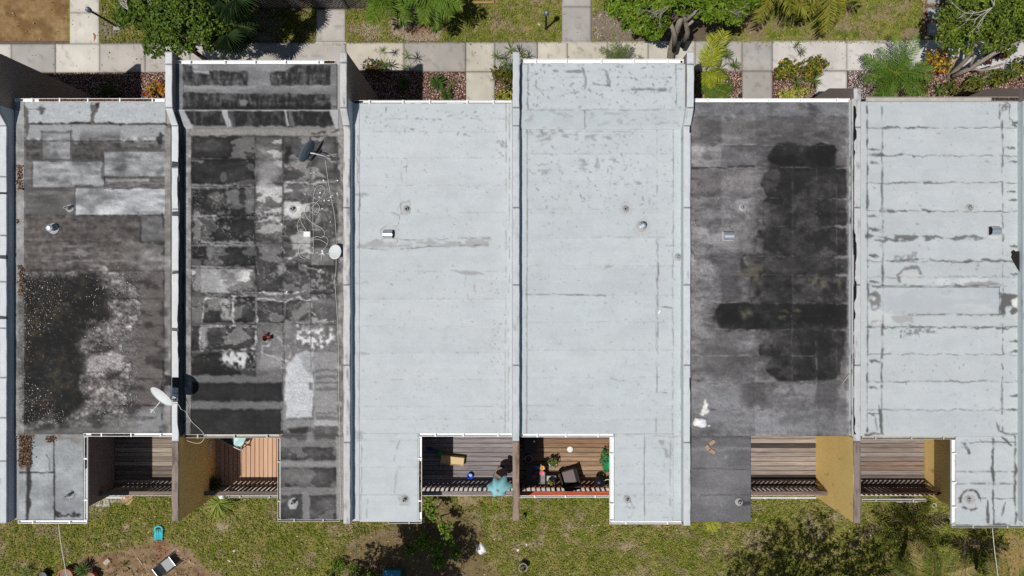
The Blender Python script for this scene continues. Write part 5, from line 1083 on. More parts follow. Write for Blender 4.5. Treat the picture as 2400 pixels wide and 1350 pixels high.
GREEN_A = [(.055, .115, .022), (.085, .16, .028), (.035, .08, .018), (.13, .21, .035), (.11, .17, .05)]
def tree(label, base, fork, clumps, n, size, cols, seed, r0=.12, bark='bark', twigs=0, up=.55, name='tree', asp=.42):
    """base, fork: px,py,z ; clumps: px,py,z,radius,flatten"""
    r_ = random.Random(seed); b = Vector(P(*base)); t = thing(name, label, 'tree', tuple(b))
    f = Vector(P(*fork)); m = MB(); mb = MB()
    m.tube(curve(b-Vector((0, 0, .1)), f, (r_.uniform(-.1, .1), r_.uniform(-.1, .1), 0), 6, .03, r_), [r0*1.25, r0, r0*.9, r0*.85, r0*.8, r0*.75, r0*.68], 8)
    cs = []
    for c in clumps:
        p = Vector(P(*c[:3])); rd = c[3]; cs.append((*p, rd, rd, rd*(c[4] if len(c) > 4 else .6)))
        pts = curve(f, p, (0, 0, .15*rd), 6, .06, r_); rr = r0*r_.uniform(.16, .3)
        mb.tube(pts, [rr*(1-.12*i) for i in range(7)], 6)
        for _ in range(3):
            e = p + Vector((r_.uniform(-1, 1), r_.uniform(-1, 1), r_.uniform(-.4, .6)))*rd*.8
            mb.tube(curve(pts[4], e, (0, 0, .05), 4, .04, r_), [rr*.42, rr*.34, rr*.26, rr*.2, rr*.12], 5)
    m.build('trunk', M[bark], t, True); mb.build('branches', M['bark'], t)
    if n: leaf_cloud('crown', t, cs, n, size, cols, seed, up, asp)
    return t

def dead_twigs(parent, px, py, z, ang, L, seed, n=7, mat_='twig'):
    r_ = random.Random(seed); m = MB(); b = Vector(P(px, py, z))
    def br(p, a, l, rad, dep):
        e = p + Vector((math.cos(a), math.sin(a), r_.uniform(-.15, .25)))*l
        m.tube(curve(p, e, (r_.uniform(-.06, .06), r_.uniform(-.06, .06), 0), 4, .012, r_), [rad, rad*.85, rad*.7, rad*.6, rad*.45], 5)
        if dep:
            for k in range(r_.randint(2, 3)): br(p.lerp(e, r_.uniform(.45, 1)), a+r_.uniform(-.9, .9), l*r_.uniform(.45, .75), rad*.55, dep-1)
    for k in range(n): br(b, ang+r_.uniform(-.5, .5), L*r_.uniform(.5, 1), .02, 2)
    return m.build('bare_branches', M[mat_], parent)

# palms -----------------------------------------------------------
def frond_data(L, nl, ll, lw, droop, arch, colA, colB, seed, vee=.35, taper=.35, back=.55):
    """rachis along +x with leaflets on both sides"""
    r_ = np.random.RandomState(seed); V = []; F = []; C = []
    tt = np.linspace(0, 1, 14)
    def pos(t): return np.array([L*(t-.12*droop*t*t), 0, L*(arch*t-droop*t*t)])
    w = .014*L**.5
    for t in tt:
        p = pos(t); ww = w*(1-.85*t); V += [p+[0, -ww, 0], p+[0, ww, 0], p+[0, 0, ww*1.1]]; C += [colB]*3
    for i in range(13):
        a = i*3
        for q in ((0, 1), (1, 2), (2, 0)): F.append((a+q[0], a+q[1], a+3+q[1], a+3+q[0]))
    for i in range(nl):
        t = .14+.86*i/(nl-1); p = pos(t); tan = pos(min(1, t+.01))-pos(max(0, t-.01)); tan /= np.linalg.norm(tan)
        for sg in (-1, 1):
            l = ll*(math.sin(PI*min(1, (t*.86+.14)**.8))**taper)*r_.uniform(.85, 1.1)
            d = np.array([back*(1+t*.8)*tan[0], sg, 0])*1.0; d[2] = tan[2]*back+vee+r_.normal(0, .06); d += r_.normal(0, .13, 3); d /= np.linalg.norm(d)
            side = np.cross(d, [0, 0, 1]); side /= np.linalg.norm(side)+1e-9
            a = p; mid = p+d*l*.5; tip = p+d*l; tip[2] -= l*(.25+.5*droop); mid[2] -= l*.05
            n0 = len(V); ww = lw*.5; V += [a-side*ww*.5, a+side*ww*.5, mid+side*ww, mid-side*ww, tip]
            f = r_.uniform(.75, 1.2); c = np.array(colA)*f if r_.rand() > .12 else np.array(colB)*f; C += [c]*5
            F.append((n0, n0+1, n0+2, n0+3)); F.append((n0+3, n0+2, n0+4, n0+4))
    return np.array(V, float), F, np.array(C, float)
def frond_mesh(*a, **k):
    V, F, C = frond_data(*a, **k); C = C*np.array([1.08, 1.03, .6]); me = bpy.data.meshes.new('frond')
    me.from_pydata(V.tolist(), [], [f if f[-1] != f[-2] else f[:3] for f in F]); at = me.color_attributes.new('Col', 'FLOAT_COLOR', 'POINT')
    at.data.foreach_set('color', np.hstack([np.clip(C, .004, .8), np.ones((len(C), 1))]).astype(np.float32).ravel()); me.materials.append(M['leaf']); return me
def fan_mesh(R, nseg, colA, colB, seed, petiole=.7):
    r_ = np.random.RandomState(seed); m = MB(); m.tube([(0, 0, 0), (petiole*.5, 0, .08), (petiole, 0, .1)], [.016, .012, .01], 5, col=colB)
    for i in range(nseg):
        a = -1.9+3.8*i/(nseg-1); l = R*(.75+.25*math.cos(a*.6))*r_.uniform(.92, 1.05); d = Vector((math.cos(a), math.sin(a), -.05)); q = Vector((-math.sin(a), math.cos(a), 0)); o = Vector((petiole, 0, .1)); w = R*.034
        c = tuple(np.array(colA if r_.rand() > .1 else colB)*r_.uniform(.75, 1.2))
        m.add([o, o+d*l*.55+q*w+Vector((0, 0, .03)), o+d*l-Vector((0, 0, .3*l*r_.uniform(.4, 1))), o+d*l*.55-q*w+Vector((0, 0, .0))], [(0, 3, 2), (0, 2, 1)], c)
    me = bpy.data.meshes.new('fan_leaf'); me.from_pydata(m.v, [], m.f); at = me.color_attributes.new('Col', 'FLOAT_COLOR', 'POINT')
    at.data.foreach_set('color', np.hstack([np.clip(np.array([c for c in m.c]), .004, .8), np.ones((len(m.v), 1))]).astype(np.float32).ravel()); me.materials.append(M['leaf']); return me
def place(me, name, parent, p, yaw, pitch, roll=0, s_=1.0):
    o = bpy.data.objects.new(name, me); COL.objects.link(o); o.parent = parent; o.matrix_parent_inverse = INV[parent.name]
    o.matrix_basis = Matrix.Translation(p) @ Matrix.Rotation(yaw, 4, 'Z') @ Matrix.Rotation(-pitch, 4, 'Y') @ Matrix.Rotation(roll, 4, 'X') @ Matrix.Scale(s_, 4); return o
def palm(label, base, top, meshes, fronds, r0=.08, bark='bark_pale', name='palm', extra=None, fname='frond'):
    """fronds: list of (yaw deg, pitch deg, scale)"""
    b = Vector(P(*base)); t = thing(name, label, 'palm', tuple(b)); tp = Vector(P(*top)); m = MB(); ln = max(.12, (tp-b).length)
    pts = curve(b-Vector((0, 0, .1)), tp, ((tp.x-b.x)*-.12, (tp.y-b.y)*-.12, 0), 10, 0); m.tube(pts, [r0*(1.35 if i == 0 else 1.1 if i == 1 else 1+.06*(i % 2))*(1-.025*i) for i in range(11)], 9); m.build('trunk', M[bark], t, True)
    for i, (ya, pi_, s_) in enumerate(fronds): place(meshes[i % len(meshes)], fname, t, tp, math.radians(ya), math.radians(pi_), rnd.uniform(-.25, .25), s_)
    return t
def spread(n, p0, p1, seed, y0=0, y1=360, s0=.8, s1=1.1):
    r_ = random.Random(seed); return [(y0+(y1-y0)*i/n+r_.uniform(-12, 12), r_.uniform(p0, p1), r_.uniform(s0, s1)) for i in range(n)]

# strap-leaved plants ------------------------------------------------
def strap_mesh(name, n, L, W, cols, seed, up=.35, droop=.5, spread_=1.0):
    r_ = np.random.RandomState(seed); V = []; F = []; C = []
    for i in range(n):
        a = i*2.39996+r_.uniform(-.3, .3); e = (i/n)**.8*1.15*(1-up)+up*.6*r_.uniform(.4, 1); e = 1.45-e if False else e
        el = max(.05, 1.5-1.5*((n-i)/n)**.7*spread_) if True else e
        el = r_.uniform(.1, 1.0)*(.4+.6*i/n)*1.5*up*2
        l = L*r_.uniform(.7, 1.1); d = np.array([math.cos(a)*math.cos(el), math.sin(a)*math.cos(el), math.sin(el)]); q = np.array([-math.sin(a), math.cos(a), 0])
        c = np.array(cols[r_.randint(len(cols))])*r_.uniform(.75, 1.25); n0 = len(V)
        for k, (t, w) in enumerate(((0, .5), (.35, 1), (.72, .8), (1, .05))):
            p = d*l*t; p[2] -= droop*l*t*t*.6
            V += [p-q*W*w*.5, p+q*W*w*.5]; C += [c*(.8+.25*t)]*2
        for k in range(3): F.append((n0+2*k, n0+2*k+1, n0+2*k+3, n0+2*k+2))
    me = bpy.data.meshes.new(name); me.from_pydata([tuple(v) for v in V], [], F); at = me.color_attributes.new('Col', 'FLOAT_COLOR', 'POINT')
    at.data.foreach_set('color', np.hstack([np.clip(np.array(C)*np.array([1.1, 1.02, .6]), .004, .8), np.ones((len(V), 1))]).astype(np.float32).ravel()); me.materials.append(M['leaf']); return me
DRA = [strap_mesh('foliage', 26, .36, .022, [(.10, .17, .05), (.15, .22, .08), (.07, .12, .04), (.2, .24, .1)], 50+i, .42, .35) for i in range(3)]
YUC = [strap_mesh('foliage', 70, .85, .035, [(.20, .28, .05), (.27, .34, .08), (.12, .2, .035), (.3, .36, .12)], 60, .3, .75)]
CYC = [strap_mesh('foliage', 90, .42, .03, [(.06, .12, .04), (.09, .16, .05), (.05, .09, .03)], 64+i, .45, .45) for i in range(2)]
def strap(label, px, py, z, me, s_=1.0, stem=True, name='dracaena', cat='plant', yaw=None):
    b = P(px, py, 0); t = thing(name, label, cat, b); tp = Vector(P(px, py, z))
    g_ = Vector((b[0]+(tp.x-b[0])*.3, b[1]+(tp.y-b[1])*.3, 0))
    if stem and z > .1: MB().tube([g_-Vector((0, 0, .05)), g_.lerp(tp, .5), tp], [.025*s_, .02*s_, .018*s_], 6).build('stem', M['bark_pale'], t)
    place(me, 'foliage', t, tp, rnd.uniform(0, 6) if yaw is None else yaw, 0, 0, s_); return t
def bush(label, cl, n, size, cols, seed, name='shrub', up=.5, asp=.45, cat='shrub'):
    b = P(cl[0][0], cl[0][1], 0); t = thing(name, label, cat, b); cs = []; m = MB()
    for (px, py, z, rd, fl) in cl:
        p = Vector(P(px, py, z)); cs.append((*p, rd, rd, rd*fl)); m.tube(curve((p.x*.5+b[0]*.5, p.y*.5+b[1]*.5, -.05), p, (0, 0, 0), 4, .03), [.03, .025, .02, .015, .01], 5)
    m.build('stem', M['bark'], t); leaf_cloud('foliage', t, cs, n, size, cols, seed, up, asp, shell=.15); return t

# ---- trees of the street side
t = tree('broadleaf tree with dense small leaves over the pavement beside the left lamp post', (512, 158, 0), (438, 106, 2.3),
     [(300, 18, 3.6, .55), (335, 45, 3.8, .5), (360, 5, 4.2, .7), (375, 75, 3.6, .55), (360, 108, 3.2, .42), (400, 35, 4.4, .65), (430, 85, 3.9, .55), (405, 112, 3.2, .4), (455, 20, 4.2, .7), (470, 60, 3.9, .6), (510, 40, 3.8, .55), (330, -30, 4, .7), (420, -30, 4.5, .8), (500, -20, 4.2, .7), (520, 85, 3.2, .4), (290, 42, 3.2, .36), (490, 105, 2.9, .3), (445, 112, 2.8, .26), (545, 15, 3.6, .4)],
     14500, .15, GREEN_A, 101, .10, 'bark')
dead_twigs(t, 300, 22, 4.1, 2.2, .5, 3, 4); dead_twigs(t, 350, 20, 4.2, 1.2, .5, 4, 3)
t = tree('gnarled grey-barked tree with glossy leaves behind the raised pale roof', (1572, 150, 0), (1596, 40, 2.9),
     [(1450, -5, 3.6, .65), (1480, 25, 3.6, .55), (1510, 50, 3.5, .5), (1530, 10, 4, .7), (1535, 75, 3.1, .35), (1560, -20, 4.2, .7), (1680, 5, 4, .7), (1720, 20, 3.7, .55), (1745, -15, 3.8, .6), (1640, -30, 4.3, .7), (1500, -35, 4.2, .7), (1600, 10, 3.6, .35), (1700, -40, 4.3, .7), (1470, 55, 3.1, .3), (1620, 28, 3.1, .3), (1545, 50, 3.3, .4), (1705, 35, 3.2, .35)],
     15000, .16, [(.10, .19, .022), (.14, .24, .03), (.06, .12, .018), (.18, .27, .04)], 102, .15, 'bark_pale')
dead_twigs(t, 1570, 15, 4.3, 3.4, .8, 5, 3, 'bark_pale'); dead_twigs(t, 1700, 20, 4.2, -.5, .6, 6, 2, 'bark_pale')
m = MB(); 
for pts, r in (([(1580, 118, 1.2), (1582, 85, 2.2), (1572, 55, 3)], .10), ([(1600, 108, 1.3), (1612, 75, 2.3), (1606, 45, 3.1), (1598, 10, 3.8)], .11), ([(1606, 50, 3), (1628, 30, 3.4), (1640, 5, 3.8)], .07), ([(1612, 60, 2.8), (1625, 48, 3.0)], .06)): m.tube([P(*p) for p in pts], [r*(1-.15*i) for i in range(len(pts))], 8)
m.build('limb', M['bark_pale'], t, True)
t = tree('open-crowned tree with leaning grey limbs in the far right front bed', (2222, 186, 0), (2296, 92, 2.1),
     [(2230, 70, 3.0, .5), (2262, 95, 2.8, .45), (2210, 95, 2.6, .32), (2290, 60, 3.3, .55), (2330, 30, 3.5, .7), (2380, 20, 3.6, .7), (2350, 75, 3.1, .5), (2395, 70, 3.0, .45), (2250, 15, 3.6, .5), (2300, -20, 3.8, .7), (2390, -30, 3.9, .8), (2240, 110, 2.3, .3), (2440, 40, 3.6, .8), (2270, 118, 2.2, .25), (2320, 100, 2.6, .4), (2365, 110, 2.4, .35), (2225, 45, 3.2, .45)],
     10500, .14, [(.10, .17, .035), (.14, .22, .05), (.06, .11, .03), (.2, .27, .06)], 103, .10, 'bark_pale')
dead_twigs(t, 2325, 18, 4.2, 3.6, .9, 8, 3); dead_twigs(t, 2330, 14, 4.2, 2.0, .5, 9, 2)
m = MB()
for pts, r in (([(2235, 178, .5), (2275, 160, 1.1), (2330, 125, 1.8), (2400, 92, 2.5)], .10), ([(2275, 160, 1.1), (2300, 165, 1.2), (2350, 150, 1.5)], .05), ([(2270, 162, 1.0), (2285, 130, 1.8)], .05)): m.tube([P(*p) for p in pts], [r*(1-.12*i) for i in range(len(pts))], 8)
m.build('limb', M['bark_pale'], t, True)
# palms of the street side
FAN = [fan_mesh(.75, 26, (.045, .085, .03), (.16, .19, .07), 70+i, .6) for i in range(2)]
palm('fan palm with drooping dark leaves under the broadleaf tree', (606, 68, 0), (532, 58, 3.4), FAN, spread(16, -45, 25, 1, s0=.75, s1=1.0), .07, 'bark', fname='fan_leaf')
palm('taller fan palm leaning toward the lattice fence', (614, 70, 0), (538, -18, 4.4), FAN, spread(16, -40, 30, 2, s0=.8, s1=1.05), .08, 'bark', fname='fan_leaf')
XM = [frond_mesh(1.35, 24, .5, .052, .55, .35, (.11, .2, .035), (.22, .27, .07), 80+i) for i in range(3)]
palm('short ringed palm curving left out of the bark circle', (962, 66, 0), (902, -10, 3.0), XM, spread(13, -25, 45, 3, s0=.75, s1=.95), .09)
palm('short ringed palm curving right out of the bark circle', (982, 62, 0), (1010, -8, 2.7), XM, spread(13, -30, 45, 4, s0=.75, s1=.95), .09)
YM = [frond_mesh(1.9, 34, .6, .040, .6, .4, (.22, .24, .05), (.34, .27, .08), 84+i) for i in range(3)]
palm('palm with yellowing fronds hanging in at the top edge, left of two', (1818, -40, 0), (1812, -50, 3.6), YM, spread(13, -35, 40, 5, s0=.8, s1=1.0), .1)
palm('palm with yellowing fronds hanging in at the top edge, right of two', (1925, -45, 0), (1938, -50, 3.4), YM, spread(13, -35, 40, 6, s0=.8, s1=1.0), .1)
AR = [frond_mesh(1.7, 22, .6, .034, .45, .6, (.38, .44, .05), (.46, .46, .09), 88+i, .15) for i in range(2)]
palm('arching yellow-green areca fronds against the pale fin wall', (1652, 185, 0), (1652, 165, .7), AR, [(68, 25, 1.0), (85, 38, .9), (110, 30, .55), (50, 10, .6), (-75, 20, .55), (-40, 25, .6), (-100, 25, .5)], .06, 'bark_pale')
AG = [frond_mesh(1.2, 18, .5, .03, .45, .5, (.10, .18, .03), (.24, .28, .06), 91, .2)]
palm('low green areca clump in the corner of the dark roof front', (1655, 232, 0), (1650, 228, .5), AG, [(20, 20, .9), (45, 25, 1), (75, 25, .9), (5, 10, .8), (100, 30, .7), (-30, 20, .6)], .05)
PG = [frond_mesh(1.25, 34, .27, .019, .5, .35, (.10, .21, .04), (.19, .27, .07), 94+i, .25, .3, .45) for i in range(2)]
palm('feathery pygmy date palm with fine arching leaflets over the white pavement', (2108, 190, 0), (2100, 172, 1.3), PG, spread(24, -25, 55, 7, s0=1.0, s1=1.3), .09)
PS = [frond_mesh(1.0, 30, .25, .016, .4, .35, (.14, .19, .09), (.26, .29, .17), 97, .2, .3, .4)]
palm('grey-green date palm tips rising behind the white gutter', (1446, 172, 0), (1444, 150, 1.3), PS, spread(11, 0, 55, 8, 20, 160, .7, 1.0), .07)

# beds
CRO = [(.16, .20, .03), (.07, .10, .03), (.30, .30, .05), (.10, .15, .035), (.36, .26, .06), (.04, .06, .02)]
bush('croton with green and gold leaves, left half of the pair by the white slab', [(1845, 160, .7, .42, .8), (1830, 168, .6, .3, .8), (1868, 155, .75, .3, .8)], 900, .14, CRO, 201, 'croton', .45, .4)
bush('croton with green and gold leaves, right half of the pair by the white slab', [(1908, 152, .75, .42, .8), (1925, 150, .7, .32, .8), (1898, 172, .6, .3, .8)], 900, .14, CRO, 202, 'croton', .45, .4)
bush('low yellow variegated shrub in front of the dark roof gutter', [(1840, 222, .25, .26, .7), (1865, 216, .28, .3, .7), (1888, 214, .28, .26, .7)], 620, .09, [(.38, .42, .08), (.22, .32, .06), (.45, .46, .14)], 203, 'ground_cover', .6, .5)
bush('orange and red croton in the shaded left bed', [(352, 212, .5, .28, .8), (372, 205, .5, .3, .8), (384, 218, .5, .25, .8)], 420, .17, [(.45, .09, .03), (.5, .25, .05), (.4, .38, .06), (.12, .2, .04), (.35, .05, .03)], 204, 'croton', .5, .38)
bush('dark shrub in deep shade by the taupe fin wall', [(245, 212, .4, .35, .7), (270, 218, .35, .3, .7)], 420, .11, [(.04, .08, .02), (.06, .1, .03)], 205)
bush('croton with rusty purple leaves beside the second fin wall', [(868, 156, .7, .35, .8), (888, 160, .65, .3, .8)], 520, .12, [(.12, .07, .04), (.2, .10, .04), (.1, .12, .04), (.06, .05, .03)], 206, 'croton')
bush('dark green and copper croton left of the raised pale roof', [(1178, 172, .7, .4, .9), (1192, 190, .6, .35, .9), (1165, 165, .7, .25, .8)], 850, .11, [(.06, .1, .03), (.10, .15, .03), (.2, .1, .04), (.12, .17, .05)], 207, 'croton')
bush('small yellow-green shrub by the house corner and the door slab', [(1172, 222, .3, .26, .8), (1192, 226, .3, .26, .8)], 420, .08, [(.36, .4, .08), (.2, .3, .05), (.4, .42, .14)], 208, 'ground_cover')
bush('orange and yellow croton under the open tree, beside the feathery palm', [(2190, 140, .8, .42, .8), (2218, 130, .85, .4, .8), (2210, 158, .7, .35, .8), (2172, 158, .6, .3, .7)], 1100, .16, [(.36, .28, .04), (.45, .18, .05), (.14, .18, .04), (.08, .06, .03), (.42, .36, .07), (.25, .07, .04)], 209, 'croton', .45, .36)
bush('dark red-leaved shrub below the leaning limb', [(2350, 118, .8, .4, .7), (2320, 135, .7, .3, .7)], 420, .15, [(.1, .02, .02), (.06, .03, .02), (.05, .07, .03)], 210, 'croton')
bush('mixed low shrub mass along the far right house front', [(2230, 208, .3, .4, .5), (2280, 200, .35, .45, .5), (2340, 185, .35, .45, .5), (2160, 205, .3, .35, .5)], 1500, .12, [(.08, .12, .03), (.14, .18, .05), (.05, .07, .02), (.2, .2, .06)], 211)
bush('gold and green croton at the right photo edge', [(2392, 160, .6, .4, .7), (2415, 150, .6, .4, .7)], 520, .15, CRO, 212, 'croton')
DL = [('thin dracaena standing on a tall cane at the left of the pavement pair', 897, 118, 1.1, .75), ('thin dracaena standing on a tall cane at the right of the pavement pair', 955, 132, 1.0, .85), ('dense green dracaena beside the rusty croton', 900, 152, .7, 1.15), ('small dracaena at the edge of the pavement and red bed', 950, 160, .5, .8),
      ('topmost dracaena at the raised roof left corner', 1198, 118, 1.2, 1.1), ('left dracaena over the copper croton', 1165, 132, 1.1, .9), ('dracaena leaning on the copper croton', 1185, 150, .9, 1.0), ('dracaena right of the raised fin top', 1225, 130, .9, .9),
      ('spiky dracaena, upper right of the areca fronds', 1706, 128, 1.1, .9), ('spiky dracaena standing clear over the grey slab', 1722, 152, 1.0, .95), ('dense dracaena at the foot of the areca fronds', 1684, 160, .8, 1.35), ('dracaena among the areca fronds, nearest the roof', 1703, 205, .5, 1.2), ('shaded dracaena behind the areca fronds', 1690, 115, .9, 1.1), ('short dracaena at the low areca clump', 1700, 226, .3, 1.0),
      ('tall dracaena above the croton pair, upper one', 1870, 103, 1.4, .6), ('tall dracaena above the croton pair, lower one', 1880, 120, 1.2, .7), ('broad dracaena between the crotons and the gutter', 1908, 188, .6, 1.3), ('dracaena at the left of the yellow ground cover', 1868, 195, .5, 1.1),
      ('spiky plant behind the left white gutter', 514, 140, .5, .7), ('bromeliad peeking over the white gutter of the raised pale roof', 1500, 138, .5, .6), ('dracaena below the grey limbs, left', 2170, 185, .6, 1.2), ('dracaena below the grey limbs, middle', 2200, 212, .3, 1.1), ('dracaena below the grey limbs, right', 2300, 185, .5, 1.2), ('dracaena near the right photo edge with broad spread', 2370, 168, .8, 1.3), ('dracaena on the pavement edge right of the orange croton', 2305, 125, .9, 1.0), ('dracaena over the white slab corner', 2085, 222, .3, .9)]
for i, (lb, px, py, z, s_) in enumerate(DL): strap(lb, px, py, z, DRA[i % 3], s_)
strap('round green cycad in the red lava bed, upper one', 1024, 192, .3, CYC[0], 1.0, False, 'cycad'); strap('round green cycad in the red lava bed, lower one', 1046, 222, .3, CYC[1], .85, False, 'cycad'); strap('pale grassy tuft beside the two cycads', 1058, 198, .1, DRA[0], .7, False, 'grass_tuft'); strap('dim cycad in the shade of the second fin wall', 945, 195, .2, CYC[1], .8, False, 'cycad')

# ---- back yard
strap('yellow-green strap-leaved clump against the yellow wing wall', 512, 1178, .35, YUC[0], 1.0, False, 'strap_plant')
bush('leafy shrub with light green sprays in the shaded yard', [(1015, 1205, 1.3, .3, .8), (1042, 1236, 1.2, .28, .8), (1053, 1268, 1.0, .26, .8), (1000, 1180, 1.0, .3, .8), (1022, 1285, .7, .36, .7), (990, 1270, .7, .35, .7), (1030, 1320, .6, .3, .7), (960, 1290, .5, .25, .7), (1070, 1300, .5, .25, .7)], 3000, .11, [(.14, .25, .04), (.2, .32, .06), (.08, .15, .03)], 220, 'shrub', .55, .5)
bush('clump of small bright leaves at the bottom edge left of the blue box', [(790, 1330, .4, .35, .7), (830, 1345, .35, .4, .7), (775, 1350, .35, .3, .7), (870, 1352, .3, .3, .7)], 1200, .075, [(.11, .2, .035), (.16, .27, .05), (.06, .12, .025)], 221, 'shrub', .6, .6)
strap('spiky plant by the eave corner of the pale annex', 968, 1222, .4, DRA[1], 1.5, False, 'yucca'); strap('thin dark-leaved plant at the foot of the black-blotched annex', 765, 1212, .3, strap_mesh('foliage', 12, .4, .03, [(.05, .02, .015), (.06, .05, .02)], 66, .3, .6), 1.0, False, 'bromeliad')
strap('low palm seedling beside the terracotta pots', 60, 1340, .3, DRA[2], 1.1, False, 'palm_seedling'); strap('bushy green plant between the terracotta pots', 196, 1335, .3, CYC[0], 1.0, False, 'potted_fern'); strap('yellow-green weed in the red soil', 368, 1338, .12, DRA[0], .45, False, 'weed'); bush('small weeds in the bare soil', [(290, 1322, .1, .16, .5), (300, 1335, .1, .12, .5), (262, 1345, .15, .2, .5)], 170, .06, [(.08, .15, .03), (.12, .2, .05)], 222, 'weed')
palm('palm crown with one bleached curling frond at the bottom right', (2100, 1330, 0), (2172, 1362, 3.4), [frond_mesh(2.0, 36, .6, .040, .6, .4, (.11, .15, .035), (.26, .23, .08), 130), frond_mesh(2.0, 36, .55, .036, .75, .45, (.30, .25, .17), (.38, .32, .2), 131)], [(100, 40, .85), (118, 35, .95), (60, 30, .75), (20, 20, .9), (150, 25, .9), (180, 20, .9), (215, 20, .9), (260, 20, .9), (310, 20, .9), (340, 20, .8)], .11)
palm('smaller palm with fronds cut off by the bottom right edge', (2280, 1350, 0), (2335, 1380, 2.6), [frond_mesh(1.6, 32, .5, .036, .55, .45, (.13, .16, .04), (.28, .22, .08), 132)], spread(12, 0, 45, 12, s0=.7, s1=.95), .1)
palm('young palm with bright fronds peeking from under the grey annex', (1640, 1175, 0), (1665, 1205, .6), [frond_mesh(.7, 24, .25, .03, .5, .5, (.36, .40, .08), (.4, .42, .12), 133)], [(-80, 25, 1.0), (-100, 20, .9), (-60, 30, .9), (-120, 30, .7)], .04)
def shade_tree(label, gx, gy, rad, z, n, seed, k=9, sx=1.0):
    """a tree outside the frame whose shade falls on the lawn; gx, gy on the ground plane"""
    r_ = random.Random(seed); X, Y = PX(gx, 0), PY(gy, 0); inv = lambda x, y, zz: (1200+x/sc(zz), 675-y/sc(zz), zz)
    cl = []
    for i in range(k):
        a = i*2.4; rr = rad*math.sqrt((i+.4)/k)*.85; zz = z+r_.uniform(-.5, .6)
        cl.append((*inv(X+rr*math.cos(a)*sx, Y+rr*math.sin(a), zz), rad*r_.uniform(.26, .4), .7))
    tree(label, (gx, gy, 0), inv(X, Y, z*.45), cl, n, .15, GREEN_A, seed, .12, 'bark')
shade_tree('tree just below the frame shading the middle of the yard', 905, 1378, 1.85, 5.3, 13000, 301)
shade_tree('thin-crowned tree below the frame dappling the yard left of the blue box', 800, 1420, 1.5, 5.2, 2600, 302)
shade_tree('wide open tree below the frame dappling the right yard', 1815, 1408, 2.2, 5.1, 9000, 303, 22, 1.75)
# ------------------------------------------------------------------ things on the roofs
def vent_pipe(i, px, py, r=.045, h=.22, m='lead', collar=None, flange=.13):
    x, y = PX(px, Z0+h), PY(py, Z0+h); c = (x, y, Z0)
    p = MB().lathe(c, [(r, -.02), (r, h), (r*.72, h), (r*.72, h-.1)], 14, cap1=False)
    o = p.build('vent_pipe', M[m], HS[i], True)
    MB().lathe(c, [(r*.7, h-.11), (0.001, h-.11)], 12, cap0=False).build('pipe_hole', M['dark'], o)
    MB().lathe(c, [(flange, .012), (flange*.8, .03), (r*1.25, .045), (r*1.2, .09)], 14, cap0=False, cap1=False).build('pipe_flashing', M['lead'], o, True)
def hood(i, px, py, open_left=False, L=.31, R=.13):
    """half-round sheet-metal hood on a square curb"""
    z = Z0+.12; x, y = PX(px, z), PY(py, z); m = MB(); n = 12; V = []; F = []
    for sx in (-L/2, L/2):
        for k in range(n+1): a = PI*k/n; V.append((x+sx, y+R*math.cos(a), z+R*.85*math.sin(a)))
        V += [(x+sx, y-R, Z0), (x+sx, y+R, Z0)]
    q = n+3
    for k in range(n): F.append((k, k+1, q+k+1, q+k))
    F += [(n, n+1, q+n+1, q+n), (n+2, 0, q, q+n+2)]
    m.add(V, F); o = m.build('exhaust_hood', M['zinc'], HS[i], True)
    for s_, sx in ((-1, -L/2), (1, L/2)):
        dk = (s_ < 0) == open_left
        V2 = [(x+sx-s_*.004, y+R*math.cos(PI*k/n), z+R*.85*math.sin(PI*k/n)) for k in range(n+1)] + [(x+sx-s_*.004, y-R, Z0), (x+sx-s_*.004, y+R, Z0)]
        MB().add(V2, [tuple(range(len(V2)))]).build('hood_end', M['dark' if dk else 'zinc'], o)
    MB().box(x-L*.6, y-R*1.15, Z0, x+L*.6, y+R*1.15, Z0+.018).build('curb', M['lead'], o)
def turbine(i, px, py, r=.12, h=.30):
    x, y = PX(px, Z0+h), PY(py, Z0+h); c = (x, y, Z0)
    o = MB().lathe(c, [(r*.62, 0), (r*.62, h*.7), (r, h*.7), (r, h*.9), (r*.5, h)], 8, cap0=False).build('vent_cap', M['zinc'], HS[i])
    MB().lathe(c, [(r*1.5, .012), (r*.66, .05)], 16, cap0=False, cap1=False).build('vent_collar', M['lead'], o, True)
vent_pipe(1, 152, 486, .05, .3); turbine(1, 113, 534); vent_pipe(1, 153, 1164, .045, .3)
vent_pipe(2, 682, 489); MB().bbox(PX(711, 5.5), PY(555, 5.5), Z0-.02, PX(727, 5.5), PY(542, 5.5), 5.5, .02).build('vent_box', M['white'], HS[2]); vent_pipe(2, 684, 1180, .05, .25)
vent_pipe(3, 952, 489, .05, .16); hood(3, 909, 549); vent_pipe(3, 946, 1174, .045, .2)
vent_pipe(4, 1467, 489, .05, .14); turbine(4, 1507, 529); vent_pipe(4, 1591, 602, .04, .12); vent_pipe(4, 1471, 1173, .04, .14)
vent_pipe(5, 1744, 485, .05, .18); hood(5, 1708, 553); vent_pipe(5, 1736, 1180, .05, .2); vent_pipe(5, 1619, 602, .035, .12)
vent_pipe(6, 2279, 486, .05, .2); hood(6, 2333, 541, True); vent_pipe(6, 2274, 1173, .05, .14)
# rusted vent stub on the black-blotched roof
rv = MB(); r_ = random.Random(5)
for k in range(7): a = r_.uniform(0, 6.3); rv.bar((PX(626, 5.36)+.03*math.cos(a), PY(791, 5.36)+.03*math.sin(a), Z0), (PX(626, 5.4)+.13*math.cos(a), PY(791, 5.4)+.12*math.sin(a), Z0+.16+r_.uniform(0, .06)), .09, .012, (.13+r_.uniform(-.04, .1), .03, .02))
rv.build('rusted_vent', M['paint'], HS[2])
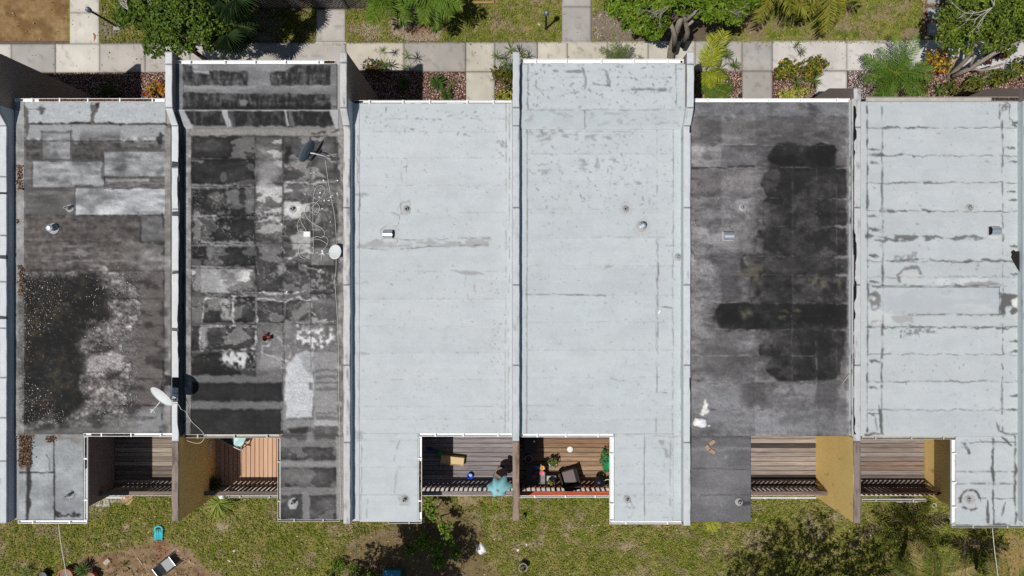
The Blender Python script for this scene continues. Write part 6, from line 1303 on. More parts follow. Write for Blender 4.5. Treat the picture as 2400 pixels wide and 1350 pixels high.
# tar patches where the copings are jointed
for k, hs, ys in ((1, 1, ((378, 392), (496, 506), (637, 643), (768, 775), (884, 908))), (0, 1, ((450, 455), (598, 606), (740, 748)))):
    for ya, yb in ys:
        z = ZP+.036; MB().poly([(WX[k]-TH*.52+rnd.uniform(-.01, .01), PY(yb, z)), (WX[k]+TH*.56, PY(yb, z)+rnd.uniform(-.03, .03)), (WX[k]+TH*.6, PY((ya+yb)/2, z)), (WX[k]+TH*.56, PY(ya, z)+rnd.uniform(-.03, .03)), (WX[k]-TH*.5, PY(ya, z))], ZP-.02, z+.006).build('tar_joint', M['black'], HS[hs])

def dish(label, c, normal, long_dir, a, b, face, arm_len, mast_from, extra_lnb=1, mf='dishg', name='satellite_dish'):
    """offset dish: shallow elliptical bowl, feed arm with receivers, bent mast"""
    t = thing(name, label, 'satellite dish', mast_from); n = Vector(normal).normalized(); u = Vector(long_dir); u = (u-n*u.dot(n)).normalized(); v = n.cross(u)
    C = Vector(c); nr, na = 6, 28; V = []; F = []
    for side in (0, 1):
        for i in range(nr+1):
            q = i/nr
            for k in range(na):
                an = 2*PI*k/na; V.append(C + u*(a*q*math.cos(an)) + v*(b*q*math.sin(an)) + n*(.16*a*(q*q-1)) - n*(.012*side))
        o_ = side*(nr+1)*na
        for i in range(nr):
            for k in range(na):
                f = (o_+i*na+k, o_+i*na+(k+1) % na, o_+(i+1)*na+(k+1) % na, o_+(i+1)*na+k); F.append(f if side == 0 else f[::-1])
    o1 = nr*na; o2 = (nr+1)*na+nr*na
    for k in range(na): F.append((o1+k, o1+(k+1) % na, o2+(k+1) % na, o2+k))
    half = nr*na
    me = bpy.data.meshes.new('reflector'); me.from_pydata([tuple(p) for p in V], [], F); me.materials.append(M[face]); me.materials.append(M['dishb' if face == 'dishb' else mf])
    for p_ in me.polygons: p_.use_smooth = True; p_.material_index = 0 if p_.index < half else 1
    mk('reflector', me, t)
    lo = C - v*(b*.95) if (C-v*b).z < (C+v*b).z else C + v*(b*.95)
    tip = C + n*arm_len*.8 + (lo-C)*1.45
    MB().tube([lo, lo.lerp(tip, .5)-Vector((0, 0, .02)), tip], .016, 6).build('feed_arm', M['dishg'], t)
    lm = MB()
    for k in range(extra_lnb): q = tip + u*(k-(extra_lnb-1)/2)*.085; lm.tube([q+n*.05, q-n*.05], [.03, .036], 10)
    lm.obox(tip-Vector((0, 0, .04)), u*(.05+.04*extra_lnb), n*.015, Vector((0, 0, .012))); lm.build('receiver', M['white'], t)
    bk = C - n*(.16*a+.055); mf_ = Vector(mast_from); top = Vector((bk.x*.75+mf_.x*.25, bk.y*.75+mf_.y*.25, bk.z-.03))
    MB().tube([mf_, mf_.lerp(top, .55)+Vector((0, 0, .06)), top, bk], .021, 8).build('mast', M['dishg'], t, True)
    br = MB().obox(bk, u*.06, v*.06, n*.03); br.box(mf_.x-.09, mf_.y-.06, mf_.z-.01, mf_.x+.09, mf_.y+.06, mf_.z+.012); br.build('bracket', M['black'], t)
    for sg in (-1, 1): MB().tube([mf_+Vector((.1*sg, .16, .0)), mf_.lerp(top, .5)], .011, 5).build('brace', M['dishg'], t)
    return t
dish('dark-backed satellite dish with three receivers near the top of the blotched roof', P(719, 354, 5.95), (-.82, .52, -.2), (.53, .82, .1), .38, .34, 'dishb', .34, P(782, 372, Z0), 3)
dish('pale round satellite dish lying low amid the cable tangle', P(785, 590, 5.62), (-.28, .30, .92), (.35, -.9, 0), .26, .22, 'dishg', .30, P(795, 600, Z0), 2)
dish('light satellite dish tilted over the party wall coping', P(378, 930, 6.45), (-.42, -.58, .70), (.8, -.58, 0), .42, .34, 'dishg', .42, P(411, 938, ZP+.03), 1)

def cable(name, label, pts, z, rad, mt='cable', group=None, zs=None):
    """loose cable through px points, rounded"""
    p = [Vector(P(x, y, z if zs is None else zs[i])) for i, (x, y) in enumerate(pts)]; q = []
    for i in range(len(p)-1):
        a, b, c, d = p[max(i-1, 0)], p[i], p[i+1], p[min(i+2, len(p)-1)]
        for k in range(5):
            t_ = k/5; q.append(.5*((2*b)+(c-a)*t_+(2*a-5*b+4*c-d)*t_*t_+(3*b-a-3*c+d)*t_**3))
    q.append(p[-1]); o = MB().tube(q, rad, 5).build(name, M[mt], None, True); tag(o, label, 'cable', group); return o
Q = lambda L_: [(660+x/3.97, 300+y/3.97) for x, y in L_]
zc = Z0+.03
cable('cable', 'long straight white cable running down the blotched roof', Q([(408, 300), (415, 360), (428, 450), (430, 465), (455, 610), (495, 830), (510, 1080), (505, 1340)]) + [(785, 660), (790, 734), (793, 808), (794, 867), (794, 927), (796, 974), (797, 1057), (798, 1140), (800, 1218)], zc, .0075)
cable('cable', 'teardrop loop of white cable standing tallest in the tangle', Q([(270, 750), (330, 690), (390, 620), (405, 570), (370, 535), (320, 560), (300, 620), (292, 750), (293, 950), (297, 1170)]), zc+.02, .0068)
cable('cable', 'double coil of white cable in the middle of the tangle', Q([(240, 970), (190, 890), (172, 830), (190, 780), (260, 772), (320, 810), (355, 750), (330, 700), (270, 700), (222, 740), (215, 780), (240, 840), (300, 890), (370, 930), (400, 980), (380, 1020), (330, 1010), (280, 1030), (360, 1040), (430, 1085)]), zc+.03, .0068)
cable('cable', 'left arc of white cable in the tangle', Q([(245, 960), (165, 960), (148, 920), (160, 860), (215, 800)]), zc+.01, .0068)
cable('cable', 'hooked cable end below the white vent box', Q([(240, 1040), (180, 1090), (158, 1150), (180, 1200), (225, 1218)]), zc+.01, .0068)
cable('cable', 'short cable looping beside the low round dish', Q([(370, 1005), (420, 1020), (432, 1060), (400, 1120), (375, 1140), (375, 1230)]), zc+.01, .0068)
W_ = [(330+x/6.75, 860+y/6.75) for x, y in ((510, 580), (590, 590), (640, 670), (690, 690), (740, 760), (820, 880), (920, 970), (990, 1050), (1000, 1130), (940, 1200), (830, 1200), (690, 1150))]
cable('cable', 'white cable drooping from the coping dish past the gutter', W_, zc, .0085, zs=[5.9, 5.7, 5.68, 5.5, 5.36, 5.34, 5.34, 5.34, 5.3, 5.2, 5.2, 5.28])
r_ = np.random.RandomState(4)
sp = np.array([(728, 406), (736, 404), (758, 423), (791, 423), (750, 452), (715, 455), (790, 453), (791, 457), (778, 458), (748, 462), (775, 462), (780, 470), (771, 470), (760, 470), (737, 464), (755, 489), (768, 470), (774, 520), (732, 580), (672, 684)])
o = chips('paint_spots', np.array([P(x, y, Z0+.022) for x, y in sp]), r_.uniform(.02, .04, len(sp)), [(236, 236, 232)], None, r_, flat=.02); tag(o, 'scattered small white flecks near the cable tangle', 'debris', kind='stuff')
n = 3000; u = r_.rand(n); px = 46+r_.beta(1.1, 1.9, n)*165; py = r_.uniform(640, 992, n); k_ = (px < 110+55*np.sin((py-640)/352*PI*2.2+.6)+r_.normal(0, 16, n)) & ~((px > 150) & (py < 720) & (r_.rand(n) > .35))
px, py = px[k_], py[k_]; o = chips('roof_gravel', np.stack([PX(px, Z0), PY(py, Z0), np.full(len(px), Z0+.02)], -1), r_.uniform(.010, .022, len(px)), [(150, 144, 136), (84, 74, 64), (50, 46, 42), (150, 138, 126), (70, 62, 56), (214, 210, 204), (110, 84, 62)], None, r_, flat=.5); tag(o, 'pale gravel and leaf bits strewn over the soaked left roof', 'gravel', kind='stuff')
n = 520; px = r_.uniform(200, 322, n); py = r_.uniform(640, 975, n); o = chips('roof_gravel', np.stack([PX(px, Z0), PY(py, Z0), np.full(n, Z0+.02)], -1), r_.uniform(.01, .02, n), [(216, 212, 206), (180, 176, 170), (90, 84, 78)], None, r_, flat=.4); tag(o, 'sparse white gravel on the chalky rim of the soaked left roof', 'gravel', kind='stuff')
def litter(label, regs, dens, seed, cols=LITT):
    r_ = np.random.RandomState(seed); C = []
    for (x0, y0, x1, y1) in regs:
        n = int((x1-x0)*(y1-y0)*dens); x = r_.normal((x0+x1)/2, (x1-x0)/4.2, n); y = r_.uniform(y0, y1, n); C.append(np.stack([PX(x, Z0), PY(y, Z0), Z0+.02+r_.uniform(0, .035, n)], -1))
    C = np.vstack(C); o = chips('leaf_litter', C, r_.uniform(.015, .04, len(C)), cols, None, r_, flat=.6); tag(o, label, 'leaf litter', kind='stuff')
litter('brown leaf litter heaped along the left parapet of the patched roof', [(40, 386, 56, 446), (42, 622, 60, 692), (38, 515, 46, 526)], .15, 31); litter('brown leaf pile in the top corner of the left annex roof', [(44, 1022, 76, 1092), (108, 1022, 128, 1036)], .35, 32)

# sack, tiles, board
def crumple(label, name, cat, c, sx, sy, h, rot, col, seed, mt='paint', n=14, lip=.3):
    r_ = np.random.RandomState(seed); V = []; F = []; C = []
    for j in range(n+1):
        for i in range(n+1):
            u, v = i/n*2-1, j/n*2-1; e = max(abs(u), abs(v)); x = u*sx*(1-.18*abs(v)**2+.06*math.sin(v*3+seed)); y = v*sy*(1-.18*abs(u)**2+.06*math.sin(u*4+seed*2))
            z = h*max(0, 1-e**3)*(.65+.7*fbm(np.array([u*2.2+seed]), np.array([v*2.2]), seed, 3)[0]) + .006
            V.append((x*math.cos(rot)-y*math.sin(rot)+c[0], x*math.sin(rot)+y*math.cos(rot)+c[1], z+c[2])); C.append(np.array(col)*r_.uniform(.93, 1.04))
    for j in range(n):
        for i in range(n): F.append((j*(n+1)+i, j*(n+1)+i+1, (j+1)*(n+1)+i+1, (j+1)*(n+1)+i))
    b = len(V); V += [(v[0], v[1], c[2]) for v in V[:]]; C += C[:]
    ring = list(range(n+1)) + [j*(n+1)+n for j in range(1, n+1)] + [n*(n+1)+i for i in range(n-1, -1, -1)] + [j*(n+1) for j in range(n-1, 0, -1)]
    for k in range(len(ring)): F.append((ring[k], b+ring[k], b+ring[(k+1) % len(ring)], ring[(k+1) % len(ring)]))
    o = npmesh(name, V, F, M[mt], None, np.clip(np.array(C), .004, .82)); tag(o, label, cat); return o
crumple('white sack lying on the lower left of the half-black roof', 'sack', 'sack', P(1641, 990, Z0+.012), .23, .16, .12, -.15, (.78, .78, .79), 3)
nk = crumple(None, 'sack_neck', None, P(1662, 997, Z0+.012), .05, .04, .06, .3, (.6, .6, .6), 5, n=6); nk.parent = bpy.data.objects['sack']
for lb, px, py, a in (('broken roof tile piece, topmost of three on the grey annex', 1669, 1037, .6), ('broken roof tile piece, leftmost of three on the grey annex', 1659, 1050, -1.0), ('broken roof tile piece, lowest of three on the grey annex', 1669, 1058, -.6)):
    c = P(px, py, Z0+.03); m = MB(); d = Vector((math.cos(a), math.sin(a), 0)); e = Vector((-d.y, d.x, 0)); C = Vector(c)
    m.add([C+d*x*.105+e*y*.062+Vector((0, 0, z)) for z in (-.018, .018) for x, y in ((-1, -1), (.9, -.95), (1, .5), (.55, 1), (-1, .9))], [(0, 4, 3, 2, 1), (5, 6, 7, 8, 9)] + [(i, (i+1) % 5, 5+(i+1) % 5, 5+i) for i in range(5)], alb(178, 146, 122)); tag(m.build('broken_tile', M['chip']), lb, 'tile', 'broken tiles on the grey annex roof')
m = MB(); z = Z0+.05; m.add([P(x, y, zz) for zz in (z-.04, z+.03) for x, y in ((2371, 592), (2376, 586), (2382, 590), (2389, 589), (2396, 600), (2424, 640), (2400, 648), (2392, 642), (2371, 604), (2373, 598))], [tuple(range(10)), tuple(range(10, 20))[::-1]] + [(i, 10+i, 10+(i+1) % 10, (i+1) % 10) for i in range(10)]); tag(m.build('charred_board', M['timber']), 'dark charred board end with ragged tip at the right photo edge', 'board')
bpy.data.objects['charred_board'].data.materials[0] = mat('charred', base=(.012, .010, .009), rough=.8, n1=(8, .6, (.5, 3, 1)), bump=(20, .8, .02))
tag(MB().bar(P(1974, 899, Z0+.03), P(1994, 872, Z0+.05), .025, .02, alb(170, 166, 158)).build('stick', M['chip']), 'thin pale stick by the right parapet of the half-black roof', 'stick')
tag(MB().bar(P(1543, 735, Z0+.03), P(1547, 727, Z0+.03), .04, .012, (.8, .8, .8)).build('paper_scrap', M['paint']), 'tiny white scrap on the pale roof with raised bay', 'scrap')

# ------------------------------------------------------------------ street lamps and fence
def lamp(label, base, top, pad):
    b = Vector(P(*base)); t_ = Vector(P(*top)); t = thing('lamp_post', label, 'lamp', tuple(b))
    MB().tube([b, b.lerp(t_, .5), t_], [.05, .042, .038], 10).build('pole', M['black'], t, True)
    MB().lathe(tuple(t_), [(.05, -.05), (.085, .0), (.10, .09), (.10, .16), (.07, .2), (.03, .23)], 14).build('lamp_head', M['dishb'], t, True)
    MB().lathe(tuple(t_), [(.045, .231), (.02, .25)], 10).build('finial', M['lead'], t)
    if pad: MB().bbox(b.x-.13, b.y-.15, -.05, b.x+.13, b.y+.15, .09, .012, alb(176, 178, 176)).build('footing', M['conc'], t)
    else: MB().lathe(tuple(b), [(.075, 0), (.06, .06)], 12).build('base', M['black'], t)
lamp('black lamp post on a square concrete footing, left of the leafy tree', (273, 61, .09), (211, 25, 1.85), True)
lamp('black lamp post standing in grass beside the grey garden path', (1280, 68, 0), (1280, 34, 1.65), False)
f = thing('lattice_fence', 'dark brown lattice fence along the top edge', 'fence', P(700, 20, 0)); y = PY(20, 0); HF = 1.7; X0, X1 = PX(548, 0), PX(882, 0); np_ = 5
for k in range(np_+1):
    x = X0+(X1-X0)*k/np_; MB().box(x-.045, y-.045, -.05, x+.045, y+.045, HF+.06).build('fence_post', M['timber'], f)
    if k == np_: continue
    x2 = X0+(X1-X0)*(k+1)/np_; m = MB(); a, b = x+.046, x2-.046; w_ = b-a; sp = .17
    for sg in (-1, 1):
        c0 = -HF if sg > 0 else 0; q = c0
        while q < w_+(0 if sg > 0 else HF):
            pts = []
            for zz in (0.08, HF-.02):
                pts.append((a+q+sg*zz, zz))
            (x_0, z_0), (x_1, z_1) = pts
            t0, t1 = 0, 1; dx = x_1-x_0
            lo, hi = sorted(((a-x_0)/dx, (b-x_0)/dx)); t0 = max(0, lo); t1 = min(1, hi)
            if t1 > t0+.02: m.bar((x_0+dx*t0, y-.008*sg, z_0+(z_1-z_0)*t0), (x_0+dx*t1, y-.008*sg, z_0+(z_1-z_0)*t1), .012, .03)
            q += sp
    o = m.build('lattice_panel', M['timber'], f); o['kind'] = 'stuff'
    for zz in (.05, HF): MB().box(a, y-.03, zz-.03, b, y+.03, zz+.03).build('fence_rail', M['timber'], f)
fr = thing('timber_frame', 'small tan timber bed frame at the top edge by the palm shadow', 'bed frame', P(1135, 2, 0)); ta = alb(176, 138, 98)
MB().bbox(*P(1104, 10, 0)[:2], -.02, *P(1158, 5, 0)[:2], .12, .01, ta).build('frame_board', M['chip'], fr); MB().bbox(*P(1153, 4.5, 0)[:2], -.02, *P(1158, -30, 0)[:2], .12, .01, ta).build('frame_board', M['chip'], fr)
tag(MB().lathe(P(1264, 57, 0), [(.075, -.02), (.08, .03), (.04, .06)], 7, alb(216, 204, 180)).build('white_stone', M['chip']), 'single pale stone in the grass left of the lamp post', 'stone')
tag(MB().bbox(*P(1732, 228, .1)[:2], 0, *P(1740, 219, .1)[:2], .12, .02, (.02, .02, .02)).build('bed_light', M['paint']), 'small black light box in the red bed by the grey slab', 'light')
m = MB(); m.tube([P(219, 78, .06), P(222, 84, .06), P(221, 93, .06)], [.03, .045, .03], 6, col=alb(190, 140, 110)); tag(m.build('dropped_toy', M['chip']), 'small brownish figure-like scrap on the pale garden path', 'scrap')

# ------------------------------------------------------------------ balcony and yard things
def pot(label, px, py, z, r, h, rim, body, soil=(.03, .022, .016), name='plant_pot', plant=None, seed=0):
    c = (PX(px, z+h), PY(py, z+h), z); t = thing(name, label, 'pot', c)
    MB().lathe(c, [(r*.7, 0), (r*.95, h*.86), (r*1.03, h*.86), (r*1.03, h), (r*.9, h), (r*.86, h*.8)], 22, rim, cap1=False).build('pot_body', M[body], t, True)
    MB().lathe(c, [(r*.87, h*.82), (.001, h*.84)], 18, soil, cap0=False).build('potting_soil', M['paint'], t)
    if plant:
        n, size, cols, sp_, hz = plant; leaf_cloud('foliage', t, [(c[0], c[1], z+h+hz, r*sp_, r*sp_, r*sp_*.7)], n, size, cols, seed, .5, .5, shell=.1)
    return t
WP = (.75, .75, .74)
PG_ = [(.12, .2, .04), (.2, .28, .06), (.07, .12, .03)]
# balcony with the pots
def boxthing(name, label, cat, px0, py0, px1, py1, z0, z1, col, b=.02, mt='paint'):
    t = thing(name, label, cat, P((px0+px1)/2, (py0+py1)/2, z0)); x0, y0 = PX(px0, z1), PY(py1, z1); x1, y1 = PX(px1, z1), PY(py0, z1)
    MB().bbox(x0, y0, z0, x1, y1, z1-.03, .006, tuple(np.array(col)*.85)).build('box_body', M[mt], t); MB().bbox(x0-.012, y0-.012, z1-.029, x1+.012, y1+.012, z1, b, col).build('lid', M[mt], t); return t
t = boxthing('storage_box', 'black storage box in the shaded corner of the potted balcony', 'box', 1228, 1026, 1257, 1062, ZD, ZD+.6, (.02, .021, .022)); MB().lathe(P(1252, 1034, ZD+.6), [(.04, 0), (.03, .05)], 10).build('knob', M['zinc'], t)
pot('empty white-rimmed pot by the black storage box', 1239, 1076, ZD, .14, .28, (.5, .5, .5), 'paint'); pot('white pot at the foot of the balcony table', 1244, 1127, ZD+.1, .15, .3, (.6, .62, .62), 'paint')
t = thing('balcony_table', 'low dark table carrying bright flower ornaments', 'table', P(1252, 1112, ZD)); zt = ZD+.55
MB().bbox(PX(1232, zt), PY(1138, zt), zt-.03, PX(1278, zt), PY(1088, zt), zt, .006, (.02, .022, .024)).build('tabletop', M['paint'], t); MB().bbox(PX(1268, zt), PY(1136, zt), zt, PX(1277.5, zt), PY(1089, zt), zt+.006, .002, (.22, .21, .2)).build('table_edge_plank', M['wood'], t)
for x in (1234, 1276):
    for y in (1090, 1136): MB().box(PX(x, zt)-.02, PY(y, zt)-.02, ZD, PX(x, zt)+.02, PY(y, zt)+.02, zt-.03).build('leg', M['black'], t)
def flower(label, px, py, z, col, mid, r=.09):
    c = Vector(P(px, py, z)); t = thing('flower_ornament', label, 'ornament', (c.x, c.y, zt)); MB().tube([(c.x, c.y, zt), (c.x, c.y, z)], .008, 5).build('stalk', M['black'], t)
    for k in range(10):
        a = k*PI/5; d = Vector((math.cos(a), math.sin(a), .15)); q = Vector((-math.sin(a), math.cos(a), 0)); MB().add([c, c+d*r*.6+q*r*.3, c+d*r*1.05, c+d*r*.6-q*r*.3], [(0, 3, 2, 1)], col).build('petal', M['paint'], t)
    MB().lathe(tuple(c), [(r*.32, .0), (r*.3, .02), (.01, .035)], 10, mid).build('flower_centre', M['paint'], t)
flower('orange flower ornament on the table edge', 1271, 1097, zt+.2, (.75, .32, .03), (.4, .12, .02)); flower('pink flower ornament on the table edge', 1270, 1109, zt+.2, (.75, .10, .16), (.7, .2, .2)); flower('red flower ornament on the dark table', 1252, 1116, zt+.14, (.5, .01, .02), (.3, .01, .01), .07); flower('blue flower ornament, upper of two on the dark table', 1259, 1095, zt+.12, (.04, .16, .3), (.06, .2, .3), .08); flower('dim blue flower ornament, lower of two on the dark table', 1257, 1108, zt+.1, (.02, .07, .12), (.03, .1, .14), .07)
pot('pot with bushy green plant in the middle of the potted balcony', 1296, 1085, ZD, .15, .32, WP, 'paint', plant=(260, .08, PG_, 1.35, .08), seed=401)
t = pot('pot with yellow-leaved plant on a black stand', 1291, 1133, ZD+.35, .14, .25, (.05, .05, .055), 'paint', plant=(26, .17, [(.55, .52, .10), (.62, .6, .3), (.3, .34, .06)], 1.1, .1), seed=402)
t = thing('plant_stand', 'black square plant stand beside the wicker chair', 'stand', P(1291, 1128, ZD)); z = ZD+.34; m = MB()
for x in (1279, 1303): m.box(PX(x, z)-.015, PY(1138, z), z-.02, PX(x, z)+.015, PY(1115, z), z)
for y in (1115, 1138): m.box(PX(1279, z), PY(y, z)-.015, z-.0201, PX(1303, z), PY(y, z)+.015, z-.001)
m.build('stand_frame', M['black'], t); MB().box(PX(1280, z), PY(1137, z), z-.016, PX(1302, z), PY(1116, z), z-.008).build('stand_shelf', M['greyg'], t)
for x in (1279, 1303):
    for y in (1115, 1138): MB().box(PX(x, z)-.012, PY(y, z)-.012, ZD, PX(x, z)+.012, PY(y, z)+.012, z-.02).build('leg', M['black'], t)
pot('small silver pot with a rosette between table and stand', 1265, 1129, ZD+.2, .08, .2, (.6, .62, .64), 'paint', plant=(40, .07, [(.3, .34, .25), (.14, .22, .06)], 1.2, .05), seed=403)
pot('terracotta-free white pot at the right end of the potted balcony', 1424, 1132, ZD, .13, .3, WP, 'paint', plant=(50, .06, PG_, .8, .02), seed=404)['label'] = 'white pot tucked under the right eave of the potted balcony'
t = thing('wicker_chair', 'dark wicker armchair with grey seat pad on the potted balcony', 'chair', P(1336, 1115, ZD)); ang = -1.22; R = Matrix.Translation(P(1333, 1114, ZD)) @ Matrix.Rotation(math.radians(16), 4, 'Z')
def cpart(nm, mt, *boxes):
    m = MB()
    for bx in boxes: m.bbox(*bx[:6], .02, bx[6] if len(bx) > 6 else None)
    m.xf(R).build(nm, M[mt], t)
cpart('seat', 'wicker', (-.27, -.25, .22, .27, .3, .36)); cpart('cushion', 'chip', (-.215, -.2, .361, .215, .27, .42, alb(128, 116, 116))); cpart('backrest', 'wicker', (-.3, -.38, .1, .3, -.26, .82)); cpart('armrest', 'wicker', (-.34, -.26, .2, -.271, .3, .58)); cpart('armrest', 'wicker', (.271, -.26, .2, .34, .3, .58))
for x in (-.29, .29):
    for y in (-.3, .26): cpart('leg', 'wicker', (x-.025, y-.025, 0, x+.025, y+.025, .22))
tag(MB().lathe(P(1336, 1053, ZD+.01), [(.10, 0), (.115, .012), (.09, .02), (.02, .012)], 20, (.72, .72, .7)).build('plate', M['paint'], None, True), 'white round plate lying on the boards', 'plate')
t = crumple('green plastic tarp bunched under the right eave of the potted balcony', 'tarp', 'tarp', P(1424, 1078, ZD+.01), .24, .42, .42, .1, (.01, .26, .10), 8, n=18)
bush('small potted bush crowded behind the green tarp', [(1418, 1066, ZD+.5, .2, .7), (1416, 1082, ZD+.5, .16, .7), (1420, 1108, ZD+.35, .16, .6)], 260, .06, PG_, 405, 'potted_bush')
tag(MB().lathe((PX(1405, 3.0), PY(1131, 3.0), ZD+.25), [(.02, -.25), (.03, 0), (.13, .06), (.185, .19), (.14, .33), (.03, .39)], 22, (.012, .016, .03)).build('kettle_ball', M['paint'], None, True), 'shiny dark ball-shaped kettle grill by the red rail', 'grill')
pot('small pink pot at the edge of the tarp', 1408, 1083, ZD, .06, .12, alb(190, 110, 104), 'paint')
# balcony with the parasol
t = thing('toy_box', 'open tan wooden toy box half in shade on the grey balcony', 'box', P(1060, 1082, ZD)); R = Matrix.Translation(P(1060, 1080, ZD+.28)) @ Matrix.Rotation(math.radians(-6), 4, 'Z')
for bx in ((-.42, -.15, -.28, .42, -.13, .02), (-.42, .13, -.28, .42, .15, .02), (-.42, -.13, -.28, -.4, .13, .02), (.4, -.13, -.28, .42, .13, .02)): MB().box(*bx, alb(208, 178, 132)).xf(R).build('side_panel', M['chip'], t)
MB().box(-.40, -.13, -.05, .40, .13, -.02, alb(222, 196, 150)).xf(R).build('lid', M['chip'], t)
t = thing('sand_bucket', 'small blue toy bucket on the sunlit grey boards', 'bucket', P(1102, 1115, ZD)); c = P(1102, 1114, ZD); MB().lathe(c, [(.07, 0), (.10, .16), (.115, .165), (.09, .16), (.065, .02)], 18, (.02, .07, .45), cap1=False).build('bucket_body', M['paint'], t, True); MB().lathe(c, [(.07, .03), (.001, .03)], 14, (.2, .35, .7), cap0=False).build('bucket_base', M['paint'], t)
tag(MB().tube([P(1000, 1050, ZD+.04), P(1010, 1055, ZD+.06), P(1026, 1058, ZD+.05)], [.04, .06, .03], 7, col=(.03, .04, .2)).build('toy_scooter', M['paint']), 'dim blue toy in the shade of the grey balcony', 'toy'); tag(MB().lathe(P(1031, 1062, ZD), [(.1, 0), (.12, .08), (.05, .12)], 9, (.03, .25, .06)).build('toy_ball', M['paint'], None, True), 'dim green toy in the shade of the grey balcony', 'toy')
t = thing('round_table', 'round brown table with shadowed top behind the turquoise parasol', 'table', P(1176, 1108, ZD)); c = (PX(1174, 3.1), PY(1110, 3.1), ZD)
MB().lathe(c, [(.01, .66), (.22, .66), (.23, .675), (.22, .69)], 24, alb(142, 118, 106)).build('tabletop', M['chip'], t)
MB().lathe(c, [(.15, 0), (.14, .03), (.025, .05), (.025, .659)], 12).build('pedestal', M['black'], t)
t = thing('parasol', 'half-folded turquoise parasol at the corner of the grey balcony', 'parasol', P(1168, 1142, ZD)); c = Vector(P(1165, 1152, 4.5)); c0 = Vector((c.x+.02, c.y+.02, ZD)); n = 18; V = []; F = []
prof = [(.03, 0), (.15, -.05), (.25, -.13), (.32, -.24), (.34, -.36)]
for j, (r, dz) in enumerate(prof):
    for k in range(n*2):
        a = PI*k/n; f_ = 1+(.20*math.cos(a*6)+.12*math.sin(a*2+1))*(j/4); V.append((c.x+r*f_*math.cos(a)+.05*j*.4, c.y+r*f_*math.sin(a)+.05*j*.5, c.z+dz))
for j in range(4):
    for k in range(n*2): F.append((j*n*2+k, (j+1)*n*2+k, (j+1)*n*2+(k+1) % (n*2), j*n*2+(k+1) % (n*2)))
npmesh('canopy', V, F, M['paint'], t, np.array([alb(150, 212, 220)]*len(V)))
MB().tube([c0, c+Vector((0, 0, .02))], .02, 8).build('pole', M['greyg'], t); MB().lathe(tuple(c), [(.05, -.01), (.055, .03), (.02, .06)], 12).build('finial', M['greyg'], t); MB().lathe(tuple(c0), [(.2, 0), (.18, .06), (.03, .08)], 16).build('base', M['black'], t)
# balcony with the orange-brown boards
t = thing('plastic_chair', 'white plastic chair with curved back under the gutter', 'chair', P(495, 1045, ZD)); c = Vector(P(490, 1042, ZD)); m = MB(); V = []; F = []
for k in range(13):
    a = 2.0+2.6*k/12; 
    for r, z in ((.27, .42), (.31, .80), (.25, .80), (.22, .42)): V.append((c.x+r*math.cos(a), c.y+r*math.sin(a), c.z+z))
for k in range(12):
    for q in range(4): F.append((k*4+q, (k+1)*4+q, (k+1)*4+(q+1) % 4, k*4+(q+1) % 4))
F += [(0, 1, 2, 3), (48, 51, 50, 49)]; npmesh('backrest', V, F, M['white'], t); MB().bbox(c.x-.2, c.y-.2, c.z+.40, c.x+.24, c.y+.2, c.z+.43, .01).build('seat', M['white'], t); MB().bbox(c.x+.21, c.y-.27, c.z+.55, c.x+.28, c.y+.24, c.z+.6, .01).build('armrest', M['white'], t)
for x, y in ((-.17, -.18), (-.17, .18), (.2, -.18), (.2, .18)): MB().box(c.x+x-.02, c.y+y-.02, c.z, c.x+x+.02, c.y+y+.02, c.z+.4).build('leg', M['white'], t)
t = thing('folding_lounger', 'black-framed folding lounger with light blue sling half under the eave', 'lounger', P(545, 1035, ZD)); z = ZD+.42
MB().add([P(536, 1010, z), P(575, 1010, z), P(577, 1034, z+.05), P(563, 1047, z+.02), P(548, 1042, z)], [(0, 4, 3, 2, 1)], alb(176, 214, 214)).build('sling', M['paint'], t)
bl = MB(); bl.tube([P(510, 1026, z), P(530, 1040, z), P(562, 1054, z), P(571, 1056, z+.02)], .02, 6, col=(.5, .5, .5)); bl.build('side_rail', M['paint'], t); MB().tube([P(578, 1026, z+.08), P(570, 1044, z+.05), P(566, 1056, z)], .022, 6).build('frame_tube', M['black'], t); MB().add([P(512, 1024, z-.03), P(540, 1026, z-.03), P(560, 1050, z-.03), P(536, 1040, z-.03)], [(0, 3, 2, 1)], (.02, .02, .025)).build('foot_sling', M['paint'], t)
for a, b in (((512, 1028, z), (520, 1030, ZD)), ((566, 1052, z), (570, 1050, ZD)), ((540, 1012, z), (545, 1020, ZD))): MB().tube([P(*a), P(*b)], .014, 6).build('leg', M['black'], t)
t = thing('potted_palm', 'dark potted palm in the shaded corner above the strap-leaved clump', 'plant', P(512, 1130, ZD)); c = P(512, 1130, ZD); MB().lathe(c, [(.12, 0), (.16, .3), (.14, .3), (.13, .26)], 16, (.05, .04, .035)).build('pot_body', M['paint'], t); place(CYC[0], 'foliage', t, Vector(c)+Vector((-.02, .02, .5)), .4, 0, 0, 1.0)
crumple('crumpled white plastic bag hanging on the rail over the strap-leaved clump', 'plastic_bag', 'bag', P(521, 1163, 2.8), .12, .10, .16, .3, (.82, .82, .82), 12, n=9)
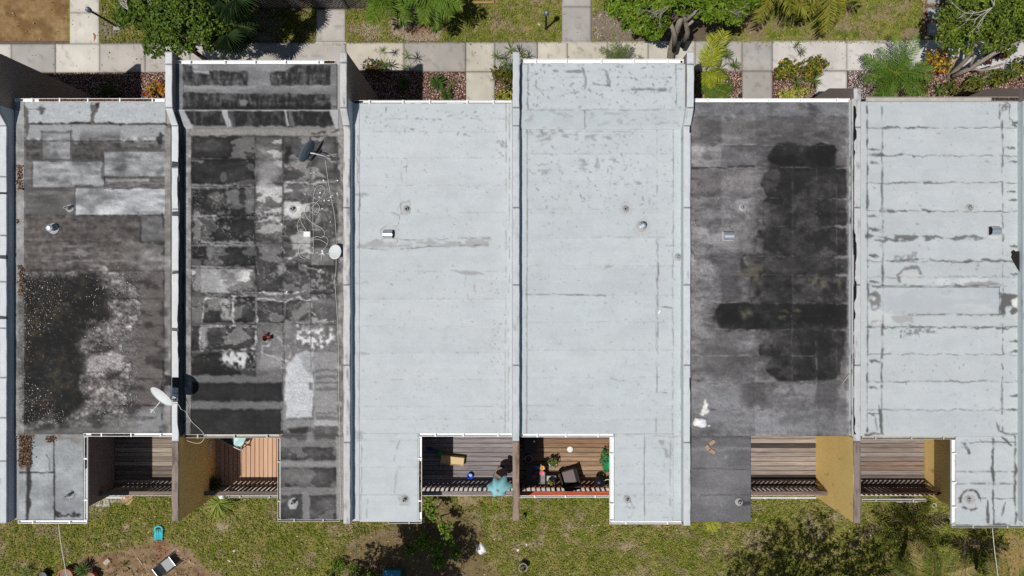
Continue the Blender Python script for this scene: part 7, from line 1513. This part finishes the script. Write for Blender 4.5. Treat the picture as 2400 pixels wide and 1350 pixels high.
# yard
t = thing('air_mattress', 'small turquoise inflatable with rounded head on the left lawn', 'inflatable', P(372, 1249, 0)); m = MB(); c = Vector(P(372, 1249, .08)); tq = alb(70, 200, 210)
for dx in (-.10, -.035, .035, .10): MB().tube([c+Vector((dx*1.1, .16, .0)), c+Vector((dx, 0, .01)), c+Vector((dx*.95, -.26, 0))], .034, 8, col=tq).build('air_chamber', M['paint'], t, True)
MB().tube([c+Vector((.15*math.cos(a), .14+.13*math.sin(a), .02)) for a in [PI*k/10-.2 for k in range(13)]], .035, 8, col=tq).build('head_roll', M['paint'], t, True); MB().tube([c+Vector((-.15, .12, 0)), c+Vector((-.14, -.28, 0)), c+Vector((.14, -.28, 0)), c+Vector((.15, .12, 0))], .036, 8, col=tq).build('rim_roll', M['paint'], t, True)
t = thing('folding_chair', 'grey folding garden chair with black arms on the bare soil', 'chair', P(408, 1316, 0)); R = Matrix.Translation(P(402, 1316, 0)) @ Matrix.Rotation(math.radians(-53), 4, 'Z') @ Matrix.Scale(.85, 4)
def fp(nm, mt, fn, smooth=False): m = MB(); fn(m); m.xf(R).build(nm, M[mt], t, smooth)
GS = alb(128, 134, 140)
fp('seat', 'paint', lambda m: m.bbox(-.24, -.22, .40, .24, .24, .42, .005, GS)); fp('backrest', 'paint', lambda m: m.add([(-.24, -.23, .42), (.24, -.23, .42), (.24, -.42, .85), (-.24, -.42, .85)], [(0, 1, 2, 3)], GS))
for s_ in (-1, 1):
    fp('armrest', 'black', lambda m: m.tube([(s_*.28, -.3, .6), (s_*.29, 0, .62), (s_*.28, .26, .6)], .022, 7)); fp('back_tube', 'zinc', lambda m: m.tube([(s_*.26, .25, .02), (s_*.26, -.2, .42), (s_*.26, -.43, .88)], .014, 6)); fp('leg', 'black', lambda m: m.tube([(s_*.27, .28, .6), (s_*.27, -.3, .01)], .016, 6))
fp('front_bar', 'zinc', lambda m: m.tube([(-.26, .25, .4), (.26, .25, .4)], .014, 6)); fp('top_bar', 'zinc', lambda m: m.tube([(-.26, -.43, .88), (.26, -.43, .88)], .014, 6))
pot('large terracotta pot, the biggest at the bottom left edge', 152, 1352, 0, .30, .45, None, 'terra', (.12, .07, .04)); pot('smaller terracotta pot at the bottom left edge', 210, 1356, 0, .22, .4, None, 'terra', (.12, .07, .04)); pot('black nursery pot beside the terracotta pots', 98, 1352, 0, .2, .35, (.02, .02, .02), 'paint')
m = MB(); R = Matrix.Translation(P(250, 1317, .05)) @ Matrix.Rotation(.75, 4, 'Z'); m.bbox(-.13, -.085, -.06, .13, .085, .02, .01, alb(196, 180, 158)).xf(R); tag(m.build('paving_brick', M['chip']), 'lone tan brick on the soil edge', 'brick')
for k, (a, b) in enumerate((((321, 1306), (333, 1322)), ((332, 1352), (337, 1342)))): tag(MB().bar(P(*a, .03), P(*b, .03), .03, .02, alb(190, 176, 160)).build('wood_stick', M['chip']), ('pale thin stick on the soil right of the brick', 'short pale stick end at the bottom edge')[k], 'stick')
crumple('white torn plastic bag on the shaded lawn', 'plastic_bag', 'bag', P(1127, 1285, .01), .19, .24, .16, .5, (.78, .76, .76), 21, n=12); crumple('tiny crumpled wrapper with red print in the grass', 'wrapper', 'litter', P(539, 1314, .02), .12, .05, .05, -.3, (.6, .42, .42), 22, n=6); crumple('small pale paper scrap above the wrapper', 'wrapper', 'litter', P(549, 1291, .02), .06, .05, .04, .6, (.6, .6, .6), 23, n=6); crumple('small pale scrap right of the torn bag', 'wrapper', 'litter', P(1214, 1289, .02), .07, .06, .03, .2, (.6, .6, .6), 24, n=6); crumple('tiny white scrap near the wing wall', 'wrapper', 'litter', P(1234, 1276, .02), .04, .05, .04, .2, (.8, .8, .8), 25, n=5)
t = thing('storage_bin', 'blue plastic bin lid at the bottom edge under the shade', 'bin', P(918, 1345, 0)); z = .5; MB().bbox(PX(898, z), PY(1380, z), 0, PX(937, z), PY(1339, z), z-.05, .02, (.04, .16, .22)).build('bin_body', M['paint'], t); MB().bbox(PX(897, z), PY(1382, z), z-.049, PX(938, z), PY(1337, z), z, .03, alb(60, 150, 190)).build('lid', M['paint'], t)
pot('tall pale-rimmed pot with dry plant in the lower middle lawn', 1226, 1331, 0, .17, .4, alb(176, 170, 150), 'paint', plant=(60, .09, [(.2, .2, .08), (.14, .18, .06)], .8, .03), seed=410); strap('yellow-green sprout below the pale-rimmed pot', 1228, 1352, .2, DRA[1], .8, False, 'sprout')
stp = MB().box(*P(212, 1172, 0)[:2], -.05, *P(284, 1150, 0)[:2], .03).build('back_step', M['mulch']); stp['kind'] = 'structure'
for x0, y0, x1, y1 in ((212, 1171, 223, 1187), (223, 1168, 240, 1188), (240, 1168, 257, 1189), (257, 1169, 281, 1178), (222, 1150, 282, 1168)): slab(stp, x0, y0, x1, y1, (184, 176, 162), .06, name='paver')
tag(MB().lathe(P(298, 1168, 0), [(.24, -.02), (.25, .04), (.23, .055)], 24, alb(188, 160, 122)).build('stepping_disc', M['chip']), 'round tan stepping stone under the dark balcony', 'stone')
tag(MB().lathe(P(2188, 1184, 0), [(.10, -.05), (.10, .05), (.06, .05), (.055, -.03)], 16, alb(196, 188, 176), cap1=False).build('drain_ring', M['chip']), 'small concrete drain ring in the grass beside the yellow wall', 'drain')
tag(MB().box(PX(1228, .0)-.03, PY(1208, 0)-.1, 0, PX(1228, 0)+.04, PY(1208, 0)+.1, .3).build('meter_box', M['black']), 'small black box in the grass beside the brown wing wall', 'box')
tag(MB().bbox(*P(2101, 1178, .3)[:2], .25, *P(2150, 1175, .3)[:2], .32, .01, alb(190, 190, 186)).build('loose_gutter', M['chip']), 'loose pale gutter piece lying under the dark-railed balcony', 'gutter piece')
crumple('tiny teal ball in the palm shadow', 'ball', 'ball', P(2136, 1200, .02), .05, .05, .09, 0, (.05, .35, .33), 31, n=6)
# fallen leaves
for nm, lb, (x0, y0, x1, y1), n, sd in (('fallen_leaves', 'dry fallen leaves sprinkled over the back lawn', (-20, 1150, 2420, 1400), 1500, 71), ('fallen_leaves', 'dry fallen leaves on the pavement and front lawns', (-20, -20, 2420, 168), 520, 72)):
    r_ = np.random.RandomState(sd); C = np.stack([(r_.uniform(x0, x1, n)-1200)*K*H, (675-r_.uniform(y0, y1, n))*K*H, np.where(r_.rand(n) > .5, .075, .06)], -1)
    tag(chips(nm, C, r_.uniform(.018, .045, n), [(190, 164, 120), (150, 120, 84), (206, 190, 150), (116, 92, 70), (176, 168, 120)], None, r_, flat=.4), lb, 'fallen leaves', kind='stuff')
# overhead wires to the back lane
WR = [('pale twisted service wire dropping past the left annex', [(137, 1228, 5.0), (143, 1275, 5.0), (150, 1315, 5.05), (162, 1385, 5.2)], .014, 'cable'), ('thin wire beside the pale annex in the dappled shade', [(840, 1226, 5.0), (835, 1290, 5.0), (832, 1380, 5.2)], .010, 'wire'), ('pale wire crossing the dark yard shade', [(990, 1166, 4.6), (1060, 1206, 4.5), (1125, 1248, 4.5), (1230, 1330, 4.6), (1300, 1390, 4.8)], .0045, 'wire'),
      ('dark wire starting at the corner of the pale raised-bay house', [(1609, 1230, 5.0), (1640, 1285, 4.9), (1665, 1320, 4.9), (1705, 1390, 5.0)], .011, 'wire'), ('dark wire from the grey annex, left of two', [(1662, 1222, 5.0), (1690, 1285, 4.9), (1735, 1385, 5.0)], .010, 'wire'), ('dark wire from the grey annex, right of two', [(1670, 1222, 5.0), (1715, 1280, 4.9), (1810, 1390, 5.0)], .010, 'wire'), ('pale service wire at the right over the palm shade', [(2326, 1238, 5.0), (2331, 1290, 5.0), (2344, 1385, 5.2)], .012, 'cable'), ('thin dark wire left of the pale service wire', [(2258, 1238, 5.0), (2261, 1290, 5.0), (2264, 1385, 5.2)], .008, 'wire')]
for lb, pts, rad, mt in WR: cable('service_wire', lb, [(a, b) for a, b, _ in pts], 0, rad, mt, None, [c_ for _, _, c_ in pts])
# the wire run far overhead whose line of shadow crosses the left lawn
